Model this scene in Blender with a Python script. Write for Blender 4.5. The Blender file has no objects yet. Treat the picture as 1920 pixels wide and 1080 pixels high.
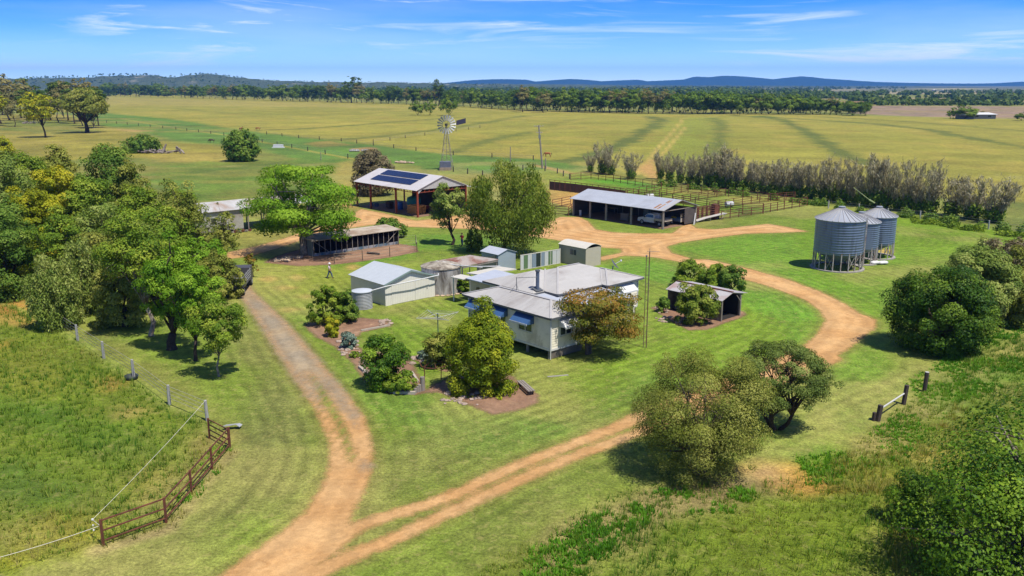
import bpy, math, random
import numpy as np
from mathutils import Vector, Matrix
sc = bpy.context.scene
COL = sc.collection
R = math.radians
# ------------------------------------------------------------------ camera model
F = 1618.; H = 21.; P = math.atan((540-157)/F); cp, sp = math.cos(P), math.sin(P)
def G(px, py, z=0.):
    x = (px-960)/F; y = (540-py)/F
    d = (x, cp+y*sp, -sp+y*cp)
    t = (z-H)/d[2]
    return Vector((d[0]*t, d[1]*t, z))
def PXf(X, Y, Z):
    z = Z-H; dz = Y*cp-z*sp; u = z*cp+Y*sp
    return 960+F*X/dz, 540-F*u/dz
def depth(p): return p[1]*cp-(p[2]-H)*sp
def ztop(p, ty):
    lo, hi = 0., 60.
    for i in range(30):
        m = (lo+hi)/2
        if PXf(p[0], p[1], m)[1] > ty: lo = m
        else: hi = m
    return lo
AZ = R(-42.2)
U = Vector((math.sin(AZ), math.cos(AZ), 0)); V = Vector((math.cos(AZ), -math.sin(AZ), 0))
ROT = math.atan2(V.y, V.x)
def Wd(u, v, z=0.): return Vector((u*U.x+v*V.x, u*U.y+v*V.y, z))
# ------------------------------------------------------------------ objects
def tag(o, label=None, cat=None, group=None, kind=None):
    if label: o['label'] = label
    if cat: o['category'] = cat
    if group: o['group'] = group
    if kind: o['kind'] = kind
    return o
def link(o, parent=None):
    COL.objects.link(o)
    if parent: o.parent = parent
    return o
def thing(name, label, cat, loc=(0, 0, 0), rz=0., group=None):
    o = bpy.data.objects.new(name, None); link(o)
    o.location = loc; o.rotation_euler = (0, 0, rz); o.empty_display_size = .1
    return tag(o, label, cat, group)
def dup(root, loc, rz=0., scale=None, label=None, group=None):
    r = root.copy(); COL.objects.link(r); r.location = loc; r.rotation_euler = (0, 0, rz)
    if scale is not None: r.scale = scale if hasattr(scale, '__len__') else (scale,)*3
    if label: r['label'] = label
    if group: r['group'] = group
    for ch in list(root.children):
        c = ch.copy(); COL.objects.link(c); c.parent = r
        for g in ch.children:
            d = g.copy(); COL.objects.link(d); d.parent = c
    return r
class MB:
    def __init__(s): s.v = []; s.f = []; s.m = []; s.mi = 0
    def add(s, vs, fs):
        b = len(s.v); s.v += [tuple(x) for x in vs]
        for f in fs: s.f.append([b+i for i in f]); s.m.append(s.mi)
        return s
    def box(s, x0, x1, y0, y1, z0, z1):
        vs = [(x, y, z) for z in (z0, z1) for y in (y0, y1) for x in (x0, x1)]
        return s.add(vs, [(0, 2, 3, 1), (4, 5, 7, 6), (0, 1, 5, 4), (2, 6, 7, 3), (0, 4, 6, 2), (1, 3, 7, 5)])
    def beam(s, a, b, w, h=None):
        a = Vector(a); b = Vector(b); h = h or w; d = (b-a).normalized()
        up = Vector((0, 0, 1)) if abs(d.z) < .95 else Vector((1, 0, 0))
        x = d.cross(up).normalized()*w/2; y = x.cross(d).normalized()*h/2
        vs = [p+i*x+j*y for p in (a, b) for i, j in ((-1, -1), (1, -1), (1, 1), (-1, 1))]
        return s.add(vs, [(0, 1, 2, 3), (7, 6, 5, 4), (0, 4, 5, 1), (1, 5, 6, 2), (2, 6, 7, 3), (3, 7, 4, 0)])
    def tube(s, pts, rad, n=6, cap=True):
        pts = [Vector(p) for p in pts]
        if not hasattr(rad, '__len__'): rad = [rad]*len(pts)
        b = len(s.v); px = None
        for i, p in enumerate(pts):
            d = (pts[min(i+1, len(pts)-1)]-pts[max(i-1, 0)]).normalized()
            if px is None:
                up = Vector((0, 0, 1)) if abs(d.z) < .9 else Vector((1, 0, 0)); px = d.cross(up).normalized()
            else:
                px = (px-d*px.dot(d)).normalized()
            py = d.cross(px)
            for k in range(n):
                a = 2*math.pi*k/n
                s.v.append(tuple(p+rad[i]*(math.cos(a)*px+math.sin(a)*py)))
        for i in range(len(pts)-1):
            for k in range(n):
                q = b+i*n; k2 = (k+1) % n
                s.f.append([q+k, q+k2, q+n+k2, q+n+k]); s.m.append(s.mi)
        if cap:
            s.f.append([b+k for k in range(n)][::-1]); s.m.append(s.mi)
            s.f.append([b+(len(pts)-1)*n+k for k in range(n)]); s.m.append(s.mi)
        return s
    def lathe(s, prof, n=32, c=(0, 0, 0), a0=0, a1=2*math.pi):
        b = len(s.v); full = abs(a1-a0-2*math.pi) < 1e-6; m = n if full else n+1
        for (r, z) in prof:
            for k in range(m):
                a = a0+(a1-a0)*k/n
                s.v.append((c[0]+r*math.cos(a), c[1]+r*math.sin(a), c[2]+z))
        for i in range(len(prof)-1):
            for k in range(n):
                k2 = (k+1) % m
                q = b+i*m
                s.f.append([q+k, q+k2, q+m+k2, q+m+k]); s.m.append(s.mi)
        return s
    def slab(s, quad, th):
        q = [Vector(p) for p in quad]; n = (q[1]-q[0]).cross(q[2]-q[0]).normalized()
        if n.z < 0: q = q[::-1]; n = -n
        k = len(q)
        vs = q+[p-n*th for p in q]
        fs = [tuple(range(k)), tuple(range(2*k-1, k-1, -1))]+[(i, i+k, (i+1) % k+k, (i+1) % k) for i in range(k)]
        return s.add(vs, fs)
    def prism(s, poly, z0, z1):
        k = len(poly)
        vs = [(x, y, z0) for x, y in poly]+[(x, y, z1) for x, y in poly]
        return s.add(vs, [tuple(range(k))[::-1], tuple(range(k, 2*k))]+[(i, (i+1) % k, (i+1) % k+k, i+k) for i in range(k)])
    def blob(s, c, r, sq=(1, 1, 1), seed=0, n=8, rough=.2):
        rn = random.Random(seed); ph = [rn.uniform(0, 6.28) for _ in range(4)]
        b = len(s.v); rows = n//2+1
        for i in range(rows+1):
            t = math.pi*i/rows
            for k in range(n):
                a = 2*math.pi*k/n
                q = r*(1+rough*(math.sin(2*a+ph[0]+3*t)+math.sin(3*a+ph[1]-2*t))*.5)
                s.v.append((c[0]+sq[0]*q*math.sin(t)*math.cos(a), c[1]+sq[1]*q*math.sin(t)*math.sin(a), c[2]+sq[2]*q*math.cos(t)))
        for i in range(rows):
            for k in range(n):
                k2 = (k+1) % n; q = b+i*n
                s.f.append([q+k, q+n+k, q+n+k2, q+k2]); s.m.append(s.mi)
        return s
    def build(s, name, mats, parent=None, smooth=False, loc=None):
        me = bpy.data.meshes.new(name); me.from_pydata(s.v, [], s.f)
        if not isinstance(mats, (list, tuple)): mats = [mats]
        for m in mats: me.materials.append(m)
        if len(mats) > 1: me.polygons.foreach_set('material_index', s.m)
        if smooth: me.polygons.foreach_set('use_smooth', [True]*len(s.f))
        me.validate(); me.update()
        o = bpy.data.objects.new(name, me); link(o, parent)
        if loc is not None: o.location = loc
        return o
def npmesh(name, verts, faces, mats, parent=None, attrs=None, smooth=False):
    """verts (N,3), faces (M,k) arrays; attrs: name -> (domain, type, array)"""
    me = bpy.data.meshes.new(name); k = faces.shape[1]; M = len(faces)
    me.vertices.add(len(verts)); me.vertices.foreach_set('co', verts.astype(np.float32).ravel())
    me.loops.add(M*k); me.loops.foreach_set('vertex_index', faces.astype(np.int32).ravel())
    me.polygons.add(M); me.polygons.foreach_set('loop_start', np.arange(0, M*k, k, dtype=np.int32))
    me.polygons.foreach_set('loop_total', np.full(M, k, dtype=np.int32))
    if smooth: me.polygons.foreach_set('use_smooth', np.ones(M, dtype=bool))
    for m in (mats if isinstance(mats, (list, tuple)) else [mats]): me.materials.append(m)
    me.update(calc_edges=True)
    for an, (dom, ty, arr) in (attrs or {}).items():
        a = me.attributes.new(an, ty, dom)
        a.data.foreach_set('color' if ty == 'FLOAT_COLOR' else 'value', arr.astype(np.float32).ravel())
    o = bpy.data.objects.new(name, me); link(o, parent)
    return o
# ------------------------------------------------------------------ colour + materials
def lin(c): c /= 255.; return c/12.92 if c <= .04045 else ((c+.055)/1.055)**2.4
def C(r, g, b, k=.62): return (lin(r)*k, lin(g)*k, lin(b)*k)
class NT:
    def __init__(s, nt): s.nt = nt
    def n(s, typ, **kw):
        nd = s.nt.nodes.new(typ)
        for k, v in kw.items():
            if k.startswith('i_'):
                nm = k[2:].replace('_', ' ')
                nd.inputs[nm if nm in nd.inputs else int(nm)].default_value = v
            else: setattr(nd, k, v)
        return nd
    def l(s, a, b): s.nt.links.new(a, b)
    def math(s, op, a, b=None, c=None, clamp=False):
        nd = s.n('ShaderNodeMath', operation=op); nd.use_clamp = clamp
        for i, x in enumerate((a, b, c)):
            if x is None: continue
            if isinstance(x, (int, float)): nd.inputs[i].default_value = x
            else: s.l(x, nd.inputs[i])
        return nd.outputs[0]
    def noise(s, vec, scale, detail=3, rough=.55, dist=0):
        nd = s.n('ShaderNodeTexNoise'); nd.inputs['Scale'].default_value = scale
        nd.inputs['Detail'].default_value = detail; nd.inputs['Roughness'].default_value = rough; nd.inputs['Distortion'].default_value = dist
        if vec is not None: s.l(vec, nd.inputs['Vector'])
        return nd.outputs['Fac']
    def mix(s, fac, a, b, blend='MIX'):
        nd = s.n('ShaderNodeMix', data_type='RGBA', blend_type=blend)
        for i, x in ((0, fac), (6, a), (7, b)):
            if isinstance(x, (int, float)): nd.inputs[i].default_value = x
            elif isinstance(x, tuple): nd.inputs[i].default_value = (*x[:3], 1)
            else: s.l(x, nd.inputs[i])
        return nd.outputs[2]
    def rng(s, x, a, b, c=0., d=1., smooth=False):
        nd = s.n('ShaderNodeMapRange'); nd.interpolation_type = 'SMOOTHSTEP' if smooth else 'LINEAR'
        for i, q in enumerate((a, b, c, d)): nd.inputs[i+1].default_value = q
        s.l(x, nd.inputs[0]); return nd.outputs[0]
    def mapping(s, vec, sc_=(1, 1, 1), rot=(0, 0, 0)):
        nd = s.n('ShaderNodeMapping'); nd.inputs['Scale'].default_value = sc_; nd.inputs['Rotation'].default_value = rot
        s.l(vec, nd.inputs['Vector']); return nd.outputs[0]
def newmat(name):
    m = bpy.data.materials.new(name); m.use_nodes = True; nt = m.node_tree; nt.nodes.clear()
    q = NT(nt); out = q.n('ShaderNodeOutputMaterial'); return m, q, out
_mc = {}
def mat(name, col, rough=.7, var=.18, scale=1.5, metal=0., bump=0., bscale=20, spec=.4, dirt=None, dscale=1.2, damt=.5, streak=None, stretch=(1, 1, 1)):
    if name in _mc: return _mc[name]
    m, q, out = newmat(name)
    b = q.n('ShaderNodeBsdfPrincipled'); b.inputs['Roughness'].default_value = rough; b.inputs['Metallic'].default_value = metal
    b.inputs['Specular IOR Level'].default_value = spec
    tc = q.n('ShaderNodeTexCoord').outputs['Object']
    mp = q.mapping(tc, stretch)
    n1 = q.noise(mp, scale, 5, .6)
    f = q.rng(n1, .3, .7, 1-var, 1+var)
    c = q.mix(1., col, f, 'MULTIPLY')
    # scalar into colour socket is fine
    if dirt:
        n2 = q.noise(mp, dscale, 6, .65, .4)
        d = q.rng(n2, 1-damt-.08, 1-damt+.12, 0, 1)
        c = q.mix(d, c, dirt)
    if streak:
        # seams / sheet laps: fine lines along one local axis
        ax, per, w, dk = streak
        sx = q.n('ShaderNodeSeparateXYZ'); q.l(tc, sx.inputs[0])
        t = q.math('FRACT', q.math('MULTIPLY', sx.outputs[ax], 1./per))
        ln = q.math('LESS_THAN', t, w)
        c = q.mix(ln, c, tuple(x*dk for x in col))
    q.l(c, b.inputs['Base Color'])
    if bump:
        n3 = q.noise(tc, bscale, 3); bp = q.n('ShaderNodeBump'); bp.inputs['Strength'].default_value = bump
        bp.inputs['Distance'].default_value = .05; q.l(n3, bp.inputs['Height']); q.l(bp.outputs[0], b.inputs['Normal'])
    q.l(b.outputs[0], out.inputs[0]); _mc[name] = m; return m
def leafmat(name, c0, c1, c2, trans=.28, rough=.55):
    if name in _mc: return _mc[name]
    m, q, out = newmat(name)
    at = q.n('ShaderNodeAttribute', attribute_name='tint')
    rp = q.n('ShaderNodeValToRGB'); e = rp.color_ramp.elements
    e[0].position = 0; e[0].color = (*c0, 1); e[1].position = 1; e[1].color = (*c2, 1)
    x = e.new(.5); x.color = (*c1, 1)
    q.l(at.outputs['Fac'], rp.inputs[0])
    b = q.n('ShaderNodeBsdfPrincipled'); b.inputs['Roughness'].default_value = rough+.1; b.inputs['Specular IOR Level'].default_value = .14
    q.l(rp.outputs[0], b.inputs['Base Color'])
    t = q.n('ShaderNodeBsdfTranslucent'); q.l(q.mix(1., rp.outputs[0], (1.25, 1.15, .6), 'MULTIPLY'), t.inputs[0])
    mx = q.n('ShaderNodeMixShader'); mx.inputs[0].default_value = trans
    q.l(b.outputs[0], mx.inputs[1]); q.l(t.outputs[0], mx.inputs[2]); q.l(mx.outputs[0], out.inputs[0])
    _mc[name] = m; return m
# ------------------------------------------------------------------ camera, light, sky
cam = bpy.data.cameras.new('camera'); co = bpy.data.objects.new('camera', cam); COL.objects.link(co)
co.location = (0, 0, H); co.rotation_euler = (math.pi/2-P, 0, 0)
cam.sensor_width = 36; cam.lens = 36*F/1920; cam.clip_end = 60000; cam.clip_start = .5
sc.camera = co
SUN_AZ, SUN_EL = R(136), R(64)
sun = bpy.data.lights.new('sun', 'SUN'); sun.energy = 4.9; sun.angle = R(.55); sun.color = (1, .95, .85)
so = bpy.data.objects.new('sun', sun); COL.objects.link(so)
sd = Vector((math.sin(SUN_AZ)*math.cos(SUN_EL), math.cos(SUN_AZ)*math.cos(SUN_EL), math.sin(SUN_EL)))
so.rotation_euler = sd.to_track_quat('Z', 'Y').to_euler(); so.location = (60, -60, 150)
w = bpy.data.worlds.new('World'); sc.world = w; w.use_nodes = True; w.node_tree.nodes.clear()
q = NT(w.node_tree)
out = q.n('ShaderNodeOutputWorld'); bg = q.n('ShaderNodeBackground'); bg.inputs[1].default_value = .084
tc = q.n('ShaderNodeTexCoord').outputs['Generated']
# the clear zenith-blue reaches far down this dry sky: sample the Nishita sky a little higher than the view ray
sx = q.n('ShaderNodeSeparateXYZ'); q.l(tc, sx.inputs[0])
zz = q.math('MULTIPLY', q.math('MAXIMUM', sx.outputs[2], 0.), 3.4); zz = q.math('ADD', zz, .05)
cx = q.n('ShaderNodeCombineXYZ'); q.l(sx.outputs[0], cx.inputs[0]); q.l(sx.outputs[1], cx.inputs[1]); q.l(zz, cx.inputs[2])
nrm = q.n('ShaderNodeVectorMath', operation='NORMALIZE'); q.l(cx.outputs[0], nrm.inputs[0])
sky = q.n('ShaderNodeTexSky'); sky.sky_type = 'NISHITA'; sky.sun_disc = False; sky.sun_elevation = SUN_EL; sky.sun_rotation = SUN_AZ
sky.altitude = 300; sky.air_density = 1.15; sky.dust_density = .25; sky.ozone_density = 2.2
q.l(nrm.outputs[0], sky.inputs[0])
hs = q.n('ShaderNodeHueSaturation'); hs.inputs['Hue'].default_value = .516; hs.inputs['Saturation'].default_value = 1.52; hs.inputs['Value'].default_value = 1.0; q.l(sky.outputs[0], hs.inputs['Color'])
# the clear air glows towards the horizon
gl = q.rng(sx.outputs[2], 0., .45, 2.75, 1.0)
hsg = q.mix(1., hs.outputs[0], gl, 'MULTIPLY')
# thin cirrus
mp = q.mapping(tc, (2.2, 2.2, 26), (0, .02, .35))
c1 = q.noise(mp, 1.7, 8, .62, 1.1); c2 = q.noise(q.mapping(tc, (1.1, 1.1, 9)), 1.9, 3, .5)
cl = q.math('MULTIPLY', q.rng(c1, .46, .70, 0, 1, True), q.rng(c2, .40, .60, 0, 1, True))
lo = q.rng(sx.outputs[2], 0., .02, 0, 1)
cl = q.math('MULTIPLY', q.math('MULTIPLY', cl, lo), .75)
veil = q.math('MULTIPLY', q.rng(q.noise(q.mapping(tc, (1.4, 1.4, 12)), 1.3, 5), .42, .8, 0, 1, True), .22)
cl = q.math('MAXIMUM', cl, veil)
q.l(q.mix(cl, q.mix(q.rng(sx.outputs[2], -.01, .07, .36, 0., True), hsg, (8.2, 10.6, 14.0)), (11.8, 12.4, 13.2)), bg.inputs[0]); q.l(bg.outputs[0], out.inputs[0])
sc.view_settings.view_transform = 'Standard'; sc.view_settings.look = 'None'; sc.view_settings.exposure = .38; sc.view_settings.gamma = 1
sc.cycles.max_bounces = 6; sc.cycles.diffuse_bounces = 3; sc.cycles.glossy_bounces = 2; sc.cycles.transmission_bounces = 3
sc.cycles.transparent_max_bounces = 12; sc.cycles.volume_bounces = 0; sc.cycles.use_denoising = True
# ------------------------------------------------------------------ numpy fields
def _hash(ix, iy, seed):
    h = (ix.astype(np.int64)*374761393+iy.astype(np.int64)*668265263+seed*982451653) & 0xffffffff
    h = ((h ^ (h >> 13))*1274126177) & 0xffffffff
    return ((h ^ (h >> 16)) & 0xffff)/65535.
def vn(x, y, s, seed=0):
    x = x/s; y = y/s; ix = np.floor(x); iy = np.floor(y); fx = x-ix; fy = y-iy
    fx = fx*fx*(3-2*fx); fy = fy*fy*(3-2*fy)
    a = _hash(ix, iy, seed); b = _hash(ix+1, iy, seed); c = _hash(ix, iy+1, seed); d = _hash(ix+1, iy+1, seed)
    return (a*(1-fx)+b*fx)*(1-fy)+(c*(1-fx)+d*fx)*fy
def fbm(x, y, s, seed=0, o=4):
    r = 0; a = .5; t = 0
    for i in range(o): r = r+a*vn(x, y, s/2**i, seed+i); t += a; a *= .55
    return r/t
def pxs(pts): return np.array([tuple(G(*p))[:2] for p in pts])
def sd_poly(X, Y, poly):
    n = len(poly); D = np.full(X.shape, 1e18); ins = np.zeros(X.shape, bool)
    for i in range(n):
        ax, ay = poly[i]; bx, by = poly[(i+1) % n]
        ex, ey = bx-ax, by-ay; L = ex*ex+ey*ey+1e-12
        t = np.clip(((X-ax)*ex+(Y-ay)*ey)/L, 0, 1)
        D = np.minimum(D, (X-ax-t*ex)**2+(Y-ay-t*ey)**2)
        if ay != by:
            c = ((ay > Y) != (by > Y)) & (X < (bx-ax)*(Y-ay)/(by-ay)+ax); ins ^= c
    D = np.sqrt(D); return np.where(ins, D, -D)
def sd_line(X, Y, line, hw):
    D = np.full(X.shape, -1e9)
    hw = hw if hasattr(hw, '__len__') else [hw]*len(line)
    for i in range(len(line)-1):
        ax, ay = line[i]; bx, by = line[i+1]; ex, ey = bx-ax, by-ay; L = ex*ex+ey*ey+1e-12
        t = np.clip(((X-ax)*ex+(Y-ay)*ey)/L, 0, 1)
        D = np.maximum(D, hw[i]*(1-t)+hw[i+1]*t-np.sqrt((X-ax-t*ex)**2+(Y-ay-t*ey)**2))
    return D
# ================================================================== GROUND
def sm(x): x = np.clip(x, 0, 1); return x*x*(3-2*x)
def cc(r, g, b): return np.array(C(r, g, b))
DRIVE = [(440,530),(450,552),(470,578),(497,620),(528,670),(558,715),(588,760),(608,800),(621,840),(617,880),(600,920),(568,965),(520,1003),(470,1040),(405,1085),(330,1140),(420,1160),(560,1090),(620,1045),(662,1010),(650,985),(672,940),(690,900),(698,860),(695,820),(680,780),(650,740),(620,705),(590,668),(560,633),(530,600),(500,572),(474,548),(462,528)]
DRIVE_HOLE = [(574,697),(592,705),(618,740),(640,780),(656,820),(668,862),(656,868),(642,835),(625,790),(600,750)]
TRK1 = [(560,1040),(640,1000),(720,970),(790,950),(854,926),(970,873),(1074,833),(1155,802),(1200,781),(1290,748),(1400,713),(1480,688),(1525,668)]
TRK2 = [(540,1100),(640,1050),(715,1020),(850,957),(970,901),(1060,862),(1185,815),(1260,786),(1340,753),(1420,722),(1500,688),(1535,668)]
LOOP = [(1500,655),(1532,628),(1549,602),(1538,582),(1510,562),(1440,536),(1390,522),(1330,503),(1270,490),(1225,482),(1172,479),(1127,489),(1125,482),(1166,474),(1165,466),(1130,464),(1100,459),(1050,451),(1000,443),(955,437),(900,430),(820,427),(760,425),(720,425),(700,421),(640,430),(600,440),(560,452),(520,466),(470,480),(425,486),(428,473),(480,462),(530,448),(600,425),(660,412),(668,398),(676,392),(720,400),(780,414),(820,410),(870,402),(960,408),(1030,414),(1050,407),(1086,407),(1102,415),(1116,430),(1150,436),(1205,438),(1262,437),(1278,425),(1292,419),(1306,428),(1340,430),(1400,424),(1440,420),(1472,425),(1515,434),(1470,436),(1400,438),(1335,446),(1275,455),(1250,462),(1258,474),(1300,486),(1330,487),(1400,503),(1480,525),(1540,548),(1580,568),(1612,588),(1641,599),(1641,614),(1590,654),(1535,684),(1515,690),(1480,700)]
BEDS = dict(
 A=[(572,611),(588,598),(672,596),(727,600),(734,611),(700,618),(677,623),(664,634),(668,650),(690,662),(760,658),(776,690),(790,712),(797,735),(781,740),(732,737),(706,727),(682,711),(668,688),(648,664),(617,643),(592,630)],
 B=[(790,738),(812,722),(850,706),(950,700),(972,716),(998,735),(1011,743),(1006,754),(985,765),(955,772),(926,777),(902,768),(881,759),(850,745),(822,734)],
 Cc=[(771,673),(785,666),(830,668),(858,690),(838,697),(800,686)],
 D=[(1222,578),(1240,569),(1263,566),(1320,568),(1395,585),(1398,590),(1385,597),(1352,607),(1327,618),(1290,619),(1262,604),(1243,591)],
 E=[(495,492),(520,480),(560,468),(600,468),(640,474),(747,457),(780,462),(784,472),(740,481),(679,490),(627,496),(560,499)])
def road_sd(X, Y):
    d = sd_poly(X, Y, pxs(DRIVE)); d = np.maximum(d, sd_poly(X, Y, pxs(LOOP)))
    d = np.maximum(d, sd_line(X, Y, pxs(TRK1), [.56,.5,.46,.44,.44,.44,.46,.5,.6,.8,1.2,1.7,2.0])); d = np.maximum(d, sd_line(X, Y, pxs(TRK2), [.56,.5,.44,.44,.44,.44,.44,.5,.7,1.0,1.4,1.5]))
    return np.minimum(d, -sd_poly(X, Y, pxs(DRIVE_HOLE)))
# polar sheet around the viewpoint, dense in front, reaching the horizon
a_f = np.linspace(-44, 44, 400); a_b = np.linspace(44, 316, 70)[1:-1]
ang = np.radians(np.concatenate([a_f, a_b])); NA = len(ang)
rr = [4.]
while rr[-1] < 13000: rr.append(rr[-1]*1.0095+.02)
rr = np.array(rr); NR = len(rr)
A_, R_ = np.meshgrid(ang, rr); GX = (R_*np.sin(A_)).ravel(); GY = (R_*np.cos(A_)).ravel(); GR = R_.ravel()
front = (GY > 5)
col = np.tile(cc(140,152,74), (len(GX), 1))
n1 = fbm(GX, GY, 22, 3); n2 = fbm(GX, GY, 5, 9); n3 = fbm(GX, GY, 90, 17); n0 = vn(GX, GY, 1.3, 5)
def paint(d, c, f, s=1., amp=None):
    """c sRGB tuple, d signed distance (m), f feather (m)"""
    global col
    fe = f*np.maximum(1, GR/230.)
    a = amp if amp is not None else 1.4
    m = sm((d+(n2-.5)*2*a*fe)/(2*fe)+.5)*s
    col = col*(1-m[:, None])+cc(*c)*m[:, None]
def poly(pts, c, f=1.5, s=1., amp=None): paint(sd_poly(GX, GY, pxs(pts)), c, f, s, amp)
def line(pts, hw, c, f=1., s=1., amp=None): paint(sd_line(GX, GY, pxs(pts), hw), c, f, s, amp)
# --- plains, far to near
far = GR > 700
poly([(-900,176),(2900,176),(2900,158.6),(-900,158.6)], (112,122,92), 20)
for i, (p, c) in enumerate([
  ([(1600,198),(1800,199),(2400,201),(2600,232),(1925,223),(1700,218),(1600,213)], (168,146,134)),
  ([(1560,190),(1700,190),(1760,193),(1750,197),(1600,196)], (160,118,98)),
  ([(1750,188),(1925,188),(2500,190),(2500,197),(1760,195)], (150,152,112)),
  ([(1500,181),(1620,180),(1700,183),(1925,184),(1925,188),(1700,188),(1560,187)], (160,150,118)),
  ([(1100,178),(1300,178),(1500,178),(1500,182),(1100,182)], (120,130,90)),
  ([(1620,172),(1780,171),(1925,172),(2300,173),(1925,176),(1640,176)], (190,182,150)),
  ([(1450,176),(1560,174),(1640,176),(1560,179)], (176,168,132)),
  ([(1700,167),(1790,165.5),(1870,166.5),(1800,168)], (192,186,140)),
  ([(1500,168),(1600,167),(1640,169),(1540,170.5)], (168,162,128)),
  ([(620,176),(760,172),(1000,174),(1000,176),(760,177)], (178,170,126)),
  ([(1000,170),(1120,169),(1130,172),(1010,172)], (150,150,110))]):
    poly(p, c, 3, .95, .6)
# the yellow paddock
FIELD = [(150,175),(300,178),(520,186),(640,190),(830,198),(900,200),(1000,209),(1250,215),(1500,215),(1620,217),(1925,224),(3000,243),(3000,470),(1980,384),(1700,365),(1400,345),(1215,332),(1105,312),(1000,298),(850,289),(760,280),(700,270),(640,262),(560,257),(480,249),(430,241),(300,226),(175,214),(60,205)]
poly(FIELD, (164,164,74), 1.5)
fd = sd_poly(GX, GY, pxs(FIELD))
inf = sm(fd/8+.5)
fm = fbm(GX*.5+GY*.12, GY, 60, 31); fm2 = fbm(GX, GY*.6, 14, 37)
col = col*(1-(inf*sm((fm-.42)*4)*.55)[:, None])+cc(146,152,62)*(inf*sm((fm-.42)*4)*.55)[:, None]
col = col*(1-(inf*sm((fm2-.5)*5)*.45)[:, None])+cc(186,172,86)*(inf*sm((fm2-.5)*5)*.45)[:, None]
fm4 = fbm(GX*.35+GY*.9, GY*.12-GX*.3, 7, 91); col = col*(1+(inf*(fm4-.5)*.32)[:, None])
g = (100,118,56)
poly([(1225,330),(1240,250),(1270,222),(1345,220),(1335,300),(1330,350)], (140,158,62), 6, .7)
for pts, hw, s in [
  ([(960,316),(1060,303),(1110,292),(1160,272),(1200,252),(1233,230),(1236,224),(1222,219)], [5,6,6,6,6,6,8,8], 1),
  ([(1338,221),(1353,235),(1350,258),(1342,285),(1336,320)], [6,5,4,4,4], .8),
  ([(1430,218),(1470,226),(1500,241),(1535,262),(1575,285),(1625,308)], [10,7,6,5,5,4], .95),
  ([(1380,217),(1500,223),(1650,233),(1740,243),(1800,255),(1870,267),(1925,277),(2100,302)], [6,6,6,6,6,4,4,4], .9),
  ([(1540,219),(1700,228),(1925,246),(2300,275)], 6, .7),
  ([(850,286),(900,268),(985,249),(1020,244)], [4,5,5,3], .75),
  ([(1030,234),(1080,224),(1110,221)], 6, .4),
  ([(490,244),(560,242),(660,235),(760,227),(850,221),(900,219)], 5, .9),
  ([(640,262),(700,257),(760,250),(830,242),(900,232),(960,221),(985,217)], 5, .8),
  ([(190,200),(330,203),(450,214),(620,216)], 7, .45),
  ([(290,195),(360,196)], 9, .6), ([(200,226),(500,240)], 4, .5)]:
    line(pts, [h_*.6 for h_ in hw] if hasattr(hw, '__len__') else hw*.6, g, 1.5, s*.92, 2.2)
line([(1195,328),(1215,302),(1232,280),(1270,237),(1282,221)], .7, (205,185,105), .5, .8, .3)
line([(1210,330),(1218,313),(1250,280),(1285,238)], .7, (205,185,105), .5, .8, .3)
poly([(1195,318),(1222,300),(1240,330),(1220,345)], (196,158,104), 2, .9)
poly([(150,196),(1000,206),(1300,214),(1620,216),(1620,218),(1000,211),(600,193),(195,182)], (184,172,100), 3, .4)
# green creek flat and the rough pasture on the left
poly([(120,212),(200,212),(330,224),(430,240),(500,250),(570,258),(700,272),(830,290),(1000,298),(1105,314),(1075,332),(900,326),(840,326),(760,306),(640,308),(560,300),(480,278),(400,270),(330,264),(240,242),(180,236)], (104,144,60), 2)
poly([(195,240),(250,243),(290,245),(250,248),(200,246)], (196,170,110), 1, .9)
line([(225,222),(330,241),(430,254),(520,272),(600,287),(690,303)], .9, (170,165,80), .7, .9, .4)
poly([(570,268),(620,264),(665,272),(600,276)], (168,150,84), 1.2, .8)
poly([(660,278),(700,275),(705,284),(665,284)], (176,140,104), 1.2, .8)
poly([(470,245),(560,258),(680,268),(620,262),(520,252)], (112,120,64), 1.5, .7)
poly([(-500,215),(120,214),(200,240),(240,246),(330,268),(400,272),(480,285),(470,300),(360,306),(280,296),(180,300),(60,300),(-500,340)], (158,154,70), 2.2)
poly([(20,225),(150,228),(180,246),(110,252),(-10,244)], (112,132,60), 2.5, .8)
poly([(270,292),(360,284),(430,290),(470,302),(440,308),(300,306)], (172,160,84), 2, .7)
poly([(280,306),(440,302),(560,300),(640,310),(660,330),(600,360),(480,380),(330,372),(280,340)], (104,140,52), 3, .9)
poly([(630,305),(665,300),(680,330),(640,360),(628,335)], (170,158,84), 2, .8)
poly([(620,350),(660,352),(670,392),(640,396)], (190,140,92), 2, .7)
line([(330,355),(450,368),(640,392)], 2., (120,160,52), 1, .6)
# yards behind the sheds
poly([(1000,318),(1105,322),(1225,345),(1330,362),(1515,380),(1430,400),(1300,392),(1175,372),(1040,345),(1010,335)], (122,158,50), 1.5, .9)
poly([(1100,338),(1180,336),(1240,350),(1200,356)], (98,164,44), 1.5, .9)
poly([(1080,327),(1240,345),(1250,338),(1100,316)], (150,150,70), 1.5, .8)
poly([(1270,352),(1360,360),(1340,370),(1250,362)], (176,150,90), 1.2, .6)
poly([(1360,366),(1470,374),(1440,384),(1380,382)], (172,160,88), 1.2, .6)
poly([(1040,351),(1075,353),(1150,360),(1205,372),(1120,398),(1076,392),(1030,378),(1020,360)], (226,184,110), .8, 1, .5)
line([(1000,309),(1040,318),(1075,326)], 1.3, (200,164,100), .8, .9)
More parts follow.
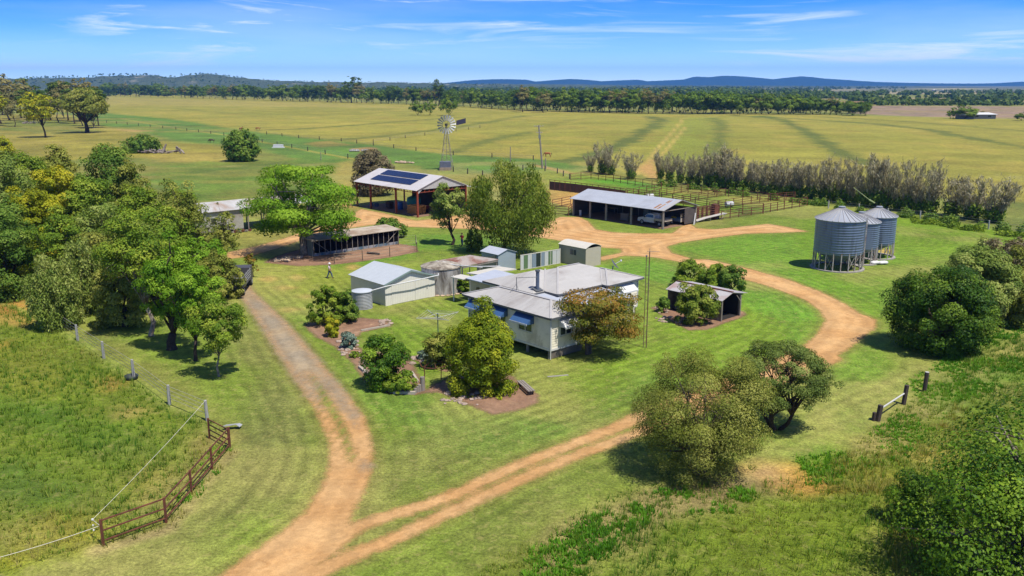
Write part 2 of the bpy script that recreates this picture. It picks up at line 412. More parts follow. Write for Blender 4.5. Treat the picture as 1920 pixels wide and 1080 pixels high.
# mown lawns
LAWN = [(430,455),(560,500),(640,420),(700,425),(900,425),(1100,400),(1300,440),(1500,372),(1560,384),(1925,435),(2300,480),(2300,600),(1925,560),(1850,640),(1760,720),(1640,800),(1560,860),(1460,910),(1200,905),(1000,1000),(880,1085),(700,1300),(200,1300),(240,1085),(330,960),(440,830),(430,785),(320,690),(190,610),(60,548),(-300,500),(-300,430),(200,420)]
poly(LAWN, (128,154,60), 1.2)
poly([(690,600),(780,560),(870,560),(1000,650),(1040,690),(1200,660),(1240,600),(1420,560),(1540,600),(1500,650),(1440,690),(1300,720),(1100,740),(1010,745),(880,690),(770,720),(690,640)], (124,158,50), 1.8, .9)
poly([(1130,500),(1200,485),(1330,510),(1440,545),(1540,590),(1500,640),(1380,560),(1250,540)], (106,158,52), 1.5, .75)
poly([(1260,465),(1400,440),(1540,440),(1560,520),(1640,590),(1560,550),(1400,500)], (112,162,48), 1.5, .8)
poly([(1540,395),(1700,410),(1925,440),(2000,470),(1700,480),(1660,600),(1600,560),(1500,500),(1500,410)], (120,160,42), 2, .8)
poly([(1480,470),(1530,500),(1690,470),(1660,520),(1700,600),(1560,545)], (112,156,52), 2, .6)
poly([(440,600),(520,660),(600,800),(560,900),(420,1000),(330,1085),(150,1085),(330,960),(440,830),(500,780)], (134,140,80), 2.2, .8)
poly([(560,860),(480,900),(400,900),(470,760),(520,740)], (122,132,74), 3, .7)
poly([(700,820),(900,800),(1100,770),(1000,830),(860,890),(690,950)], (130,140,76), 3.5, .65)
poly([(690,640),(860,740),(1050,790),(1180,700),(1330,690),(1150,790),(900,830),(730,800),(640,690)], (108,146,60), 3, .7)
poly([(1040,700),(1160,700),(1240,690),(1150,730)], (140,164,70), 2, .6)
poly([(450,500),(640,480),(760,500),(680,520),(560,620),(500,570)], (150,164,66), 2.6, .75)
poly([(600,500),(700,480),(800,440),(900,440),(980,470),(800,470),(700,500)], (104,154,50), 2, .75)
poly([(470,560),(560,560),(600,600),(570,640),(530,600)], (110,150,52), 2, .7)
for x, y, w_ in [(505,523,16),(530,540,22),(575,556,20),(540,580,20),(556,520,12),(660,500,10),(1585,462,14),(1660,470,12)]:
    poly([(x-w_,y),(x,y-4),(x+w_,y),(x,y+5)], (206,172,108), .8, .8, 1.2)
poly([(900,985),(1180,830),(1200,900),(1010,990),(870,1090)], (126,140,70), 3, .8)
poly([(1380,860),(1480,800),(1640,740),(1700,700),(1660,800),(1540,880)], (116,156,58), 2, .8)
poly([(1510,700),(1600,660),(1640,630),(1700,680),(1600,760)], (112,152,54), 2, .6)
line([(1400,870),(1520,790),(1640,730),(1720,690)], .5, (170,174,100), .8, .7)
line([(1440,880),(1560,800),(1680,740)], .5, (170,174,100), .8, .6)
# left paddock, rough
poly([(-700,560),(0,556),(60,588),(146,642),(250,712),(320,765),(392,790),(440,845),(352,930),(318,985),(192,1025),(60,1060),(-60,1110),(-700,1300)], (128,152,50), .8)
for p, c, s in [([(60,760),(200,780),(330,830),(300,900),(160,880),(40,820)], (104,142,44), .7), ([(30,860),(200,900),(180,960),(60,1000),(-60,930)], (96,132,50), .8),
                ([(100,940),(230,960),(180,1010),(20,1050),(-40,1000)], (164,160,46), .7), ([(260,860),(330,880),(310,950),(220,960)], (180,160,76), .7),
                ([(-60,640),(80,650),(140,720),(60,760),(-60,720)], (150,160,58), .6), ([(-60,730),(60,745),(160,790),(60,800),(-60,790)], (92,138,40), .6),
                ([(180,716),(215,708),(240,716),(205,728)], (206,156,92), .9), ([(0,570),(60,586),(90,600),(40,612),(-30,600)], (196,160,92), .7),
                ([(-30,520),(30,528),(34,555),(60,580),(0,590),(-60,560)], (206,144,80), .9), ([(210,765),(260,762),(280,772),(230,778)], (198,172,110), .7),
                ([(0,640),(20,636),(14,652),(-10,656)], (206,150,80), .8), ([(360,800),(425,820),(400,850),(345,920),(325,960),(300,965),(345,860)], (172,148,100), .7)]:
    poly(p, c, 1.6, s)
line([(190,1030),(318,990),(366,930),(434,848)], .45, (176,158,120), .4, .8)
line([(-20,560),(65,590),(146,640),(250,710),(320,763),(388,782)], .35, (150,170,84), .4, .8)
# lower right, weedy and rough
poly([(870,1090),(1010,1000),(1180,915),(1250,905),(1460,905),(1560,862),(1640,800),(1720,740),(1790,690),(1860,640),(2300,560),(2600,1300),(700,1400)], (126,152,50), 1.2)
for p, c, s in [([(1000,1030),(1100,970),(1220,920),(1340,905),(1440,920),(1400,960),(1250,960),(1160,1010),(1060,1085),(960,1090)], (176,160,116), .8),
                ([(1380,880),(1480,875),(1570,905),(1580,925),(1500,930),(1440,915)], (206,164,88), .9), ([(1330,890),(1440,880),(1440,925),(1350,940)], (186,164,130), .8),
                ([(1640,780),(1740,740),(1790,770),(1700,850),(1600,850)], (182,168,112), .7), ([(1700,850),(1800,790),(1790,850),(1720,880)], (186,176,90), .8),
                ([(1560,870),(1700,880),(1690,930),(1600,920)], (168,164,70), .7), ([(1400,940),(1600,950),(1680,1010),(1660,1090),(1300,1090),(1320,990)], (132,158,48), .7),
                ([(1660,900),(1710,960),(1720,1090),(1670,1090),(1640,980)], (170,168,76), .7), ([(1780,640),(1925,600),(1925,700),(1830,720),(1760,700)], (96,164,36), .8),
                ([(1740,690),(1800,700),(1925,640),(1925,650),(1790,722)], (184,170,110), .7), ([(1760,700),(1850,720),(1780,790),(1720,760)], (92,160,38), .7)]:
    poly(p, c, 1.4, s)
for pts, s in (((1166,640),.3), ((1220,655),.6), ((840,633),.5)):
    pass
past = (1-inf)*(1-sm(sd_poly(GX, GY, pxs(LAWN))/4+.5))*(GR > 70)
pn = fbm(GX, GY, 9, 131, 5); pn2 = fbm(GX*.6, GY*1.3, 26, 137)
col = col*(1+(past*(pn-.5)*.75)[:, None])
t_ = past*sm((pn2-.5)*6)*.45; col = col*(1-t_[:, None])+cc(172,160,86)*t_[:, None]
t_ = past*sm((fbm(GX, GY, 14, 149)-.56)*7)*.4; col = col*(1-t_[:, None])+cc(92,118,60)*t_[:, None]
rd = road_sd(GX, GY)
# worn, dusty verges beside the wheel tracks
verge = sm(1-np.abs(rd)/1.1)*(.25+.6*n2)
nearm = (GR < 260)
col = np.where(nearm[:, None], col*(1-verge[:, None]*.6)+cc(178,160,100)*verge[:, None]*.6, col)
mott = 1+(.16*(n1-.5)*2+.16*(n2-.5)*2+.10*(n0-.5)*2)
col = col*mott[:, None]*np.array([.98, .90, .76])[None]
dry = sm((fbm(GX+40, GY-70, 13, 51)-.5)*5)*.5*(GR < 240)
col = col*(1-dry[:, None])+cc(172,164,92)*dry[:, None]
# mowing passes: lanes that follow the drive and the island of lawn
la = sd_poly(GX, GY, pxs(LAWN)); inl = sm(la/3+.2)
dd = sd_poly(GX, GY, pxs(DRIVE))
mowd = np.where(rd < 0, -rd, 0)
amt = inl*np.clip(1-GR/230., 0, 1)
amt = amt*sm((fbm(GX, GY, 30, 77)-.3)*3)
v = np.stack([GX, GY, np.zeros_like(GX)], 1)
ii = (np.arange(NR-1)[:, None]*NA+np.arange(NA)[None]); jj = (np.arange(NR-1)[:, None]*NA+(np.arange(NA)+1)[None] % NA)
faces = np.stack([ii, ii+NA, jj+NA, jj], -1).reshape(-1, 4)[:, ::-1]
m, q, out = newmat('pasture')
b = q.n('ShaderNodeBsdfPrincipled'); b.inputs['Roughness'].default_value = .9; b.inputs['Specular IOR Level'].default_value = .15
gc = q.n('ShaderNodeAttribute', attribute_name='gcol').outputs['Color']
md = q.n('ShaderNodeAttribute', attribute_name='mowd').outputs['Fac']; ma = q.n('ShaderNodeAttribute', attribute_name='mowa').outputs['Fac']
ro = q.n('ShaderNodeAttribute', attribute_name='roughness_mask').outputs['Fac']
pos = q.n('ShaderNodeNewGeometry').outputs['Position']
fine = q.noise(pos, 5.5, 4, .7); mid = q.noise(pos, .9, 5, .65); big = q.noise(pos, .07, 4, .6); tiny = q.noise(pos, 16, 2, .7)
c = q.mix(1., gc, q.rng(fine, .28, .72, .5, 1.5), 'MULTIPLY')
c = q.mix(1., c, q.rng(mid, .32, .68, .72, 1.28), 'MULTIPLY')
c = q.mix(1., c, q.rng(big, .3, .7, .90, 1.10), 'MULTIPLY')
c = q.mix(1., c, q.rng(tiny, .28, .72, .66, 1.34), 'MULTIPLY')
jit = q.math('MULTIPLY', q.noise(pos, .22, 2), .8)
st = q.math('SINE', q.math('MULTIPLY', q.math('ADD', md, jit), 6.0))
st = q.math('MULTIPLY', st, q.math('MULTIPLY', ma, .5))
st2 = q.rng(q.noise(pos, .3, 3), .36, .56, .15, 1)
st = q.math('MULTIPLY', st, st2)
c = q.mix(1., c, q.math('ADD', q.math('MULTIPLY', st, .50), 1.), 'MULTIPLY')
# straw coloured thatch showing through
th = q.math('MULTIPLY', q.rng(q.noise(pos, 1.7, 6, .72, .6), .52, .66, 0, 1, True), .44)
c = q.mix(th, c, C(186,176,104))
q.l(c, b.inputs['Base Color'])
bp = q.n('ShaderNodeBump'); bp.inputs['Distance'].default_value = .35
hgt = q.math('ADD', q.math('MULTIPLY', fine, .5), q.math('ADD', q.math('MULTIPLY', mid, .9), q.math('MULTIPLY', tiny, .25)))
q.l(hgt, bp.inputs['Height']); q.l(q.math('ADD', q.math('MULTIPLY', ro, .55), .22), bp.inputs['Strength']); q.l(bp.outputs[0], b.inputs['Normal'])
q.l(b.outputs[0], out.inputs[0])
PAD = [(-700,560),(0,556),(60,588),(146,642),(250,712),(320,765),(392,790),(430,845),(352,930),(318,985),(192,1025),(60,1060),(-60,1110),(-700,1300)]
WEED = [(870,1090),(1010,1000),(1180,915),(1250,905),(1460,905),(1560,862),(1640,800),(1720,740),(1790,690),(1860,640),(2300,560),(2600,1300),(700,1400)]
rough_m = np.clip(np.maximum(sm(sd_poly(GX, GY, pxs(PAD))/1.5+.5), sm(sd_poly(GX, GY, pxs(WEED))/1.5+.5))+inf*.5, 0, 1)
tag(npmesh('ground', v, faces, m, None, dict(
    gcol=('POINT', 'FLOAT_COLOR', np.concatenate([col, np.ones((len(col), 1))], 1)), mowd=('POINT', 'FLOAT', mowd), mowa=('POINT', 'FLOAT', amt),
    roughness_mask=('POINT', 'FLOAT', rough_m))), kind='structure')
# ------------------------------------------------------------------ ragged-edged sheets laid on the ground
def sheet(name, sdf, bounds, step, z, m, margin=1.2):
    x0, x1, y0, y1 = bounds
    xs = np.arange(x0, x1, step); ys = np.arange(y0, y1, step); X, Y = np.meshgrid(xs, ys); sh = X.shape
    D = sdf(X.ravel(), Y.ravel()); keep = (D > -margin).reshape(sh)
    idx = np.arange(X.size).reshape(sh)
    k = keep[:-1, :-1] & keep[1:, :-1] & keep[:-1, 1:] & keep[1:, 1:]
    f = np.stack([idx[:-1, :-1], idx[:-1, 1:], idx[1:, 1:], idx[1:, :-1]], -1)[k]
    used = np.unique(f); re = np.full(X.size, -1); re[used] = np.arange(len(used))
    vv = np.stack([X.ravel()[used], Y.ravel()[used], np.full(len(used), z)], 1)
    return tag(npmesh(name, vv, re[f], m, None, dict(edge=('POINT', 'FLOAT', D[used]))), kind='structure')
def sheetmat(name, c0, c1, c2, rag=.9, scale=1.2, bump=.3, soft=.25, alt=None):
    m, q, out = newmat(name)
    b = q.n('ShaderNodeBsdfPrincipled'); b.inputs['Roughness'].default_value = .92; b.inputs['Specular IOR Level'].default_value = .15
    pos = q.n('ShaderNodeNewGeometry').outputs['Position']
    ed = q.n('ShaderNodeAttribute', attribute_name='edge').outputs['Fac']
    a = q.noise(pos, .22, 5, .6); f = q.noise(pos, 3.2, 5, .7); t = q.noise(pos, 14, 3, .7)
    c = q.mix(q.rng(a, .38, .62, 0, 1, True), c0, c1)
    c = q.mix(q.math('MULTIPLY', q.rng(q.noise(pos, .9, 6, .7, .8), .55, .7, 0, 1), .6), c, c2)
    # paler where wheels polish the middle, darker crumbly edge
    c = q.mix(1., c, q.rng(f, .25, .75, .84, 1.16), 'MULTIPLY'); c = q.mix(1., c, q.rng(t, .25, .75, .86, 1.14), 'MULTIPLY')
    # wheel-polished lanes and crumbly ruts run along the edge distance
    rut = q.math('SINE', q.math('ADD', q.math('MULTIPLY', ed, 3.6), q.math('MULTIPLY', q.noise(pos, .5, 4), 5.)))
    c = q.mix(1., c, q.math('ADD', q.math('MULTIPLY', rut, .11), 1.), 'MULTIPLY')
    c = q.mix(1., c, q.rng(q.noise(pos, 1.1, 7, .75, 1.2), .3, .7, .82, 1.14), 'MULTIPLY')
    if alt: c = q.mix(q.rng(q.noise(pos, scale*.13, 4, .6), .45, .6, 0, 1, True), c, alt)
    q.l(c, b.inputs['Base Color'])
    bp = q.n('ShaderNodeBump'); bp.inputs['Strength'].default_value = bump; bp.inputs['Distance'].default_value = .12
    q.l(q.math('ADD', f, q.math('MULTIPLY', t, .4)), bp.inputs['Height']); q.l(bp.outputs[0], b.inputs['Normal'])
    nn = q.math('ADD', q.math('MULTIPLY', q.math('SUBTRACT', q.noise(pos, scale, 6, .7), .5), 2.6*rag), q.math('MULTIPLY', q.math('SUBTRACT', q.noise(pos, 7, 3, .7), .5), 1.0*rag))
    al = q.rng(q.math('ADD', ed, nn), -soft, soft, 0, 1)
    tr = q.n('ShaderNodeBsdfTransparent'); mx = q.n('ShaderNodeMixShader')
    q.l(al, mx.inputs[0]); q.l(tr.outputs[0], mx.inputs[1]); q.l(b.outputs[0], mx.inputs[2]); q.l(mx.outputs[0], out.inputs[0])
    return m
dirt = sheetmat('dirt', C(228,182,124), C(217,167,108), C(198,146,90), .34, 1.3)
sheet('dirt_road', road_sd, (-60, 75, 25, 175), .45, .004, dirt, 1.6)
GRAV = [(440,530),(450,552),(470,578),(497,620),(528,670),(558,715),(586,757),(600,775),(618,782),(640,790),(656,830),(668,880),(680,905),(692,880),(697,850),(694,820),(679,780),(649,740),(619,705),(589,668),(559,633),(529,600),(499,572),(473,548),(462,528)]
GH = [(630,790),(655,775),(672,850),(650,872),(640,850)]
def gsd(X, Y): return np.minimum(np.minimum(sd_poly(X, Y, pxs(GRAV)), -sd_poly(X, Y, pxs(DRIVE_HOLE)))*1.0+(fbm(X, Y, 5, 201)-.8)*3.0*np.clip((58-Y)/8, 0, 1), 9e9)-.15
sheet('gravel_driveway', gsd, (-46, -4, 36, 104), .4, .008, sheetmat('gravel', C(184,168,142), C(202,178,142), C(164,150,130), .6, .9, .5, .7), 1.2)
bedm = sheetmat('bed_soil', C(176,140,112), C(160,124,100), C(198,164,128), .35, 1.1, .6)
for k, z in (('A', .004), ('B', .005), ('Cc', .004), ('D', .004), ('E', .004)):
    pp = pxs(BEDS[k]); lo_, hi_ = pp.min(0)-2, pp.max(0)+2
    sheet('garden_soil', lambda X, Y, pp=pp: sd_poly(X, Y, pp), (lo_[0], hi_[0], lo_[1], hi_[1]), .25, z, bedm, .9)
# ------------------------------------------------------------------ hills
PR_FAR = [(-700,149),(-400,146),(0,150),(400,156),(700,158),(835,156),(880,151),(915,149),(940,148.5),(985,149.5),(1005,153),(1045,149.8),(1070,148.3),(1105,150),(1130,152.5),(1160,151),(1195,149.5),(1215,152.5),(1260,150.5),(1290,149),(1310,143.5),(1335,144.8),(1360,142),(1385,142.5),(1410,144.5),(1450,149),(1475,146),(1500,143.3),(1520,144.5),(1540,147),(1590,150),(1640,153.5),(1710,155.5),(1760,156.5),(1830,157),(1880,156),(1920,153.5),(2000,150),(2200,146),(2500,150)]
PR_MID = [(-900,146),(-400,142),(0,149),(120,146),(185,145),(215,141.5),(300,142),(330,146.5),(350,143),(370,141),(400,139.5),(440,144),(480,149),(520,152),(600,154),(700,155),(830,157),(950,160),(1100,162),(1300,164.5)]
PR_LOW = [(600,160),(800,158.6),(950,157.5),(1100,159),(1250,160.5),(1400,161),(1600,162),(1800,163)]
def hill(name, prof, Y0, wd, m, rough=0., seed=1, step=8):
    px_ = np.arange(prof[0][0], prof[-1][0], step); py_ = np.interp(px_, [p[0] for p in prof], [p[1] for p in prof])
    hz = np.maximum((157.3-py_)/1664*Y0+H*1.0, 0); X = (px_-960)/1620*Y0*.999
    T = np.linspace(-1, 1, 25); prof_t = np.exp(-(T*1.9)**2)-math.exp(-3.61); prof_t = prof_t/prof_t.max()
    XX, TT = np.meshgrid(X, T); HH = hz[None]*prof_t[:, None]
    YY = Y0+TT*wd+fbm(XX, TT*0+3, wd*.8, seed)*wd*.4
    nz = fbm(XX, YY, wd*.35, seed+5, 5)-.5
    HH = HH*(1+nz*.5*(1-prof_t[:, None]**4))+rough*(vn(XX, YY, 22, seed+9)-.5)*(HH > 4)
    vv = np.stack([XX.ravel(), YY.ravel(), HH.ravel()-.5], 1); n = XX.shape[1]
    i0 = (np.arange(24)[:, None]*n+np.arange(n-1)[None])
    f = np.stack([i0, i0+1, i0+n+1, i0+n], -1).reshape(-1, 4)
    return tag(npmesh(name, vv, f, m, smooth=True), kind='structure')
def hillmat(name, c0, c1, c2, s):
    m, q, out = newmat(name); pos = q.n('ShaderNodeNewGeometry').outputs['Position']
    b = q.n('ShaderNodeBsdfPrincipled'); b.inputs['Roughness'].default_value = 1; b.inputs['Specular IOR Level'].default_value = 0
    c = q.mix(q.rng(q.noise(pos, s, 6, .7), .35, .65, 0, 1), c0, c1)
    c = q.mix(q.rng(q.noise(pos, s*.35, 5, .7), .58, .66, 0, .7), c, c2)
    q.l(c, b.inputs['Base Color'])
    bp = q.n('ShaderNodeBump'); bp.inputs['Distance'].default_value = 9; bp.inputs['Strength'].default_value = .9
    q.l(q.noise(pos, s*1.4, 5, .7), bp.inputs['Height']); q.l(bp.outputs[0], b.inputs['Normal'])
    q.l(b.outputs[0], out.inputs[0]); return m
hill('hills', PR_FAR, 9500, 1300, hillmat('far_hills', (.018,.04,.03), (.028,.055,.035), (.03,.05,.03), .01), 0, 3, 4)
hm = hillmat('near_hills', (.05,.07,.035), (.09,.11,.05), (.26,.24,.17), .03)
hill('hills', PR_MID, 3600, 420, hm, 7, 11, 2.5)
hill('hills', PR_LOW, 5200, 500, hm, 6, 21, 3)
# ------------------------------------------------------------------ haze
hz = MB(); hz.box(-13500, 13500, -13500, 13500, -1.2, 260)
hm_, q, out = newmat('haze_air'); pv = q.n('ShaderNodeVolumePrincipled')
pv.inputs['Color'].default_value = (.13, .40, 1, 1); pv.inputs['Density'].default_value = 8.5e-5; pv.inputs['Anisotropy'].default_value = 0.1
q.l(pv.outputs[0], out.inputs['Volume'])
HAZE = tag(hz.build('haze', hm_), kind='stuff')
# ================================================================== VEGETATION
bark = mat('bark', C(120,105,92), .9, .3, 6, bump=.6, bscale=12, spec=.1)
barkg = mat('pale_bark', C(176,164,150), .9, .3, 5, bump=.5, bscale=12, spec=.1, dirt=C(110,92,78))
barkd = mat('dark_bark', C(84,72,64), .9, .3, 6, bump=.6, bscale=12, spec=.1)
def LM(n, a, b, c, k=.98, **kw): return leafmat(n, C(*a, k), C(*b, k), C(*c, k), **kw)
L_BRIGHT = LM('leaf_bright', (78,118,22), (110,148,32), (150,180,54), trans=.34)
L_MID = LM('leaf_mid', (76,104,26), (110,136,36), (152,164,56))
L_DARK = LM('leaf_dark', (66,96,30), (94,124,42), (138,156,64))
L_OLIVE = LM('leaf_olive', (94,106,38), (126,134,52), (162,160,76))
L_PALE = LM('leaf_pale', (90,114,44), (126,144,62), (168,174,96))
L_YELLOW = LM('leaf_yellow', (104,118,24), (152,158,32), (196,184,50), trans=.34)
L_WILLOW = LM('leaf_willow', (80,102,30), (118,136,44), (164,168,76), trans=.34)
L_GOLD = LM('leaf_gold', (80,104,16), (128,142,26), (176,178,46), trans=.3)
L_RUST = LM('leaf_rust', (82,98,26), (120,116,40), (164,118,52))
L_GREYBR = LM('leaf_greybrown', (92,86,62), (120,110,80), (150,138,104))
L_FG = LM('leaf_umbrella', (88,102,34), (122,130,50), (162,162,82))
L_FG2 = LM('leaf_grey_green', (72,92,38), (106,124,54), (146,156,84))
L_DEEP = LM('leaf_deep', (40,72,16), (72,104,24), (118,142,44), rough=.4)
L_GLOSS = LM('leaf_glossy', (50,84,18), (86,120,26), (140,166,50), rough=.4)
L_BLUE = LM('leaf_blue', (84,104,90), (112,132,116), (140,156,140))
L_CAS = LM('leaf_casuarina', (126,120,90), (158,150,120), (196,188,156), .95, trans=.22)
L_FAR = LM('leaf_far', (72,100,28), (98,124,34), (126,142,44))
L_FARD = LM('leaf_far_dark', (58,84,30), (80,102,36), (108,122,46))
L_FARO = LM('leaf_far_olive', (96,98,52), (124,120,66), (150,138,84))
def unit(a): return a/np.maximum(np.linalg.norm(a, axis=-1, keepdims=True), 1e-9)
def leaf_quads(P_, N_, L, Wd_, rng, T=None, jitter=.55):
    n = len(P_); L = L*(1+jitter*(rng.random((n, 1))*2-1)); Wd_ = Wd_*(1+jitter*(rng.random((n, 1))*2-1))
    if T is None: T = rng.normal(size=(n, 3))
    t = unit(T-N_*(T*N_).sum(1, keepdims=True)); b = np.cross(N_, t)
    vv = np.stack([P_-t*L/2, P_+b*Wd_/2+N_*L*.08, P_+t*L/2, P_-b*Wd_/2+N_*L*.08], 1).reshape(-1, 3)
    return vv, np.arange(4*n).reshape(n, 4)
def crown_points(rng, rx, ry, rz, style, n, nc=None):
    """centres of leaf clumps inside an irregular envelope, then leaves round each clump"""
    nc = nc or int(np.clip(26*(rx*ry*rz)**.34, 22, 120))
    d = unit(rng.normal(size=(nc*3, 3)))
    if style in ('umbrella',): d = d[d[:, 2] > -.5]
    elif style == 'layered': d = d[d[:, 2] > -.86]
    elif style in ('gum', 'sparse'): d = d[d[:, 2] > -.62]
    else: d = d[d[:, 2] > -.95]
    d = d[:nc]; nc = len(d)
    ph = rng.random(6)*6.28; az = np.arctan2(d[:, 1], d[:, 0])
    amp = {'umbrella': .05, 'dense': .07, 'cone': .08, 'layered': .16, 'gum': .2, 'sparse': .25, 'willow': .14, 'loose': .18}[style]
    env = 1+amp*(np.sin(2*az+ph[0]+2*d[:, 2])+np.sin(3*az+ph[1]-3*d[:, 2])+.8*np.sin(5*az+ph[2]+4*d[:, 2]))*.6
    if style == 'cone': env = env*np.where(d[:, 2] > 0, 1-.28*d[:, 2]*(np.abs(d[:, 2]) < .95), 1.0)
    f = {'umbrella': .84, 'dense': .80, 'cone': .78}.get(style, .74)
    rad = env*(f+(rng.random(nc)-.5)*.16)
    inner = rng.random(nc) < {'umbrella': .04, 'dense': .12, 'sparse': .3, 'gum': .3}.get(style, .22)
    rad = np.where(inner, rad*.55, rad)
    stray = rng.random(nc) < .09; rad = np.where(stray, rad*1.17, rad)
    c = d*rad[:, None]*np.array([rx, ry, rz])
    R0 = (rx*ry*rz)**(1/3)
    cr = R0*{'umbrella': .2, 'dense': .27, 'cone': .26, 'layered': .25, 'gum': .26, 'sparse': .2, 'willow': .2, 'loose': .22}[style]*(.6+.8*rng.random(nc))*(60/max(nc, 30))**.26
    cr = np.where(stray, cr*.6, cr)
    k = rng.choice(nc, size=n, p=cr**2/np.sum(cr**2))
    u = unit(rng.normal(size=(n, 3))); flip = (u[:, 2] < 0) & (rng.random(n) < .55); u[flip, 2] *= -1
    sq = np.array({'layered': [1.25, 1.25, .5], 'umbrella': [1.15, 1.15, .7], 'gum': [1.1, 1.1, .7]}.get(style, [1, 1, .9]))
    r = (.35+.65*rng.random(n)**.45)
    P_ = c[k]+u*sq*(cr[k]*r)[:, None]
    out_ = unit(P_/np.array([rx, ry, rz])**1.0+1e-6)
    N_ = unit(u*1.0+out_*.6+rng.normal(size=(n, 3))*.42+np.array([0, 0, .35]))
    ct = rng.random(nc)
    tint = np.clip(.5+(ct[k]-.5)*.75+(rng.random(n)-.5)*.5, 0, 1)
    T = None
    if style == 'willow':
        drop = rng.random(n)**1.4*R0*.42; P_[:, 2] -= drop; P_[:, :2] += unit(P_[:, :2])*drop[:, None]*.06
        T = np.tile([0, 0, -1.], (n, 1))+rng.normal(size=(n, 3))*.3; N_ = unit(u*np.array([1, 1, .3])+rng.normal(size=(n, 3))*.4)
    return P_, N_, tint, c, T
def bez(a, b, c, n=5): return [a*(1-t)**2+b*2*t*(1-t)+c*t*t for t in [i/(n-1) for i in range(n)]]
def trunk_mesh(name, rng, cen, clumps, h0, r0, m, nl=12, lean=(0, 0), multi=1, parent=None, twig=True, seg=6):
    mb = MB(); c0 = Vector(cen)
    stems = []
    for s in range(multi):
        a = rng.random()*6.28; o = .35*r0*multi*(multi > 1)
        base = Vector((math.cos(a)*o, math.sin(a)*o, -.15)); fork = Vector((lean[0]+math.cos(a)*o*3+c0.x*.35, lean[1]+math.sin(a)*o*3+c0.y*.35, h0))
        rr_ = r0*(1 if multi == 1 else .6)
        mb.tube([base, base*.55+Vector((fork.x*.12, fork.y*.12, h0*.1)), base.lerp(fork, .5)+Vector((rng.normal()*.08*h0, rng.normal()*.05*h0, 0)), fork], [rr_*1.5, rr_*1.05, rr_*.85, rr_*.68], seg+2)
        stems.append(fork)
    idx = np.argsort(rng.random(len(clumps)))[:nl]
    for i in idx:
        t = Vector(clumps[i])+c0; f = stems[int(rng.integers(len(stems)))]
        mid = f.lerp(t, .5); mid.z += .12*(t-f).length*(.5+rng.random()); mid.x += rng.normal()*.3; mid.y += rng.normal()*.3
        rl = r0*(.2+.22*rng.random())
        pts = bez(f, mid, t, 5); mb.tube(pts, [rl*1.25, rl*.95, rl*.7, rl*.45, rl*.2], 5)
        if twig:
            for _ in range(2):
                p = pts[2+int(rng.integers(2))]; e = p+(t-f).length*.35*Vector(rng.normal(size=3)).normalized(); e.z = max(e.z, p.z-.2)
                mb.tube([p, p.lerp(e, .5)+Vector((0, 0, .1)), e], [rl*.45, rl*.3, rl*.1], 4)
    return mb.build('trunk', m, parent, smooth=True)
_tc = [0]
def tree(name, label, cat, base, box, style, lm, bk=None, group=None, dens=1., leaf=1., multi=1, tr=None, seed=None, nl=12, asp=.95, nc=None, zmin=.06, shape=(1., .55), depthk=.9, trunk=True, loc=None, lift=0):
    """base: pixel where it stands; box: pixel extents of the crown (x0,x1,ytop,ybottom)"""
    _tc[0] += 1; rng = np.random.default_rng(seed if seed is not None else 100+_tc[0])
    p = G(*base); D = depth(p); ppm = F/D; x0, x1, y0, y1 = box
    rx = (x1-x0)/2/ppm*1.09; ry = rx*depthk; cxo = ((x0+x1)/2-base[0])/ppm
    hp = (y1-y0)/2/ppm; th = math.atan2(H-3, p.length); rz = math.sqrt(max(hp*hp-(math.sin(th)*ry)**2, (.35*hp)**2))/math.cos(th)
    cz = ztop(p, (y0+y1)/2)
    cz = max(cz, rz*.55)
    gnd = y1 > base[1]-.07*(y1-y0) and style not in ('umbrella', 'gum', 'sparse') and (y1-y0) < 320
    if gnd or (style in ('dense', 'cone', 'loose') and cz-rz < .34*rz+.25):
        tp_ = cz+rz; cz = tp_*(.37 if style == 'cone' else .42 if (y1-y0) < 180 else .47); rz = tp_-cz; dens *= 1.45; zmin = .03; nc = int((nc or np.clip(26*(rx*ry*rz)**.34, 22, 120))*1.35)
    rz *= 1.07; dist = D
    s = max(.115, dist*.0025)*leaf*(.9 if dist > 60 else .8)
    A = 4*math.pi*((rx*ry)**1.6/3+2*(rx*rz)**1.6/3)**(1/1.6)
    n = int(np.clip(A*1.75*dens/(s*s*.5), 300, 80000))
    st = style
    P_, N_, ti, cl, T = crown_points(rng, rx, ry, rz, st, n, nc)
    P_ = P_+np.array([cxo, 0, cz]); k = P_[:, 2] > zmin; P_, N_, ti = P_[k], N_[k], ti[k]; T = T[k] if T is not None else None
    L, Wf = s*1.15*shape[0], s*shape[1]*1.25
    vv, ff = leaf_quads(P_, N_, L, Wf, rng, T)
    t = thing(name, label, cat, p, 0, group)
    npmesh('crown', vv, ff, lm, t, dict(tint=('FACE', 'FLOAT', ti)))
    if trunk:
        r0 = tr if tr else .09+.035*rx
        h0 = max(.25, (cz-rz)*.9) if cz-rz > .6 else max(.3, cz*.4)
        trunk_mesh('trunk', rng, (cxo, 0, cz), cl[cl[:, 2] > -rz*.6], h0, r0, bk or bark, nl, multi=multi, parent=t)
    return t
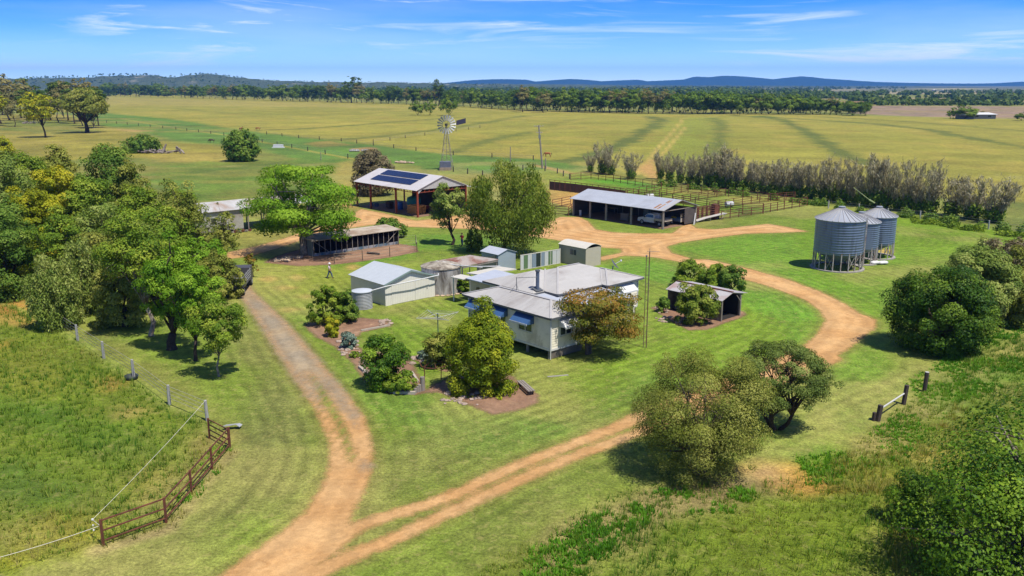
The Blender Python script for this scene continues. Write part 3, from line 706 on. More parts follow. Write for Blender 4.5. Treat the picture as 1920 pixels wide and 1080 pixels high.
# --- trees one by one round the homestead
tree('shade_tree', 'large vivid green spreading shade tree at the end of the dark open-fronted poultry shed', 'tree', (571,478), (470,674,301,465), 'layered', L_BRIGHT, barkg, dens=1.0, tr=.55, nl=22, seed=5, depthk=.85, nc=70)
tree('willow_tree', 'big drooping willow-like tree with forked dark trunk near the sandy yard', 'tree', (925,478), (872,1040,304,452), 'willow', L_WILLOW, barkd, dens=1.15, tr=.45, multi=2, nl=18, shape=(1.3,.4), seed=12, nc=80)
tree('leafy_tree', 'narrow grey-green tree on a straight dark trunk left of the drooping willow', 'tree', (849,459), (808,874,340,432), 'loose', L_PALE, barkd, dens=.95, tr=.22, nl=12, seed=7)
tree('bush', 'pale green leafy bush between the red-shirted person and the willow trunk', 'bush', (884,470), (868,905,428,472), 'willow', L_WILLOW, barkd, nl=6, tr=.06)
tree('bush', 'grey-brown twiggy dark bush growing behind the shed with solar panels', 'bush', (700,366), (661,741,284,376), 'dense', L_GREYBR, barkd, dens=1.1, nl=10)
tree('round_tree', 'rounded dark green tree standing alone in the left pasture past the log pile', 'tree', (453,302), (420,488,245,299), 'dense', L_DARK, barkd, dens=1.1, nl=10)
tree('bush', 'low spreading dark green bush beside the pile of dead logs', 'bush', (262,286), (232,300,255,286), 'dense', L_DARK, barkd, nl=6)
tree('garden_tree', 'broad golden-green tree in the front garden bed, the tallest by the house', 'tree', (905,733), (838,971,560,737), 'cone', L_GOLD, barkd, dens=1.25, nl=18, tr=.22, nc=130, seed=19, zmin=.15)
tree('garden_shrub', 'dark green rounded garden shrub behind the timber edging', 'shrub', (721,724), (680,763,625,722), 'dense', L_GLOSS, barkd, dens=1.2, nl=8)
tree('garden_shrub', 'small yellow-green spiky shrub behind the white sleeper', 'shrub', (752,734), (727,780,696,735), 'dense', L_MID, barkd, nl=5)
tree('garden_shrub', 'olive shrub half hidden behind the golden-green garden tree', 'shrub', (822,688), (795,852,624,686), 'dense', L_OLIVE, barkd, nl=6)
tree('garden_shrub', 'tiny silver-grey shrub at the edge of the olive shrub', 'shrub', (793,673), (784,803,655,675), 'dense', L_BLUE, barkd, nl=4, tr=.04)
tree('crepe_myrtle', 'rust-tinged spreading tree in front of the house corner', 'tree', (1105,664), (1047,1206,530,655), 'layered', L_RUST, bark, dens=.85, tr=.3, nl=20, multi=2, seed=11, nc=75)
tree('garden_shrub', 'tall bright green feathery shrub beside the cream garage', 'shrub', (610,610), (584,650,532,612), 'loose', L_MID, barkd, dens=1.2, nl=8)
tree('garden_shrub', 'deeper green feathery shrub touching the small round water tank', 'shrub', (655,604), (632,674,540,606), 'loose', L_DARK, barkd, dens=1.2, nl=8)
tree('golden_conifer', 'slender golden conifer with a forked tip in the left garden bed', 'conifer', (626,631), (610,638,586,631), 'cone', L_YELLOW, barkd, dens=1.3, nl=4, tr=.05)
tree('garden_shrub', 'compact blue-grey shrub below the golden conifer', 'shrub', (653,653), (641,667,620,653), 'dense', L_BLUE, barkd, dens=1.2, nl=4, tr=.04)
tree('garden_shrub', 'low leafy plant against the house corner by the concrete tank', 'shrub', (866,550), (856,880,518,552), 'loose', L_MID, barkd, nl=4, tr=.04)
tree('garden_shrub', 'low green shrub in the gap of the garden path', 'shrub', (664,670), (657,674,660,672), 'dense', L_MID, barkd, nl=3, tr=.03)
tree('bush', 'left one of the green bushes behind the old iron shelter', 'bush', (1292,540), (1262,1325,492,545), 'dense', L_MID, barkd, dens=1.1, nl=8)
tree('bush', 'middle one of the green bushes behind the old iron shelter', 'bush', (1335,545), (1305,1372,496,548), 'loose', L_MID, barkd, dens=1.2, nl=8)
tree('bush', 'right one of the green bushes behind the old iron shelter', 'bush', (1372,550), (1345,1397,497,552), 'dense', L_DARK, barkd, dens=1.1, nl=8)
tree('small_tree', 'bright leafy small tree hiding the front of the old iron shelter', 'tree', (1302,606), (1265,1342,528,602), 'loose', L_WILLOW, barkd, dens=1.1, nl=12, tr=.1)
tree('dwarf_conifer', 'little dark green conical conifer left of the old iron shelter', 'conifer', (1243,585), (1233,1255,550,585), 'cone', L_DARK, barkd, dens=1.3, nl=3, tr=.05)
tree('bush', 'dark green bush behind the right end of the poultry shed', 'bush', (735,445), (705,762,408,440), 'dense', L_DARK, barkd, nl=6)
tree('umbrella_tree', 'large brownish-green dome-shaped tree over the two-wheel track', 'tree', (1310,886), (1197,1428,664,900), 'dense', L_FG, bark, dens=.85, leaf=.85, tr=.2, multi=4, nl=44, nc=120, seed=21, shape=(1.25,.42))
tree('umbrella_tree', 'smaller dark grey-green dome-shaped tree with many bare limbs showing', 'tree', (1455,803), (1376,1540,641,792), 'umbrella', L_FG2, barkd, dens=.8, leaf=.85, tr=.24, multi=4, nl=34, nc=100, seed=22, shape=(1.2,.45))
tree('round_tree', 'dense rounded dark green tree below the silos', 'tree', (1752,657), (1668,1848,498,655), 'dense', L_DEEP, bark, dens=1.2, tr=.45, nl=14, nc=170, seed=31)
tree('bushy_tree', 'olive-green bushy tree directly behind the dense rounded tree', 'tree', (1812,606), (1745,1898,458,606), 'loose', L_PALE, bark, dens=1.05, nl=12, nc=90, seed=32)
tree('bushy_tree', 'olive bushy tree at the right frame edge below the boundary fence', 'tree', (1895,606), (1838,1985,472,608), 'loose', L_OLIVE, bark, dens=1.05, nl=12, nc=80, seed=33)
tree('bushy_tree', 'grey twiggy half-bare treetop above the olive bushy trees', 'tree', (1890,560), (1832,1965,436,545), 'sparse', L_GREYBR, bark, dens=.9, nl=26, nc=70, seed=34)
tree('near_tree', 'large glossy dark green tree filling the lower right corner', 'tree', (1965,1110), (1694,2250,775,1200), 'gum', L_GLOSS, barkg, dens=.62, leaf=1.5, tr=.4, multi=3, nl=90, nc=120, seed=41, depthk=.75)
tree('near_tree', 'low dark green bush at the foot of the glossy corner tree', 'tree', (1735,985), (1672,1790,885,998), 'dense', L_GLOSS, barkg, dens=.9, leaf=1.1, tr=.12, multi=2, nl=16, seed=42)
# --- the left wood
WOOD = [
 ('slender small tree on a curved pale trunk, nearest the driveway gate', (410,706), (368,470,553,662), 'loose', L_MID, .09, 9),
 ('bright green tree on a straight thin trunk behind the curved slender one', (367,676), (326,428,495,630), 'loose', L_BRIGHT, .16, 12),
 ('bright green tree on the thickest dark trunk of the wood edge', (322,655), (276,398,452,616), 'loose', L_BRIGHT, .42, 14),
 ('tall tree with twin pale trunks at the wood edge', (284,630), (212,330,390,560), 'gum', L_MID, .22, 14),
 ('olive tree with an orange-tinged top inside the wood edge', (235,612), (176,276,474,600), 'loose', L_OLIVE, .25, 10),
 ('pale grey-green tree nearest the white posts on the left', (103,614), (62,165,474,606), 'willow', L_PALE, .14, 10),
 ('pale feathery tree beside the nearest pale one', (160,588), (110,210,440,580), 'willow', L_PALE, .15, 10),
 ('dark tree at the left frame edge above the brown gate', (22,560), (-30,72,392,545), 'dense', L_DARK, .2, 10),
 ('small yellow-green tree at the left frame edge', (55,548), (0,112,450,545), 'loose', L_YELLOW, .15, 10),
 ('brownish leafy tree overhanging the parked truck', (418,560), (366,462,468,582), 'loose', L_OLIVE, .14, 12),
 ('sparse red-tipped sapling right of the truck', (476,520), (462,484,472,520), 'sparse', L_RUST, .05, 5),
 ('fresh green leafy tree above the truck', (392,535), (340,436,440,540), 'loose', L_BRIGHT, .18, 12),
 ('half-bare olive tree in front of the long iron shed', (372,525), (312,402,335,505), 'sparse', L_OLIVE, .16, 24),
 ('thin tree standing against the long shed wall', (425,500), (395,456,392,500), 'sparse', L_OLIVE, .1, 16),
 ('dark green tree with rounded top, highest of the wood', (215,455), (162,272,273,430), 'dense', L_DARK, .3, 12),
 ('olive tree rising right beside the highest rounded one', (258,462), (222,300,300,450), 'loose', L_OLIVE, .22, 12),
 ('flat olive treetop between two yellow-green trees at the back', (118,420), (76,155,277,400), 'dense', L_OLIVE, .2, 10),
 ('broad yellow-green tree in the middle of the wood', (118,488), (62,180,306,470), 'loose', L_YELLOW, .26, 16),
 ('yellow tree lower left of the broad yellow-green one', (78,515), (30,128,340,500), 'loose', L_YELLOW, .22, 14),
 ('grey-green tree at the left frame edge of the wood', (20,470), (-40,66,280,450), 'dense', L_PALE, .25, 12),
 ('dark tree behind the grey-green one at the frame edge', (58,450), (24,104,288,440), 'dense', L_MID, .22, 10),
 ('green tree between the yellow-green and the highest rounded tree', (166,490), (128,222,330,480), 'gum', L_MID, .24, 12),
 ('bright green tree right of centre in the wood', (275,500), (228,324,352,490), 'dense', L_MID, .24, 12),
 ('leafy tree low in the middle of the wood', (200,535), (150,252,372,520), 'gum', L_PALE, .24, 12),
 ('dark leafy tree low left in the wood', (30,520), (-30,84,372,510), 'dense', L_DARK, .22, 10),
 ('green tree above the twin pale trunks', (245,560), (200,304,398,545), 'gum', L_PALE, .24, 14),
 ('mid-green tree facing the long iron shed', (318,540), (268,366,384,525), 'loose', L_MID, .22, 14),
 ('dull green tree behind the slender saplings', (120,560), (72,172,396,548), 'gum', L_MID, .22, 12),
 ('olive tree wedged between the pale trunks and the bright one', (292,585), (246,338,430,575), 'loose', L_MID, .2, 12),
 ('leafy tree in the heart of the wood with a pale trunk', (190,575), (150,236,420,560), 'gum', L_OLIVE, .22, 14),
 ('low yellow bush poking up at the top left of the wood', (10,300), (-30,26,258,300), 'dense', L_YELLOW, .1, 6),
 ('green tree leaning over the shed roof end', (345,480), (300,386,352,480), 'gum', L_MID, .18, 14),
]
for i, (lb, b, bx, stl, lm_, tr_, nl_) in enumerate(WOOD):
    t = tree('wood_tree', lb, 'tree', b, bx, stl, lm_, barkg if i in (0, 3, 6, 12, 29) else barkd, 'trees of the wood on the left', tr=tr_, nl=nl_, seed=300+i, dens=.9 if stl != 'sparse' else .55)
# --- prototype gums for the distance (each copied)
def gum_proto(seed, lm, h=17, w=5.2, crown0=.3, n=900, s=.75, style='gum', tr=.28, bk=barkd):
    rng = np.random.default_rng(seed); rz = h*(1-crown0)/2; cz = h-rz
    P_, N_, ti, cl, T = crown_points(rng, w, w, rz*.92, style, n, 26)
    P_[:, 2] += cz; k = P_[:, 2] > .3; P_, N_, ti = P_[k], N_[k], ti[k]
    vv, ff = leaf_quads(P_, N_, s*1.2, s*.85, rng)
    t = thing('gum_tree', 'x', 'tree', (0, 0, 0)); npmesh('crown', vv, ff, lm, t, dict(tint=('FACE', 'FLOAT', ti)))
    trunk_mesh('trunk', rng, (0, 0, cz), cl, h*crown0*1.05, tr, bk, 8, parent=t, twig=False, seg=4)
    return t
PROT = [gum_proto(1, L_FAR, 17, 6.2, .02, 2300, style='loose', bk=bark, tr=.2), gum_proto(2, L_FARD, 16, 5.6, .04, 2100, style='loose', bk=barkg, tr=.2), gum_proto(3, L_FAR, 15, 6.8, .0, 2300, style='loose', bk=bark, tr=.2), gum_proto(4, L_FARO, 17, 4.6, .3, 900),
        gum_proto(5, L_FARD, 20, 4.8, .35, 800, style='sparse'), gum_proto(6, L_FAR, 13, 6.8, .0, 2000, style='dense', bk=bark, tr=.2)]
used = [False]*6
def gum(k, loc, rz, sc_, label, group):
    if not used[k]:
        used[k] = True; t = PROT[k]; t.location = loc; t.rotation_euler = (0, 0, rz); t.scale = sc_ if hasattr(sc_, '__len__') else (sc_,)*3
        t['label'] = label; t['group'] = group; return t
    return dup(PROT[k], loc, rz, sc_, label, group)
rn = random.Random(8)
bx = [195,300,400,520,640,760,830,900,960,1000,1080,1200,1350,1500,1622]; by = [180.5,182.5,185.5,189.5,192.5,196,198,202,206,207.5,210.5,213,214,214.5,216.5]
hx = [195,240,300,400,520,640,700,830,900,1000,1200,1400,1500,1570,1622]; hh = [154,150,155,158,158,156,160,165,164,163,167,171,176,183,190]
nb = 0
def belt_label(x):
    if x < 640: return 'dark gum tree in the left stretch of the long belt past the yellow paddock', 'gum trees in the left stretch of the belt'
    if x < 1000: return 'gum tree in the middle stretch of the belt behind the windmill', 'gum trees in the middle stretch of the belt'
    return 'green gum tree in the right stretch of the long belt past the paddock', 'gum trees in the right stretch of the belt'
x = 196
while x < 1622:
    yb = float(np.interp(x, bx, by)); yt = float(np.interp(x, hx, hh))
    for row in range(2):
        xx = x+rn.uniform(-4, 4); y = yb-row*rn.uniform(1.6, 3.0)-rn.uniform(0, .6)
        if y < 176: y = 176+rn.uniform(0, 1)
        p = G(xx, y); ht = ztop(p, yt+rn.uniform(-3, 9)); ht = max(7, min(24, ht))
        k = rn.choice([0, 0, 2, 2, 5, 1, 3]) if xx > 1000 else rn.choice([0, 1, 1, 4, 3, 2, 5, 1])
        h0 = [17, 16, 15, 17, 20, 13][k]; s = ht/h0; sx_ = s*rn.uniform(.85, 1.2)*(1.1 if xx > 1000 else 1)
        lb, gp = belt_label(xx); gum(k, p, rn.uniform(0, 6.28), (sx_, sx_, s), lb, gp); nb += 1
    x += 11.5*rn.uniform(.8, 1.25) if x > 640 else 10.*rn.uniform(.8, 1.2)
def gpx(k, b, yt, label, wsc=1., group=None, w=None):
    p = G(*b); ht = ztop(p, yt); h0 = [17, 16, 15, 17, 20, 13][k]; s = ht/h0
    sx_ = s*wsc
    if w: sx_ = w/2/(F/depth(p))/[5.4, 5, 6, 4.6, 4.8, 6][k]
    return gum(k, p, rn.uniform(0, 6.28), (sx_, sx_, s), label, group)
gpx(4, (659,192.5), 141, 'tallest ragged gum rising above the middle of the tree belt', w=40)
gpx(4, (822,199), 146, 'pale tall gum rising above the belt left of the windmill', w=26)
gpx(3, (980,210), 158, 'tall brownish gum above the belt right of the windmill', w=28)
gpx(3, (1018,211), 172, 'rounded gum in front of the belt right of the windmill', w=30)
gpx(0, (1387,216), 176, 'dark upright cypress-like tree at the right stretch of the belt', w=16)
gpx(2, (783,216), 187, 'short gum in the paddock, leftmost of three before the belt', w=28)
gpx(2, (806,216), 184, 'middle one of three short gums in the paddock before the belt', w=22)
gpx(2, (842,217), 176, 'short gum right behind the windmill wheel, last of three', w=32)
gpx(2, (1808,223), 195, 'broad green tree beside the far white farmhouse', w=50)
gpx(0, (1782,223), 204, 'small green tree left of the broad one by the far farmhouse', w=16)
gpx(3, (1843,221), 207, 'small tree right of the far white farmhouse roof', w=14)
gpx(2, (1915,226), 209, 'small round tree at the right frame edge of the paddock', w=26)
gpx(0, (1598,217), 186, 'green tree at the right end of the tree belt', w=36)
gpx(5, (1622,217), 190, 'spreading last tree beyond the right end of the belt', w=22)
# the wood at the upper left
UL = [(18,226,152,58),(2,232,168,50),(52,229,165,40),(40,222,148,60),(72,224,160,46),(95,226,150,52),(110,230,168,40),(128,226,150,48),(140,232,162,40),(150,228,146,44),(176,240,150,58),(155,236,165,34),(185,236,160,40),(28,238,190,32),(-20,235,150,60),(-50,245,150,70),(120,222,140,50),(60,218,142,50),(5,216,136,60),(170,226,144,44)]
for i, (x_, y_, t_, w_) in enumerate(UL):
    gpx([3, 3, 4, 3, 1, 4][i % 6], (x_, y_), t_, 'olive gum tree in the open wood at the upper left', w=w_, group='gums of the upper left wood')
tree('gum_tree', 'thick black-trunked gum at the front right of the upper left wood', 'tree', (164,249), (118,202,168,226), 'gum', L_OLIVE, barkd, tr=1.0, nl=14, seed=501, dens=.9)
tree('gum_tree', 'lone bright yellow-green tree with a bare trunk in the upper left pasture', 'tree', (86,258), (46,108,173,232), 'layered', L_YELLOW, barkd, tr=.4, nl=14, seed=502, dens=.8)
tree('gum_tree', 'yellow-green treetop cut by the left frame edge', 'tree', (-6,236), (-30,16,175,212), 'layered', L_YELLOW, barkd, tr=.4, nl=10, seed=503)
# hedgerows, scrub and woodland on the plain: beyond counting
def scrub(name, regions, seed, s0=1., lm=L_FARD, hmul=1.):
    """regions: (x0,x1,y0,y1,n,h)"""
    rng = np.random.default_rng(seed); Ps = []; Ns = []; S = []; TI = []
    for (x0, x1, y0, y1, n, h) in regions:
        for _ in range(n):
            p = G(rng.uniform(x0, x1), rng.uniform(y0, y1)); hh_ = h*rng.uniform(.5, 1.3); r = hh_*rng.uniform(.5, .95)
            m_ = 26; u = unit(rng.normal(size=(m_, 3))); u[:, 2] = np.abs(u[:, 2])
            Ps.append(np.array(p)+u*np.array([r, r, hh_*.9])*rng.uniform(.4, 1, (m_, 1))+np.array([0, 0, hh_*.08])); Ns.append(unit(u+rng.normal(size=(m_, 3))*.5))
            S.append(np.full((m_, 1), r*.62)); t0 = rng.random(); TI.append(np.clip(t0*.6+.2+rng.normal(size=m_)*.18, 0, 1))
    P_, N_, S_, ti = np.concatenate(Ps), np.concatenate(Ns), np.concatenate(S), np.concatenate(TI)
    vv, ff = leaf_quads(P_, N_, S_*1.2, S_, rng)
    return tag(npmesh(name, vv, ff, lm, None, dict(tint=('FACE', 'FLOAT', ti))), kind='stuff')
scrub('hedgerow_scrub', [(1625,1760,193.5,196,80,6),(1650,1925,195,198,120,6),(1775,1925,186,188,70,7),(1590,1700,188,190,40,7),(1720,1900,182.5,184,40,7),(1500,1640,183,186,60,8),(1380,1560,181,186,100,8),(1560,1760,177,179,60,8),(1790,1925,176,178,50,8),(1340,1560,178,181,90,8),(1300,1500,175,179,100,9)], 3)
scrub('distant_woodland', [(620,1400,164,173,1500,10),(620,1400,173,184,900,10),(1300,1700,164,168,160,9),(1300,1560,168,174,200,9),(1640,1925,173,175,70,8),(180,640,166,180,500,10),(-100,620,160,166,500,11)], 4)
scrub('ridge_woodland', [(0,10,170,171,2,8)], 5)
# trees standing along the near ridge crest
rng = np.random.default_rng(77); Ps = []; Ns = []; S = []; TI = []
for _ in range(620):
    xp = rng.uniform(60, 960); Y = 3600+rng.uniform(-260, 120); Xw = (xp-960)/1620*Y
    yp = np.interp(xp, [a[0] for a in PR_MID], [a[1] for a in PR_MID]); hz_ = max((157.3-yp)/1664*3600+H, 0)*math.exp(-((Y-3600)/420*1.9)**2)
    h = rng.uniform(3.5, 8)*(1.1 if xp < 470 else .75); m_ = 16; u = unit(rng.normal(size=(m_, 3)))
    Ps.append(np.array([Xw, Y, hz_+h*.75])+u*np.array([h*.55, h*.55, h*.42])*rng.uniform(.4, 1, (m_, 1))); Ns.append(unit(u+rng.normal(size=(m_, 3))*.4)); S.append(np.full((m_, 1), h*.42)); TI.append(rng.random(m_))
vv, ff = leaf_quads(np.concatenate(Ps), np.concatenate(Ns), np.concatenate(S)*1.2, np.concatenate(S), rng)
tag(npmesh('ridge_woodland', vv, ff, L_FARD, None, dict(tint=('FACE', 'FLOAT', np.concatenate(TI)))), kind='stuff')
# --- grey half-bare windbreak
def cas_proto(seed, h=6.5, n=2500, dark=.3):
    rng = np.random.default_rng(seed); t = thing('windbreak_shrub', 'x', 'shrub', (0, 0, 0))
    mb = MB(); ends = []
    for i in range(13):
        a = rng.random()*6.28; sp = rng.uniform(.08, .42); L = h*rng.uniform(.7, 1.)
        b0 = Vector((math.cos(a)*.25, math.sin(a)*.25, 0)); d = Vector((math.cos(a)*sp, math.sin(a)*sp, 1)).normalized()
        bend = Vector((rng.normal()*.4, rng.normal()*.4, 0))
        pts = [b0, b0+d*L*.3, b0+d*L*.62+bend*.5, b0+d*L+bend]; mb.tube(pts, [.09, .06, .04, .015], 4)
        ends.append(pts)
        for j in range(7):
            q_ = pts[1].lerp(pts[2], rng.random()) if j < 4 else pts[2].lerp(pts[3], rng.random())
            e = q_+Vector((rng.normal()*.45, rng.normal()*.45, rng.uniform(.5, 1.3)))
            mb.tube([q_, q_.lerp(e, .5)+Vector((rng.normal()*.06, rng.normal()*.06, 0)), e], [.03, .02, .006], 3, cap=False)
            ends.append([q_, q_, e, e])
    mb.build('stem', barkg, t)
    k = rng.integers(len(ends), size=n); tt = rng.random((n, 1))**.8
    A = np.array([[tuple(e[1]), tuple(e[3])] for e in ends]); P_ = A[k, 0]*(1-tt)+A[k, 1]*tt+rng.normal(size=(n, 3))*.16
    N_ = unit(rng.normal(size=(n, 3))*np.array([1, 1, .4])); T = np.array([0, 0, 1.])+rng.normal(size=(n, 3))*.3+unit(P_*np.array([1, 1, 0]))*.35
    vv, ff = leaf_quads(P_, N_, .5, .07, rng, T)
    npmesh('foliage', vv, ff, L_CAS, t, dict(tint=('FACE', 'FLOAT', rng.random(n))))
    m_ = 620; u = unit(rng.normal(size=(m_, 3))); P2 = u*np.array([1.3, 1.3, h*.24])*rng.uniform(.5, 1, (m_, 1))+np.array([0, 0, h*.18]); P2[:, 2] = np.abs(P2[:, 2])
    vv, ff = leaf_quads(P2, unit(u+rng.normal(size=(m_, 3))*.5), .32, .26, rng)
    npmesh('undergrowth', vv, ff, L_DARK, t, dict(tint=('FACE', 'FLOAT', rng.random(m_))))
    return t
CP = [cas_proto(60+i) for i in range(6)]; cu = [False]*6
ORD = 'first second third fourth fifth sixth seventh eighth ninth tenth eleventh twelfth thirteenth fourteenth fifteenth sixteenth seventeenth eighteenth nineteenth twentieth'.split()
CB = [(1107,322,287),(1130,326,270),(1145,328,280),(1183,336,284)]
for i, (x_, y_, t_) in enumerate(CB):
    p = G(x_, y_); s = ztop(p, t_)/6.5; k = i % 6; lb = ['small dark green-based shrub at the left end of the windbreak', 'tallest grey shrub of the separate left clump', 'dark grey shrub leaning right in the left clump', 'single grey shrub between the left clump and the long row'][i]
    if not cu[k]: cu[k] = True; CP[k].location = p; CP[k].scale = (s, s, s); CP[k]['label'] = lb; CP[k]['group'] = 'grey windbreak shrubs'
    else: dup(CP[k], p, 1., s, lb, 'grey windbreak shrubs')
row = [(1238,339,286),(1256,342,290),(1275,346,295),(1293,349,288),(1308,350,292),(1325,352,290),(1342,354,281),(1358,356,287),(1376,358,290),(1394,360,298),(1412,362,299),(1430,365,296),(1447,367,300),(1465,369,301),(1483,371,297),(1500,373,301),(1520,375,305),(1540,377,308),(1560,380,297),(1582,384,303),(1600,386,310),(1620,390,298),(1640,392,292),(1660,394,305),(1682,397,312),(1702,400,318),(1722,403,322),(1742,405,318),(1784,408,326),(1822,414,332),(1862,420,345)]
for i, (x_, y_, t_) in enumerate(row):
    p = G(x_, y_-3); s = ztop(p, t_)/6.5*1.05; k = (i*5+2) % 6
    if i < 20: lb = 'grey feathery half-bare shrub, %s from the left end of the long windbreak row' % ORD[i]
    else: lb = 'grey feathery half-bare shrub, %s from the right end of the long windbreak row' % ORD[len(row)-1-i]
    s *= rn.uniform(.84, 1.1); w_ = s*(rn.uniform(.8, 1.15) if i < 28 else 1.35)
    if not cu[k]: cu[k] = True; CP[k].location = p; CP[k].scale = (w_, w_, s); CP[k].rotation_euler = (0, 0, i*1.3); CP[k]['label'] = lb; CP[k]['group'] = 'grey windbreak shrubs'
    else: dup(CP[k], p, i*1.3, (w_, w_, s), lb, 'grey windbreak shrubs')
# weeds along the windbreak's foot
def brush(name, seed, pts, hw, n, h, lm, s):
    rng = np.random.default_rng(seed); a = np.array([tuple(G(*p))[:2] for p in pts]); L = np.linalg.norm(np.diff(a, axis=0), axis=1); cum = np.concatenate([[0], np.cumsum(L)])
    nclump = max(8, int(cum[-1]/1.3)); d = rng.random(nclump)*cum[-1]; cxy = np.stack([np.interp(d, cum, a[:, 0]), np.interp(d, cum, a[:, 1])], 1)+rng.normal(size=(nclump, 2))*hw*.5
    hh_ = h*rng.uniform(.4, 1.2, nclump); k = rng.integers(nclump, size=n); u = unit(rng.normal(size=(n, 3))); u[:, 2] = np.abs(u[:, 2])
    P_ = np.concatenate([cxy[k], np.zeros((n, 1))], 1)+u*np.stack([np.full(n, .9), np.full(n, .9), hh_[k]], 1)*rng.uniform(.5, 1, (n, 1))
    vv, ff = leaf_quads(P_, unit(u+rng.normal(size=(n, 3))*.6), s, s*.6, rng)
    return tag(npmesh(name, vv, ff, lm, None, dict(tint=('FACE', 'FLOAT', np.clip(rng.random(nclump)[k]*.5+rng.random(n)*.5, 0, 1)))), kind='stuff')
brush('weeds', 1, [(1225,345),(1330,358),(1430,370),(1540,386),(1620,398),(1700,406),(1800,422),(1925,440)], 1.6, 9000, 1.5, L_DARK, .34)
brush('weeds', 2, [(1700,412),(1800,430),(1925,446),(2050,465)], 1.2, 3500, .9, L_MID, .3)
# ------------------------------------------------------------------ grass and weeds close to the viewpoint
def tufts(name, zones, seed, lm, h=(.18, .5), blades=7, bw=.02, spread=.14, noise=None, flop=.6):
    rng = np.random.default_rng(seed); Pt = []
    for (pp, dens) in zones:
        w_ = pxs(pp); x0, y0 = w_.min(0); x1, y1 = w_.max(0); n = int((x1-x0)*(y1-y0)*dens)
        X = rng.uniform(x0, x1, n); Y = rng.uniform(y0, y1, n); k = sd_poly(X, Y, w_) > -.2+.5*rng.random(n)
        if noise: k &= fbm(X, Y, noise[0], seed+3) > noise[1]+.1*(rng.random(n)-.5)
        Pt.append(np.stack([X[k], Y[k]], 1))
    Pt = np.concatenate(Pt); n = len(Pt); hv = (h[0]+(h[1]-h[0])*fbm(Pt[:, 0], Pt[:, 1], 3.5, 2)**1.2*(.6+.8*rng.random(n)))
    k = np.repeat(np.arange(n), blades); N = len(k); a = rng.random(N)*6.28; o = rng.random(N)*spread
    B = np.stack([Pt[k, 0]+np.cos(a)*o, Pt[k, 1]+np.sin(a)*o, np.zeros(N)], 1); hh_ = hv[k]*(.6+.6*rng.random(N)); fl = flop*hh_*(.3+.9*rng.random(N))
    tip = B+np.stack([np.cos(a)*fl, np.sin(a)*fl, hh_], 1); sd_ = np.stack([-np.sin(a), np.cos(a), np.zeros(N)], 1)*(bw*(.6+.8*rng.random(N)))[:, None]
    vv = np.stack([B-sd_, B+sd_, tip], 1).reshape(-1, 3); ff = np.arange(3*N).reshape(N, 3)
    ti = np.clip(fbm(Pt[:, 0], Pt[:, 1], 6, 8)[k]*1.5-.35+.5*(rng.random(N)-.5), 0, 1)
    return tag(npmesh(name, vv, ff, lm, None, dict(tint=('FACE', 'FLOAT', ti))), kind='stuff')
L_GR = LM('grass_blades', (92,132,40), (132,156,54), (178,172,88), .8, trans=.4, rough=.7)
L_GR2 = LM('grass_straw', (128,142,56), (164,160,76), (200,184,116), .8, trans=.4, rough=.7)
L_WD = LM('weed_leaf', (84,140,32), (112,162,42), (146,184,64), .85, trans=.4, rough=.6)
tufts('grass', [(PAD, 5.4)], 1, L_GR, (.08, .62), 7, .022, .2)
tufts('grass', [(WEED, 7)], 2, L_GR, (.06, .6), 7, .02, .18)
tufts('dry_grass', [([(60,960),(240,950),(380,830),(420,850),(330,970),(190,1020),(20,1070),(-60,1040)], 3), ([(1560,860),(1700,840),(1800,760),(1860,800),(1720,930),(1560,930)], 7), ([(1640,930),(1720,960),(1740,1090),(1660,1100)], 6), ([(420,842),(445,850),(330,985),(190,1035),(185,1020),(310,980)], 6)], 3, L_GR2, (.2, .65), 7, .02, .18)
tufts('leafy_weeds', [([(880,1095),(1000,1035),(1090,980),(1190,925),(1340,905),(1430,925),(1380,960),(1240,965),(1170,1015),(1080,1090)], 26)], 4, L_WD, (.12, .3), 8, .05, .2, noise=(2.6, .43))
tufts('leafy_weeds', [([(1480,860),(1600,840),(1700,760),(1780,780),(1700,860),(1540,900)], 14), ([(1700,720),(1790,660),(1925,600),(2000,640),(1860,740),(1740,770)], 12), ([(1500,880),(1600,870),(1580,910),(1500,910)], 12)], 5, L_WD, (.1, .28), 8, .05, .2, noise=(3., .46))
tufts('leafy_weeds', [([(340,965),(440,850),(425,840),(395,845),(350,905),(318,960)], 9)], 6, L_WD, (.12, .35), 8, .04, .2, noise=(2., .5))
# ================================================================== BUILDINGS
M_ROOF = mat('grey_roof', C(206,202,195), .5, .07, .6, metal=.0, spec=.5, streak=(0, .76, .05, .93), dirt=C(176,168,160), dscale=.4, damt=.42, stretch=(.5, 1.6, 1))
M_ROOFY = mat('grey_roof_sheets', C(200,196,194), .5, .08, .6, spec=.5, streak=(1, .76, .07, .86))
M_CAP = mat('ridge_cap', C(202,198,194), .5, .05)
M_INF = mat('pale_blue_roof', C(206,212,224), .45, .05, spec=.5, streak=(0, .76, .06, .9))
M_BOARD = mat('cream_board', C(246,238,216,.78), .6, .08, 1.3, dirt=C(206,194,164), dscale=.5, damt=.4)
M_TRIM = mat('dark_gutter', C(104,108,112), .5, .1)
M_WHITE = mat('white_paint', C(240,240,238), .5, .05)
M_BLUE = mat('sky_sheen_awning', C(70,108,156), .4, .06, spec=.5)  # shaded-side awnings: reflected sky blue painted into the base colour; dish mount shares it
M_GLASS = mat('window_glass', C(52,62,74), .08, .1, spec=.8)
M_STUMP = mat('stump_grey', C(150,148,142), .9, .15)
M_BATTEN = mat('weathered_batten', C(158,146,134), .9, .2)
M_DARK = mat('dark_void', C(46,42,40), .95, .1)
M_ZINC = mat('zinc_sheet', C(190,192,194), .42, .14, .9, spec=.55, dirt=C(150,146,142), dscale=.7, damt=.42)
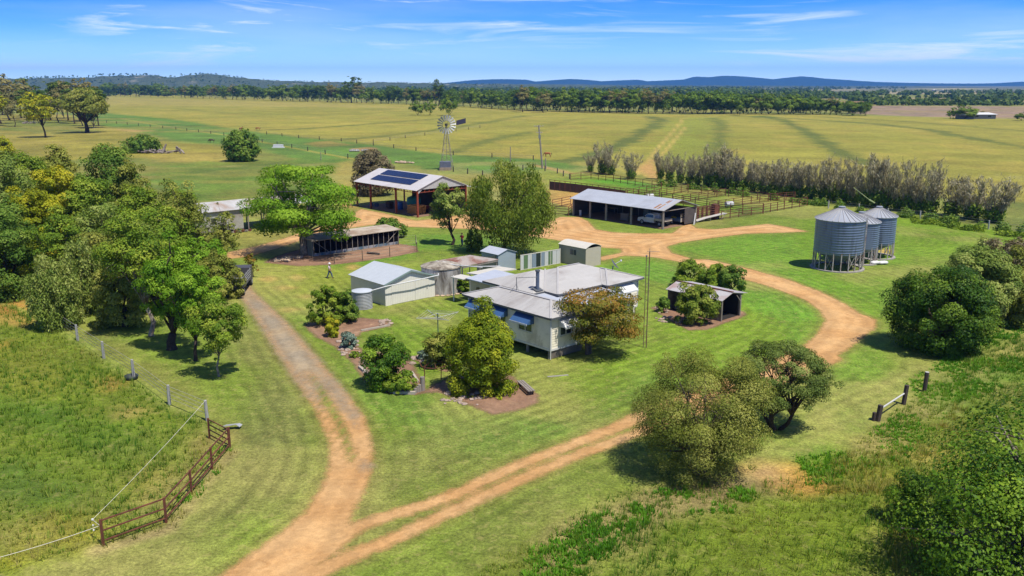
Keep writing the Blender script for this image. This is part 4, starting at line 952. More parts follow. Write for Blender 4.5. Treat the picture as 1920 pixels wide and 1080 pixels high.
M_RUSTY = mat('rusty_roof', C(196,182,172), .7, .16, .8, dirt=C(146,92,70), dscale=.55, damt=.5, stretch=(1, .35, 1))
M_RUST = mat('rust_steel', C(134,78,56), .75, .2, 3, dirt=C(96,58,44))
M_RUSTR = mat('rust_post', C(158,74,48), .75, .2, 3)
M_TIMBER = mat('grey_timber', C(160,150,140), .9, .22, 5, stretch=(1, 1, .3))
M_OLD = mat('old_iron', C(160,154,146), .75, .2, 1.2, dirt=C(120,100,86), dscale=.9)
M_CREAM = mat('cream_sheet', C(240,236,224,.75), .5, .05, streak=(0, .2, .22, .84))
M_CREAMY = mat('cream_sheet_side', C(234,230,218,.75), .5, .05, streak=(1, .2, .22, .86))
M_CONC = mat('stained_concrete', C(206,202,196), .9, .12, 1.2, dirt=C(112,104,98), dscale=.9, damt=.47, stretch=(1.6, 1.6, .35))
M_CTOP = mat('tank_lid', C(200,190,172), .9, .2, 1.5, dirt=C(120,108,92), dscale=1.4, damt=.5)
M_LID = mat('pale_roof', C(236,230,214), .5, .05, spec=.4)
M_BGR = mat('blue_grey_sheet', C(176,190,200), .5, .06, streak=(0, .2, .15, .9))
M_DGR = mat('dark_green_sheet', C(74,84,76), .6, .1, streak=(0, .2, .15, .85))
M_SLAB = mat('concrete_slab', C(176,170,162), .9, .12, 1.2)
M_EARTH = mat('shed_floor', C(150,118,94), .95, .2, 1)
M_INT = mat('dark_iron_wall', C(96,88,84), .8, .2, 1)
def Ecat(name, label, cat, u, v, z=0, rz=None, group=None):
    return thing(name, label, cat, Wd(u, v, z), ROT if rz is None else rz, group)
def hiproof(mb, x0, x1, y0, y1, z, t, th=.16):
    w_ = min(x1-x0, y1-y0)/2; zt = z+w_*t
    if x1-x0 <= y1-y0: a, b = ((x0+x1)/2, y0+w_), ((x0+x1)/2, y1-w_)
    else: a, b = (x0+w_, (y0+y1)/2), (x1-w_, (y0+y1)/2)
    vs = [(x0, y0, z), (x1, y0, z), (x1, y1, z), (x0, y1, z), (a[0], a[1], zt), (b[0], b[1], zt), (x0, y0, z-th), (x1, y0, z-th), (x1, y1, z-th), (x0, y1, z-th)]
    if x1-x0 <= y1-y0: f = [(0, 1, 4), (1, 2, 5, 4), (2, 3, 5), (3, 0, 4, 5)]
    else: f = [(0, 1, 5, 4), (1, 2, 5), (2, 3, 4, 5), (3, 0, 4)]
    mb.mi = 0; mb.add(vs, f); b0 = len(mb.v)-10
    mb.mi = 1
    for i in range(4):
        j = (i+1) % 4; mb.f.append([b0+i, b0+6+i, b0+6+j, b0+j]); mb.m.append(1)
    mb.f.append([b0+6, b0+7, b0+8, b0+9][::-1]); mb.m.append(1)
    return (a[0], a[1], zt), (b[0], b[1], zt)
def caps(mb, pts, r=.09):
    for a, b in pts:
        a = Vector(a)+Vector((0, 0, .03)); b = Vector(b)+Vector((0, 0, .03)); mb.beam(a, b, r*1.9, .04)
def boards(mb, a, b, z0, z1, nrm, h=.2, holes=()):
    """lapped weatherboards from a to b (2D), outward normal nrm; holes: (t0,t1,z0,z1) left open"""
    a = Vector((*a, 0)); b = Vector((*b, 0)); nv = Vector((*nrm, 0)); n = int(round((z1-z0)/h)); L = (b-a).length; d = (b-a)/L
    for i in range(n):
        za = z0+(z1-z0)*i/n; zb = z0+(z1-z0)*(i+1)/n
        spans = [(0, L)]
        for (t0, t1, h0, h1) in holes:
            if zb > h0+.01 and za < h1-.01:
                ns = []
                for s in spans:
                    if t1 <= s[0] or t0 >= s[1]: ns.append(s); continue
                    if t0 > s[0]: ns.append((s[0], t0))
                    if t1 < s[1]: ns.append((t1, s[1]))
                spans = ns
        for (s0, s1) in spans:
            p, q_ = a+d*s0, a+d*s1
            vs = [p+nv*.035+Vector((0, 0, za)), q_+nv*.035+Vector((0, 0, za)), q_+nv*.004+Vector((0, 0, zb)), p+nv*.004+Vector((0, 0, zb)),
                  p-nv*.08+Vector((0, 0, za)), q_-nv*.08+Vector((0, 0, za)), q_-nv*.08+Vector((0, 0, zb)), p-nv*.08+Vector((0, 0, zb))]
            mb.add(vs, [(0, 1, 2, 3), (7, 6, 5, 4), (0, 4, 5, 1), (3, 2, 6, 7), (0, 3, 7, 4), (1, 5, 6, 2)])
def window(parent, x, y, z, w_, h_, axis, side, awn=None, hood=1.0):
    """axis 'x': wall runs along x, faces side*y; 'y': wall runs along y, faces side*x"""
    def T(s, d, zz): return (x+s, y+d*side, z+zz) if axis == 'x' else (x+d*side, y+s, z+zz)
    f = MB()
    for s0, s1, z0, z1 in ((-w_/2-.06, -w_/2+.04, -.06, h_+.06), (w_/2-.04, w_/2+.06, -.06, h_+.06), (-w_/2+.04, w_/2-.04, h_-.04, h_+.06), (-w_/2+.04, w_/2-.04, -.06, .04), (-.03, .03, .04, h_-.04)):
        p, r = T(s0, -.03, z0), T(s1, .07, z1); f.box(min(p[0], r[0]), max(p[0], r[0]), min(p[1], r[1]), max(p[1], r[1]), z+z0, z+z1)
    o = f.build('window', M_WHITE, parent)
    g_ = MB(); p, r = T(-w_/2+.04, -.02, .04), T(w_/2-.04, .0, h_-.04); g_.box(min(p[0], r[0]), max(p[0], r[0]), min(p[1], r[1]), max(p[1], r[1]), p[2], r[2]); g_.build('pane', M_GLASS, o)
    if awn:
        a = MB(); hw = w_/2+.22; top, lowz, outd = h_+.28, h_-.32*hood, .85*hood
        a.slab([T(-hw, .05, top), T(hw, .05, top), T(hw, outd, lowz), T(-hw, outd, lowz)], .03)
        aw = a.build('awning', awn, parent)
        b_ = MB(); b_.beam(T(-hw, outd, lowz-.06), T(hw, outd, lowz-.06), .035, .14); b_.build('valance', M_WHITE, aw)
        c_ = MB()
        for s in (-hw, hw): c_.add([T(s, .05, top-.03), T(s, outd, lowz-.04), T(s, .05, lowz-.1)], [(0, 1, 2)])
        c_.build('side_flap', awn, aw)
# ---------- the house
hs_ = Ecat('farm_house', 'cream weatherboard farmhouse on low stumps with grey hipped iron roof and window awnings, some painted with blue sky sheen', 'house', 45.2, 45.0)
EZ, FZ = 3.5, .85
rf = MB(); T_ = .3
ra = [hiproof(rf, 0, 4.5, 0, 10.8, EZ, .3), hiproof(rf, 5.95, 16.6, 5.15, 13.0, EZ+.004, .3), hiproof(rf, 4.62, 12.0, 6.8, 13.58, EZ-.006, .3), hiproof(rf, 11.55, 16.596, 4.45, 12.4, EZ+.008, .3)]
caps_ = MB()
def hipcaps(x0, x1, y0, y1, z, r, which=(0, 1, 2, 3), ridge=True):
    a, b = r; cs = [(x0, y0), (x1, y0), (x1, y1), (x0, y1)]
    ends = [a, a if x1-x0 <= y1-y0 else b, b, b if x1-x0 <= y1-y0 else a]
    caps(caps_, [((*cs[i], z), ends[i]) for i in which]+([(a, b)] if ridge else []))
roof = rf.build('roof', [M_ROOF, M_TRIM], hs_)
hipcaps(0, 4.5, 0, 10.8, EZ, ra[0]); caps_.build('ridge_cap', M_CAP, roof); caps_ = MB()
hipcaps(5.95, 16.6, 5.15, 13.0, EZ, ra[1], (0,)); caps_.build('ridge_cap', M_CAP, roof); caps_ = MB()
hipcaps(11.55, 16.6, 4.45, 12.4, EZ, ra[3], (0, 1), False); caps(caps_, [(ra[3][0], (14.07, 7.7, EZ+.757))]); caps_.build('ridge_cap', M_CAP, roof)
for a_, b_ in (((5.95, 6.8, EZ), (9.2, 10.05, EZ+.97)), ((11.55, 5.15, EZ), (13.9, 7.5, EZ+.72))): caps_ = MB(); caps(caps_, [(a_, b_)], .07); caps_.build('valley_flashing', M_CAP, roof)
for x_, y_, z_ in ((.36, .36, EZ-.15), (.36, 10.3, EZ-.15), (12.2, 4.8, EZ-.15), (4.2, 1.62, 2.9)): MB().tube([(x_, y_, .05), (x_, y_, z_)], .045, 6).build('downpipe', M_WHITE, hs_)
ir = MB(); ir.slab([(4.35, 1.3, 3.02), (11.6, 1.3, 3.02), (11.6, 6.9, 3.34), (4.35, 6.9, 3.34)], .12); ir.build('verandah_roof', [M_INF], hs_)
wl = MB()
# windows in the wing's long wall (faces -x) and the rest
W1 = [(3.3, 1.6), (6.3, 1.4), (9.2, 1.2)]
boards(wl, (.45, .45), (.45, 10.35), FZ, EZ-.1, (-1, 0), holes=[(y_-.45-w_/2, y_-.45+w_/2, 1.75, 2.95) for y_, w_ in W1])
boards(wl, (.5, .45), (4.05, .45), FZ, EZ-.1, (0, -1), holes=[(1.6-.65, 1.6+.65, 1.75, 2.95)])
boards(wl, (.45, 10.35), (4.05, 10.35), FZ, EZ-.1, (0, 1))
boards(wl, (4.1, 1.75), (11.4, 1.75), FZ, 2.95, (0, -1), holes=[(.8, 2.6, 1.75, 2.8), (3.2, 5., 1.75, 2.8), (5.4, 6.8, 1.75, 2.8)])
boards(wl, (4.05, .5), (4.05, 1.7), FZ, EZ-.1, (1, 0))
boards(wl, (12.0, 4.9), (16.15, 4.9), FZ, EZ-.1, (0, -1), holes=[(1.5, 3.1, 1.8, 2.95)])
boards(wl, (16.15, 4.95), (16.15, 12.5), FZ, EZ-.1, (1, 0)); boards(wl, (12.0, 1.8), (12.0, 4.85), FZ, 2.95, (-1, 0))
boards(wl, (5.2, 7.2), (5.2, 13.1), FZ, EZ-.1, (-1, 0)); boards(wl, (5.2, 13.15), (11.6, 13.15), FZ, EZ-.1, (0, 1)); boards(wl, (11.6, 12.55), (16.1, 12.55), FZ, EZ-.1, (0, 1))
wall = wl.build('wall', M_BOARD, hs_)
cb = MB()
for x_, y_ in ((.43, .43), (4.08, .43), (11.98, 4.88), (16.17, 4.88), (.43, 10.37)): cb.box(x_-.06, x_+.06, y_-.06, y_+.06, FZ-.05, EZ-.1)
cb.box(.4, 4.1, .4, .43, FZ-.16, FZ); cb.box(.38, .43, .43, 10.37, FZ-.16, FZ); cb.box(4.1, 11.4, 1.68, 1.72, FZ-.16, FZ); cb.box(12, 16.17, 4.83, 4.87, FZ-.16, FZ)
cb.build('corner_board', M_WHITE, wall)
ms = MB(); ms.box(.6, 3.9, .6, 10.2, FZ-.1, FZ+.0); ms.box(4.2, 11.9, 1.9, 12.9, FZ-.1, FZ); ms.box(12.1, 16, 5.05, 12.4, FZ-.1, FZ); ms.build('floor', M_BATTEN, hs_)
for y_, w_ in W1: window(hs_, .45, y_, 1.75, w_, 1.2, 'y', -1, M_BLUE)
window(hs_, 2.1, .45, 1.75, 1.3, 1.2, 'x', -1, M_WHITE)
for x_, w_ in ((5.8, 1.8), (8.2, 1.8), (10.2, 1.4)): window(hs_, x_, 1.75, 1.75, w_, 1.05, 'x', -1)
window(hs_, 14.3, 4.9, 1.8, 1.6, 1.15, 'x', -1, M_WHITE)
for x_ in (.6, 2.25, 3.9):
    for y_ in (.7, 3.2, 5.6, 8., 10.1): MB().tube([(x_, y_, 0), (x_, y_, FZ-.1)], .13, 8).build('stump', M_STUMP, hs_)
for x_ in (6.5, 9.2, 12.1, 14.2, 16.0):
    y0_ = 1.9 if x_ < 12 else 5.1
    for y_ in (y0_, 8.5, 12.3): MB().tube([(x_, y_, 0), (x_, y_, FZ-.1)], .13, 8).build('stump', M_STUMP, hs_)
sk = MB()
for i in range(30): sk.box(.5+i*.12, .5+i*.12+.075, .5, .53, .04, FZ-.16)
sk.build('skirting_batten', M_BATTEN, hs_); sk = MB()
for i in range(60): sk.box(4.2+i*.12, 4.2+i*.12+.075, 1.78, 1.81, .04, FZ-.16)
sk.build('skirting_batten', M_BATTEN, hs_); sk = MB()
for i in range(34): sk.box(12.05+i*.12, 12.05+i*.12+.075, 4.95, 4.98, .04, FZ-.16)
sk.build('skirting_batten', M_BATTEN, hs_)

ch = MB(); ch.tube([(5.45, 7.15, EZ+.1), (5.45, 7.15, EZ+1.75)], .16, 10); ch.build('flue', mat('flue_steel', C(96,110,132), .4, .1, spec=.5), hs_)
fl = hs_.children[-1]; MB().tube([(5.45, 7.15, EZ+1.77), (5.45, 7.15, EZ+1.9)], .22, 10).build('flue_cap', M_TRIM, fl)
MB().slab([(5.05, 6.82, EZ+.12), (5.85, 6.82, EZ+.12), (5.85, 7.6, EZ+.36), (5.05, 7.6, EZ+.36)], .05).build('flashing', M_TRIM, fl)
an = MB(); ax_, ay_ = 2.3, 6.4; az_ = EZ+.6
an.tube([(ax_, ay_, az_), (ax_, ay_, az_+1.25)], .03, 5); an.tube([(ax_, ay_, az_+1.2), (ax_+1.35, ay_-1.1, az_+1.25)], .025, 5)
for i in range(7): an.beam((ax_+.2*i-.12, ay_-.16*i-.15, az_+1.22), (ax_+.2*i+.12, ay_-.16*i+.15, az_+1.22), .015)
for dx in (-.5, .5): an.beam((ax_+dx, ay_+.3, az_-.06), (ax_, ay_, az_+.7), .02)
an.build('television_antenna', M_TRIM, hs_)
# satellite dish on the right bay
dz = MB(); c0 = Vector((15.1, 6.9, EZ+.85)); dz.tube([(15.0, 7.0, EZ+.45), (15.05, 6.95, EZ+.95)], .05, 6); dish = dz.build('dish_mount', M_BLUE, hs_)
dd_ = MB(); nrm_ = Vector((.55, -.45, .55)).normalized(); X_ = nrm_.cross(Vector((0, 0, 1))).normalized(); Y_ = nrm_.cross(X_)
ring = lambda r, off: [c0+Vector((0, 0, .2))+nrm_*off+X_*r*math.cos(k*math.pi/8)+Y_*r*math.sin(k*math.pi/8) for k in range(16)]
for i, (r0_, r1_, o0, o1) in enumerate(((.01, .25, 0, .02), (.25, .45, .02, .08), (.45, .6, .08, .16))):
    A1, B1 = ring(r0_, o0), ring(r1_, o1); dd_.add(A1+B1, [(k, (k+1) % 16, 16+(k+1) % 16, 16+k) for k in range(16)])
dd_.build('dish', mat('dish_grey', C(190,194,200), .5, .05), dish)
lb_ = MB(); tip = c0+Vector((0, 0, .2))+nrm_*.75+Y_*.1; lb_.beam(c0+Vector((0, 0, .1))+Y_*-.1, tip, .04); lb_.blob(tip, .09); lb_.build('feed_arm', M_WHITE, dish)
# side annex with its own low roof, and the pale patio roof behind
ax = MB(); boards(ax, (6.2, 13.8), (6.2, 17.2), .2, 2.8, (-1, 0), holes=[(2.0, 2.5, 1.4, 2.1)]); boards(ax, (6.2, 17.2), (8.0, 17.2), .5, 2.85, (0, 1)); boards(ax, (6.25, 13.8), (8.0, 13.8), .2, 2.85, (0, -1)); boards(ax, (8.0, 13.8), (8.0, 17.2), .5, 2.85, (1, 0)); ann = ax.build('annex_wall', mat('annex_cream', C(226,210,166), .6, .06), hs_)
MB().box(6.22, 6.25, 15.8, 16.3, 1.4, 2.1).build('pane', M_GLASS, ann)
MB().slab([(5.85, 13.62, 2.9), (9.6, 13.62, 3.2), (9.6, 17.5, 3.2), (5.85, 17.5, 2.9)], .1).build('annex_roof', [M_INF], hs_)
pr = MB(); pr.slab([(7.7, 17.55, 2.95), (12.0, 17.0, 3.0), (12.0, 19.6, 2.85), (7.7, 19.6, 2.8)], .1); pr.slab([(6.3, 18.5, 2.55), (7.6, 18.5, 2.62), (7.6, 20.4, 2.55), (6.3, 20.4, 2.48)], .08); pr.build('patio_roof', M_LID, hs_)
pp_ = MB()
for x_, y_ in ((7.9, 19.3), (11.8, 19.3), (6.5, 20.2), (7.4, 18.7)): pp_.box(x_-.05, x_+.05, y_-.05, y_+.05, 0, 2.6)
pp_.build('patio_post', M_WHITE, hs_)
# garden path edging slabs near house
# ---------- cream garage
ga = Ecat('garage', 'cream corrugated garage with wide door and grey gable roof', 'shed', 68.2, 45.3)
LW, LD, GE, GR_ = 6.1, 6.3, 2.15, 3.1
b = MB(); b.box(.06, .1, .06, LD-.06, 0, GE-.02); b.box(LW-.1, LW-.06, .06, LD-.06, 0, GE-.02); b.build('side_wall', M_CREAMY, ga)
for y_ in (.06, LD-.1): b = MB(); b.prism([(.1, y_), (LW-.1, y_), (LW-.1, y_+.04), (.1, y_+.04)], 0, GE-.02); b.add([(.1, y_, GE-.02), (LW-.1, y_, GE-.02), (LW/2, y_, GR_-.06)], [(0, 1, 2)]); b.add([(.1, y_+.04, GE-.02), (LW-.1, y_+.04, GE-.02), (LW/2, y_+.04, GR_-.06)], [(2, 1, 0)]); b.build('end_wall', M_CREAM, ga)
MB().box(3.6, 5.3, .03, .055, .05, 2.0).build('door', M_CREAM, ga); MB().box(.8, 3.5, .035, .055, .05, 2.05).build('door', M_CREAM, ga)
MB().box(5.0, 5.08, .0, .03, .95, 1.1).build('handle', M_TRIM, ga.children[-2])
r = MB(); t_ = (GR_-GE)/(LW/2)
r.slab([(-.12, -.12, GE-.12*t_+.03), (LW/2, -.12, GR_+.03), (LW/2, LD+.12, GR_+.03), (-.12, LD+.12, GE-.12*t_+.03)], .05); r.slab([(LW/2, -.12, GR_+.03), (LW+.12, -.12, GE-.12*t_+.03), (LW+.12, LD+.12, GE-.12*t_+.03), (LW/2, LD+.12, GR_+.03)], .05)
gr = r.build('roof', mat('garage_roof', C(212,218,222), .45, .05, spec=.5, streak=(1, .76, .05, .9)), ga)
bb = MB(); bb.beam((-.14, -.16, GE-.02), (LW/2, -.16, GR_+.02), .04, .16); bb.beam((LW/2, -.16, GR_+.02), (LW+.14, -.16, GE-.02), .04, .16); bb.build('barge_board', mat('green_trim', C(150,172,166), .5, .05), gr)
MB().tube([(-1.9, .5, 1.62), (-.3, -.35, GE-.1), (.2, -.42, GE-.05), (3.1, -.5, GE+.02), (LW+.1, -.42, GE+.1), (LW+.3, -.1, GE+.2)], .055, 6).build('water_pipe', M_WHITE, ga)
# ---------- small corrugated tank
def corr_lathe(R0, z0, z1, n_, d=.02): 
    pr = []
    for i in range(n_*4+1): t = i/(n_*4.); pr.append((R0+d*math.sin(i*math.pi/2), z0+(z1-z0)*t))
    return pr
p = G(680, 577); t = thing('water_tank', 'small grey corrugated water tank with pale lid beside the garage', 'tank', p)
MB().lathe(corr_lathe(.95, 0, 1.7, 12, .025), 28).build('tank_wall', M_ZINC, t, True); MB().lathe([(1.02, 1.66), (1.02, 1.72), (.5, 1.84), (0, 1.88)], 28).build('lid', mat('tank_pale_lid', C(214,220,226), .5, .06), t)
# ---------- big concrete tank
p = Wd(69.7, 53.3); t = thing('water_tank', 'big round stained concrete water tank with mottled domed lid', 'tank', p)
MB().lathe([(2.05, 0), (2.05, 2.62)], 48).build('tank_wall', M_CONC, t, True); MB().lathe([(2.05, 2.62), (2.12, 2.62), (2.12, 2.72), (2.0, 2.76), (1.6, 2.9), (1.0, 3.05), (0, 3.15)], 48).build('lid', M_CTOP, t)
MB().tube([(2.0, -.75, 2.85), (2.22, -.85, 2.7), (2.22, -.85, .1)], .06, 6).build('downpipe', mat('dark_pipe', C(90,90,96)), t)
b = MB()
for i in range(26): a = i/26*6.28; b.blob((2.35*math.cos(a), 2.35*math.sin(a), .05), .2, (1.3, 1, .5), i, 6)
b.build('base_stones', mat('tank_stone', C(206,180,152), .9, .2), t)
p = G(852, 549); t = thing('pipe_stand', 'dark upright pipes carrying white gutter pipes beside the concrete tank', 'pipes', p, ROT)
MB().tube([(0, 0, 0), (0, 0, 2.9)], .09, 6).build('pipe', mat('dark_pipe', C(90,90,96)), t); MB().tube([(.55, .1, 0), (.55, .1, 2.75)], .07, 6).build('pipe', mat('dark_pipe', C(90,90,96)), t)
MB().tube([(-.6, 2.2, 3.1), (0, 0, 2.95), (1.0, -2.1, 2.95), (2.6, -4.2, 3.1)], .05, 6).build('gutter_pipe', M_WHITE, t); MB().tube([(-.3, 1.5, 3.12), (.55, .1, 2.8), (1.6, -2.6, 2.85)], .05, 6).build('gutter_pipe', M_WHITE, t)
# ---------- rusty carport
cs = [G(814.7, 489, 2.62), G(880.7, 478, 2.62), G(935, 486, 2.5), G(866.8, 499.6, 2.5)]
t = thing('carport', 'open carport with rust-stained flat iron roof between tank and blue-grey shed', 'carport', (0, 0, 0)); o_ = sum(cs, Vector())/4; o_.z = 0; t.location = o_
q4 = [c-o_ for c in cs]; MB().slab(q4, .06).build('roof', M_RUSTY, t)
b = MB()
for c in q4+[(q4[2]+q4[3])/2]: e = c*.94; b.beam((e.x, e.y, 0), (e.x, e.y, 2.46), .09)
b.build('post', M_TIMBER, t); b = MB()
b.beam(q4[2]*.97-Vector((0, 0, .1)), q4[3]*.97-Vector((0, 0, .1)), .06, .14); b.build('beam', M_TIMBER, t)
t = thing('ride_on_mower', 'dark ride-on machine parked in shade under the rusty carport', 'mower', o_+Vector((-.3, -1.0, 0)), .5)
b = MB(); b.box(-.4, .4, -.8, .7, .28, .55); b.prism([(-.3, .1), (.3, .1), (.25, .75), (-.25, .75)], .55, .85); b.build('body', mat('mower_dark', C(70,60,56)), t)
b = MB(); b.box(-.25, .25, -.55, -.1, .6, .72); b.box(-.25, .25, -.65, -.55, .6, 1.05); b.build('seat', M_DARK, t)
for x_, y_, r_ in ((-.45, -.5, .28), (.45, -.5, .28), (-.42, .55, .2), (.42, .55, .2)): MB().tube([(x_-.1, y_, r_), (x_+.1, y_, r_)], r_, 12).build('wheel', M_DARK, t)
# ---------- blue-grey shed with dark green side wing
t = Ecat('garden_shed', 'small blue-grey shed with pale gable roof and dark green side wall', 'shed', 72.6, 63.7)
b = MB(); b.box(0, 2.7, 0, .04, 0, 2.05); b.box(0, 2.7, 2.9, 2.94, 0, 2.05); b.box(0, .04, .04, 2.9, 0, 2.05); b.box(2.66, 2.7, .04, 2.9, 0, 2.05)
b.add([(0, 0, 2.05), (2.7, 0, 2.05), (1.35, 0, 2.5)], [(0, 1, 2)]); b.build('wall', M_BGR, t)
r = MB(); r.slab([(-.12, -.12, 2.04), (1.35, -.12, 2.52), (1.35, 3.1, 2.52), (-.12, 3.1, 2.04)], .04); r.slab([(1.35, -.12, 2.52), (2.82, -.12, 2.04), (2.82, 3.1, 2.04), (1.35, 3.1, 2.52)], .04); r.build('roof', M_INF, t)
b = MB(); b.box(-2.9, -.06, .3, .34, 0, 1.95); b.build('side_screen', M_DGR, t)
# ---------- multicoloured sheet fence
A_, B_ = G(976, 507), G(1050, 494); t = thing('sheet_fence', 'screen fence of upright iron sheets in white, green, blue-grey and near-black', 'fence', A_, math.atan2((B_-A_).y, (B_-A_).x)); Lf = (B_-A_).length
cols = [('w', .5), ('g', .62), ('w', .68), ('b', .68), ('k', .68), ('b', .66), ('w', .64), ('g', .66), ('w', .7), ('w', .6)]
tot = sum(c[1] for c in cols); x_ = 0; MC = dict(w=mat('sheet_white', C(226,228,226), .5, .04, streak=(0, .12, .2, .92)), g=mat('sheet_green', C(112,142,100), .5, .06, streak=(0, .12, .2, .9)), b=mat('sheet_blue', C(150,166,182), .5, .05, streak=(0, .12, .2, .9)), k=mat('sheet_black', C(48,60,58), .5, .05, streak=(0, .12, .2, .9)))
for c, w_ in cols: w2 = w_/tot*Lf; MB().box(x_+.02, x_+w2-.02, -.02, .02, .08, 1.72).build('panel', MC[c], t); x_ += w2
b = MB(); b.box(0, Lf, -.035, .035, 1.72, 1.8); b.box(0, Lf, -.035, .035, .02, .08); b.build('rail', M_LID, t)
b = MB(); [b.box(k*Lf/4-.035, k*Lf/4+.035, -.04, .04, 0, 1.83) for k in range(5)]; b.build('post', M_LID, t)
# ---------- cream shed with curved roof
t = Ecat('garden_shed', 'cream garden shed with pale bowed roof and two small dark windows', 'shed', 67.6, 72.9)
b = MB(); b.box(.03, .07, 0, 4.4, 0, 2.25); b.box(2.63, 2.67, 0, 4.4, 0, 2.25); b.build('side_wall', mat('cream_side', C(196,186,166), .5, .05, streak=(1, .2, .15, .9)), t)
b = MB(); b.box(.07, 2.63, 4.36, 4.4, 0, 2.25); b.build('end_wall', M_CREAM, t); b = MB(); b.box(.07, 2.63, 0, .04, 0, 2.25); b.build('end_wall', mat('cream_end', C(214,204,184), .5, .05, streak=(0, .2, .15, .9)), t)
r = MB(); n_ = 8
for i in range(n_):
    a, c = i/n_, (i+1)/n_; za, zc = 2.26+.42*math.sin(math.pi*a), 2.26+.42*math.sin(math.pi*c); r.slab([(-.06+2.82*a, -.08, za), (-.06+2.82*c, -.08, zc), (-.06+2.82*c, 4.48, zc), (-.06+2.82*a, 4.48, za)], .04)
r.build('roof', M_LID, t, )
for y_ in (1.75, 2.3): w_ = MB(); w_.box(-.01, .03, y_-.19, y_+.19, 1.25, 1.85); w_.build('window', M_GLASS, t)
# ---------- shed with solar panels
t = Ecat('machinery_shed', 'open machinery shed on rust-red posts with blue solar panels on its pale roof', 'shed', 112.5, 81.5)
EW, L_ = 4.45, 18.0; RX = 5.05; RZ = 6.3; X2 = 10.1
r = MB(); sl = (RZ-EW)/RX
def RR(x, y): return (x, y, EW+(x if x <= RX else X2-x)*sl+.06)
r.slab([RR(-.4, -.3), RR(RX, -.3), RR(RX, L_+.3), RR(-.4, L_+.3)], .06); r.slab([RR(RX, -.3), RR(X2+.1, -.3), RR(X2+.1, L_+.3), RR(RX, L_+.3)], .06); r.slab([(X2, -.2, EW-.15), (X2+5.2, -.2, EW-1.0), (X2+5.2, 8., EW-1.0), (X2, 8., EW-.15)], .05)
sr = r.build('roof', mat('shed_roof_pale', C(228,222,218), .45, .07, .5, spec=.5, streak=(1, .8, .04, .92), dirt=C(206,196,188), dscale=.2, damt=.4), t)
MP = mat('solar_cell', C(34,44,80), .15, .08, 4, spec=.8, streak=(1, .33, .06, 1.5)); MF = mat('solar_frame', C(120,128,150), .4, .05)
for rowx in ((.95, 2.65), (2.95, 4.65)):
    for k in range(11):
        y0_ = 3.2+k*1.07; a = [Vector(RR(rowx[0], y0_)), Vector(RR(rowx[1], y0_)), Vector(RR(rowx[1], y0_+1.04)), Vector(RR(rowx[0], y0_+1.04))]; up = Vector((0, 0, .1))
        pnl = MB().slab([v_+up for v_ in a], .05).build('solar_panel', MP, sr)
for k in range(4):
    y_ = [0, 6., 13.6, 17.9][k]; MB().beam((0, y_, 0), (0, y_, EW+.02), .26).build('post', M_RUSTR, t); MB().beam((X2-.05, y_, 0), (X2-.05, y_, EW-.05), .22).build('post', M_RUSTR, t)
for y_ in (0, 6, 12, 17.9):
    b = MB(); zz = EW-.12; b.beam((.1, y_, zz), (RX, y_, RZ-.15), .1); b.beam((RX, y_, RZ-.15), (X2-.1, y_, zz), .1); b.beam((.1, y_, zz-.35), (X2-.1, y_, zz-.35), .1)
    for i in range(10): x0_ = .4+i*.95; b.beam((x0_, y_, zz-.35), (x0_+.48, y_, zz+.3*(1+min(i, 9-i)*.35)), .06)
    b.build('truss', M_RUSTR, t)
b = MB()
for y0_, y1_ in ((0, 6), (6, 13.6), (13.6, 17.9)):
    b.beam((0, y0_+.14, EW-.06), (0, y1_-.14, EW-.06), .1); b.beam((0, y0_+.14, EW-.5), (0, y1_-.14, EW-.5), .08)
    n_ = int((y1_-y0_)/.8)
    for i in range(n_): b.beam((0, y0_+.2+i*.8, EW-.5), (0, y0_+.6+i*.8, EW-.08), .05)
b.build('eave_girder', M_RUSTR, t)
b = MB(); b.add([(0, -.12, EW), (X2, -.12, EW), (RX, -.12, RZ), (RX+1.5, -.12, EW-.0)], [(0, 3, 2), (3, 1, 2)]); b.add([(0, -.12, EW-.02), (.9, -.12, EW-.02), (0, -.12, EW-.8)], [(0, 2, 1)])
b.build('gable_sheet', mat('gable_iron', C(206,204,200), .5, .1, streak=(0, .8, .06, .8)), t)
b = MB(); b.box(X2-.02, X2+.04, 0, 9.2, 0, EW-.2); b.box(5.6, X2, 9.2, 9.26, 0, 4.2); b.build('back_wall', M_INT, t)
MB().box(.3, 10, .2, 17.8, .0, .03).build('floor', M_EARTH, t)
def inshed(x, y): return t.matrix_basis @ Vector((x, y, 0))
shed_M = Matrix.Translation(t.location) @ Matrix.Rotation(ROT, 4, 'Z')
def sp_(x, y, z=.03): return shed_M @ Vector((x, y, z))
a = thing('storage_tank', 'teal plastic tank standing inside the solar-roofed shed', 'tank', sp_(4.6, 7.4), ROT); MB().lathe([(1.15, 0), (1.18, .15), (1.15, .3), (1.18, 1.8), (1.1, 2.1), (.5, 2.35), (0, 2.4)], 24).build('tank_body', mat('teal_plastic', C(34,140,130), .5, .06), a, True); MB().lathe([(.3, 2.33), (.3, 2.48), (0, 2.5)], 16).build('lid', M_DARK, a)
a = thing('drum', 'blue plastic drum beside the teal tank in the shed', 'drum', sp_(3.2, 9.4), 0); MB().lathe([(.4, 0), (.45, .1), (.42, .6), (.45, 1.1), (.4, 1.25), (0, 1.26)], 16).build('drum_body', mat('blue_plastic', C(60,110,180), .5, .05), a, True)
a = thing('timber_stack', 'stack of yellow sawn timber near the front corner post of the solar-roofed shed', 'timber stack', sp_(2.4, 3.6), ROT)
rn2 = random.Random(4)
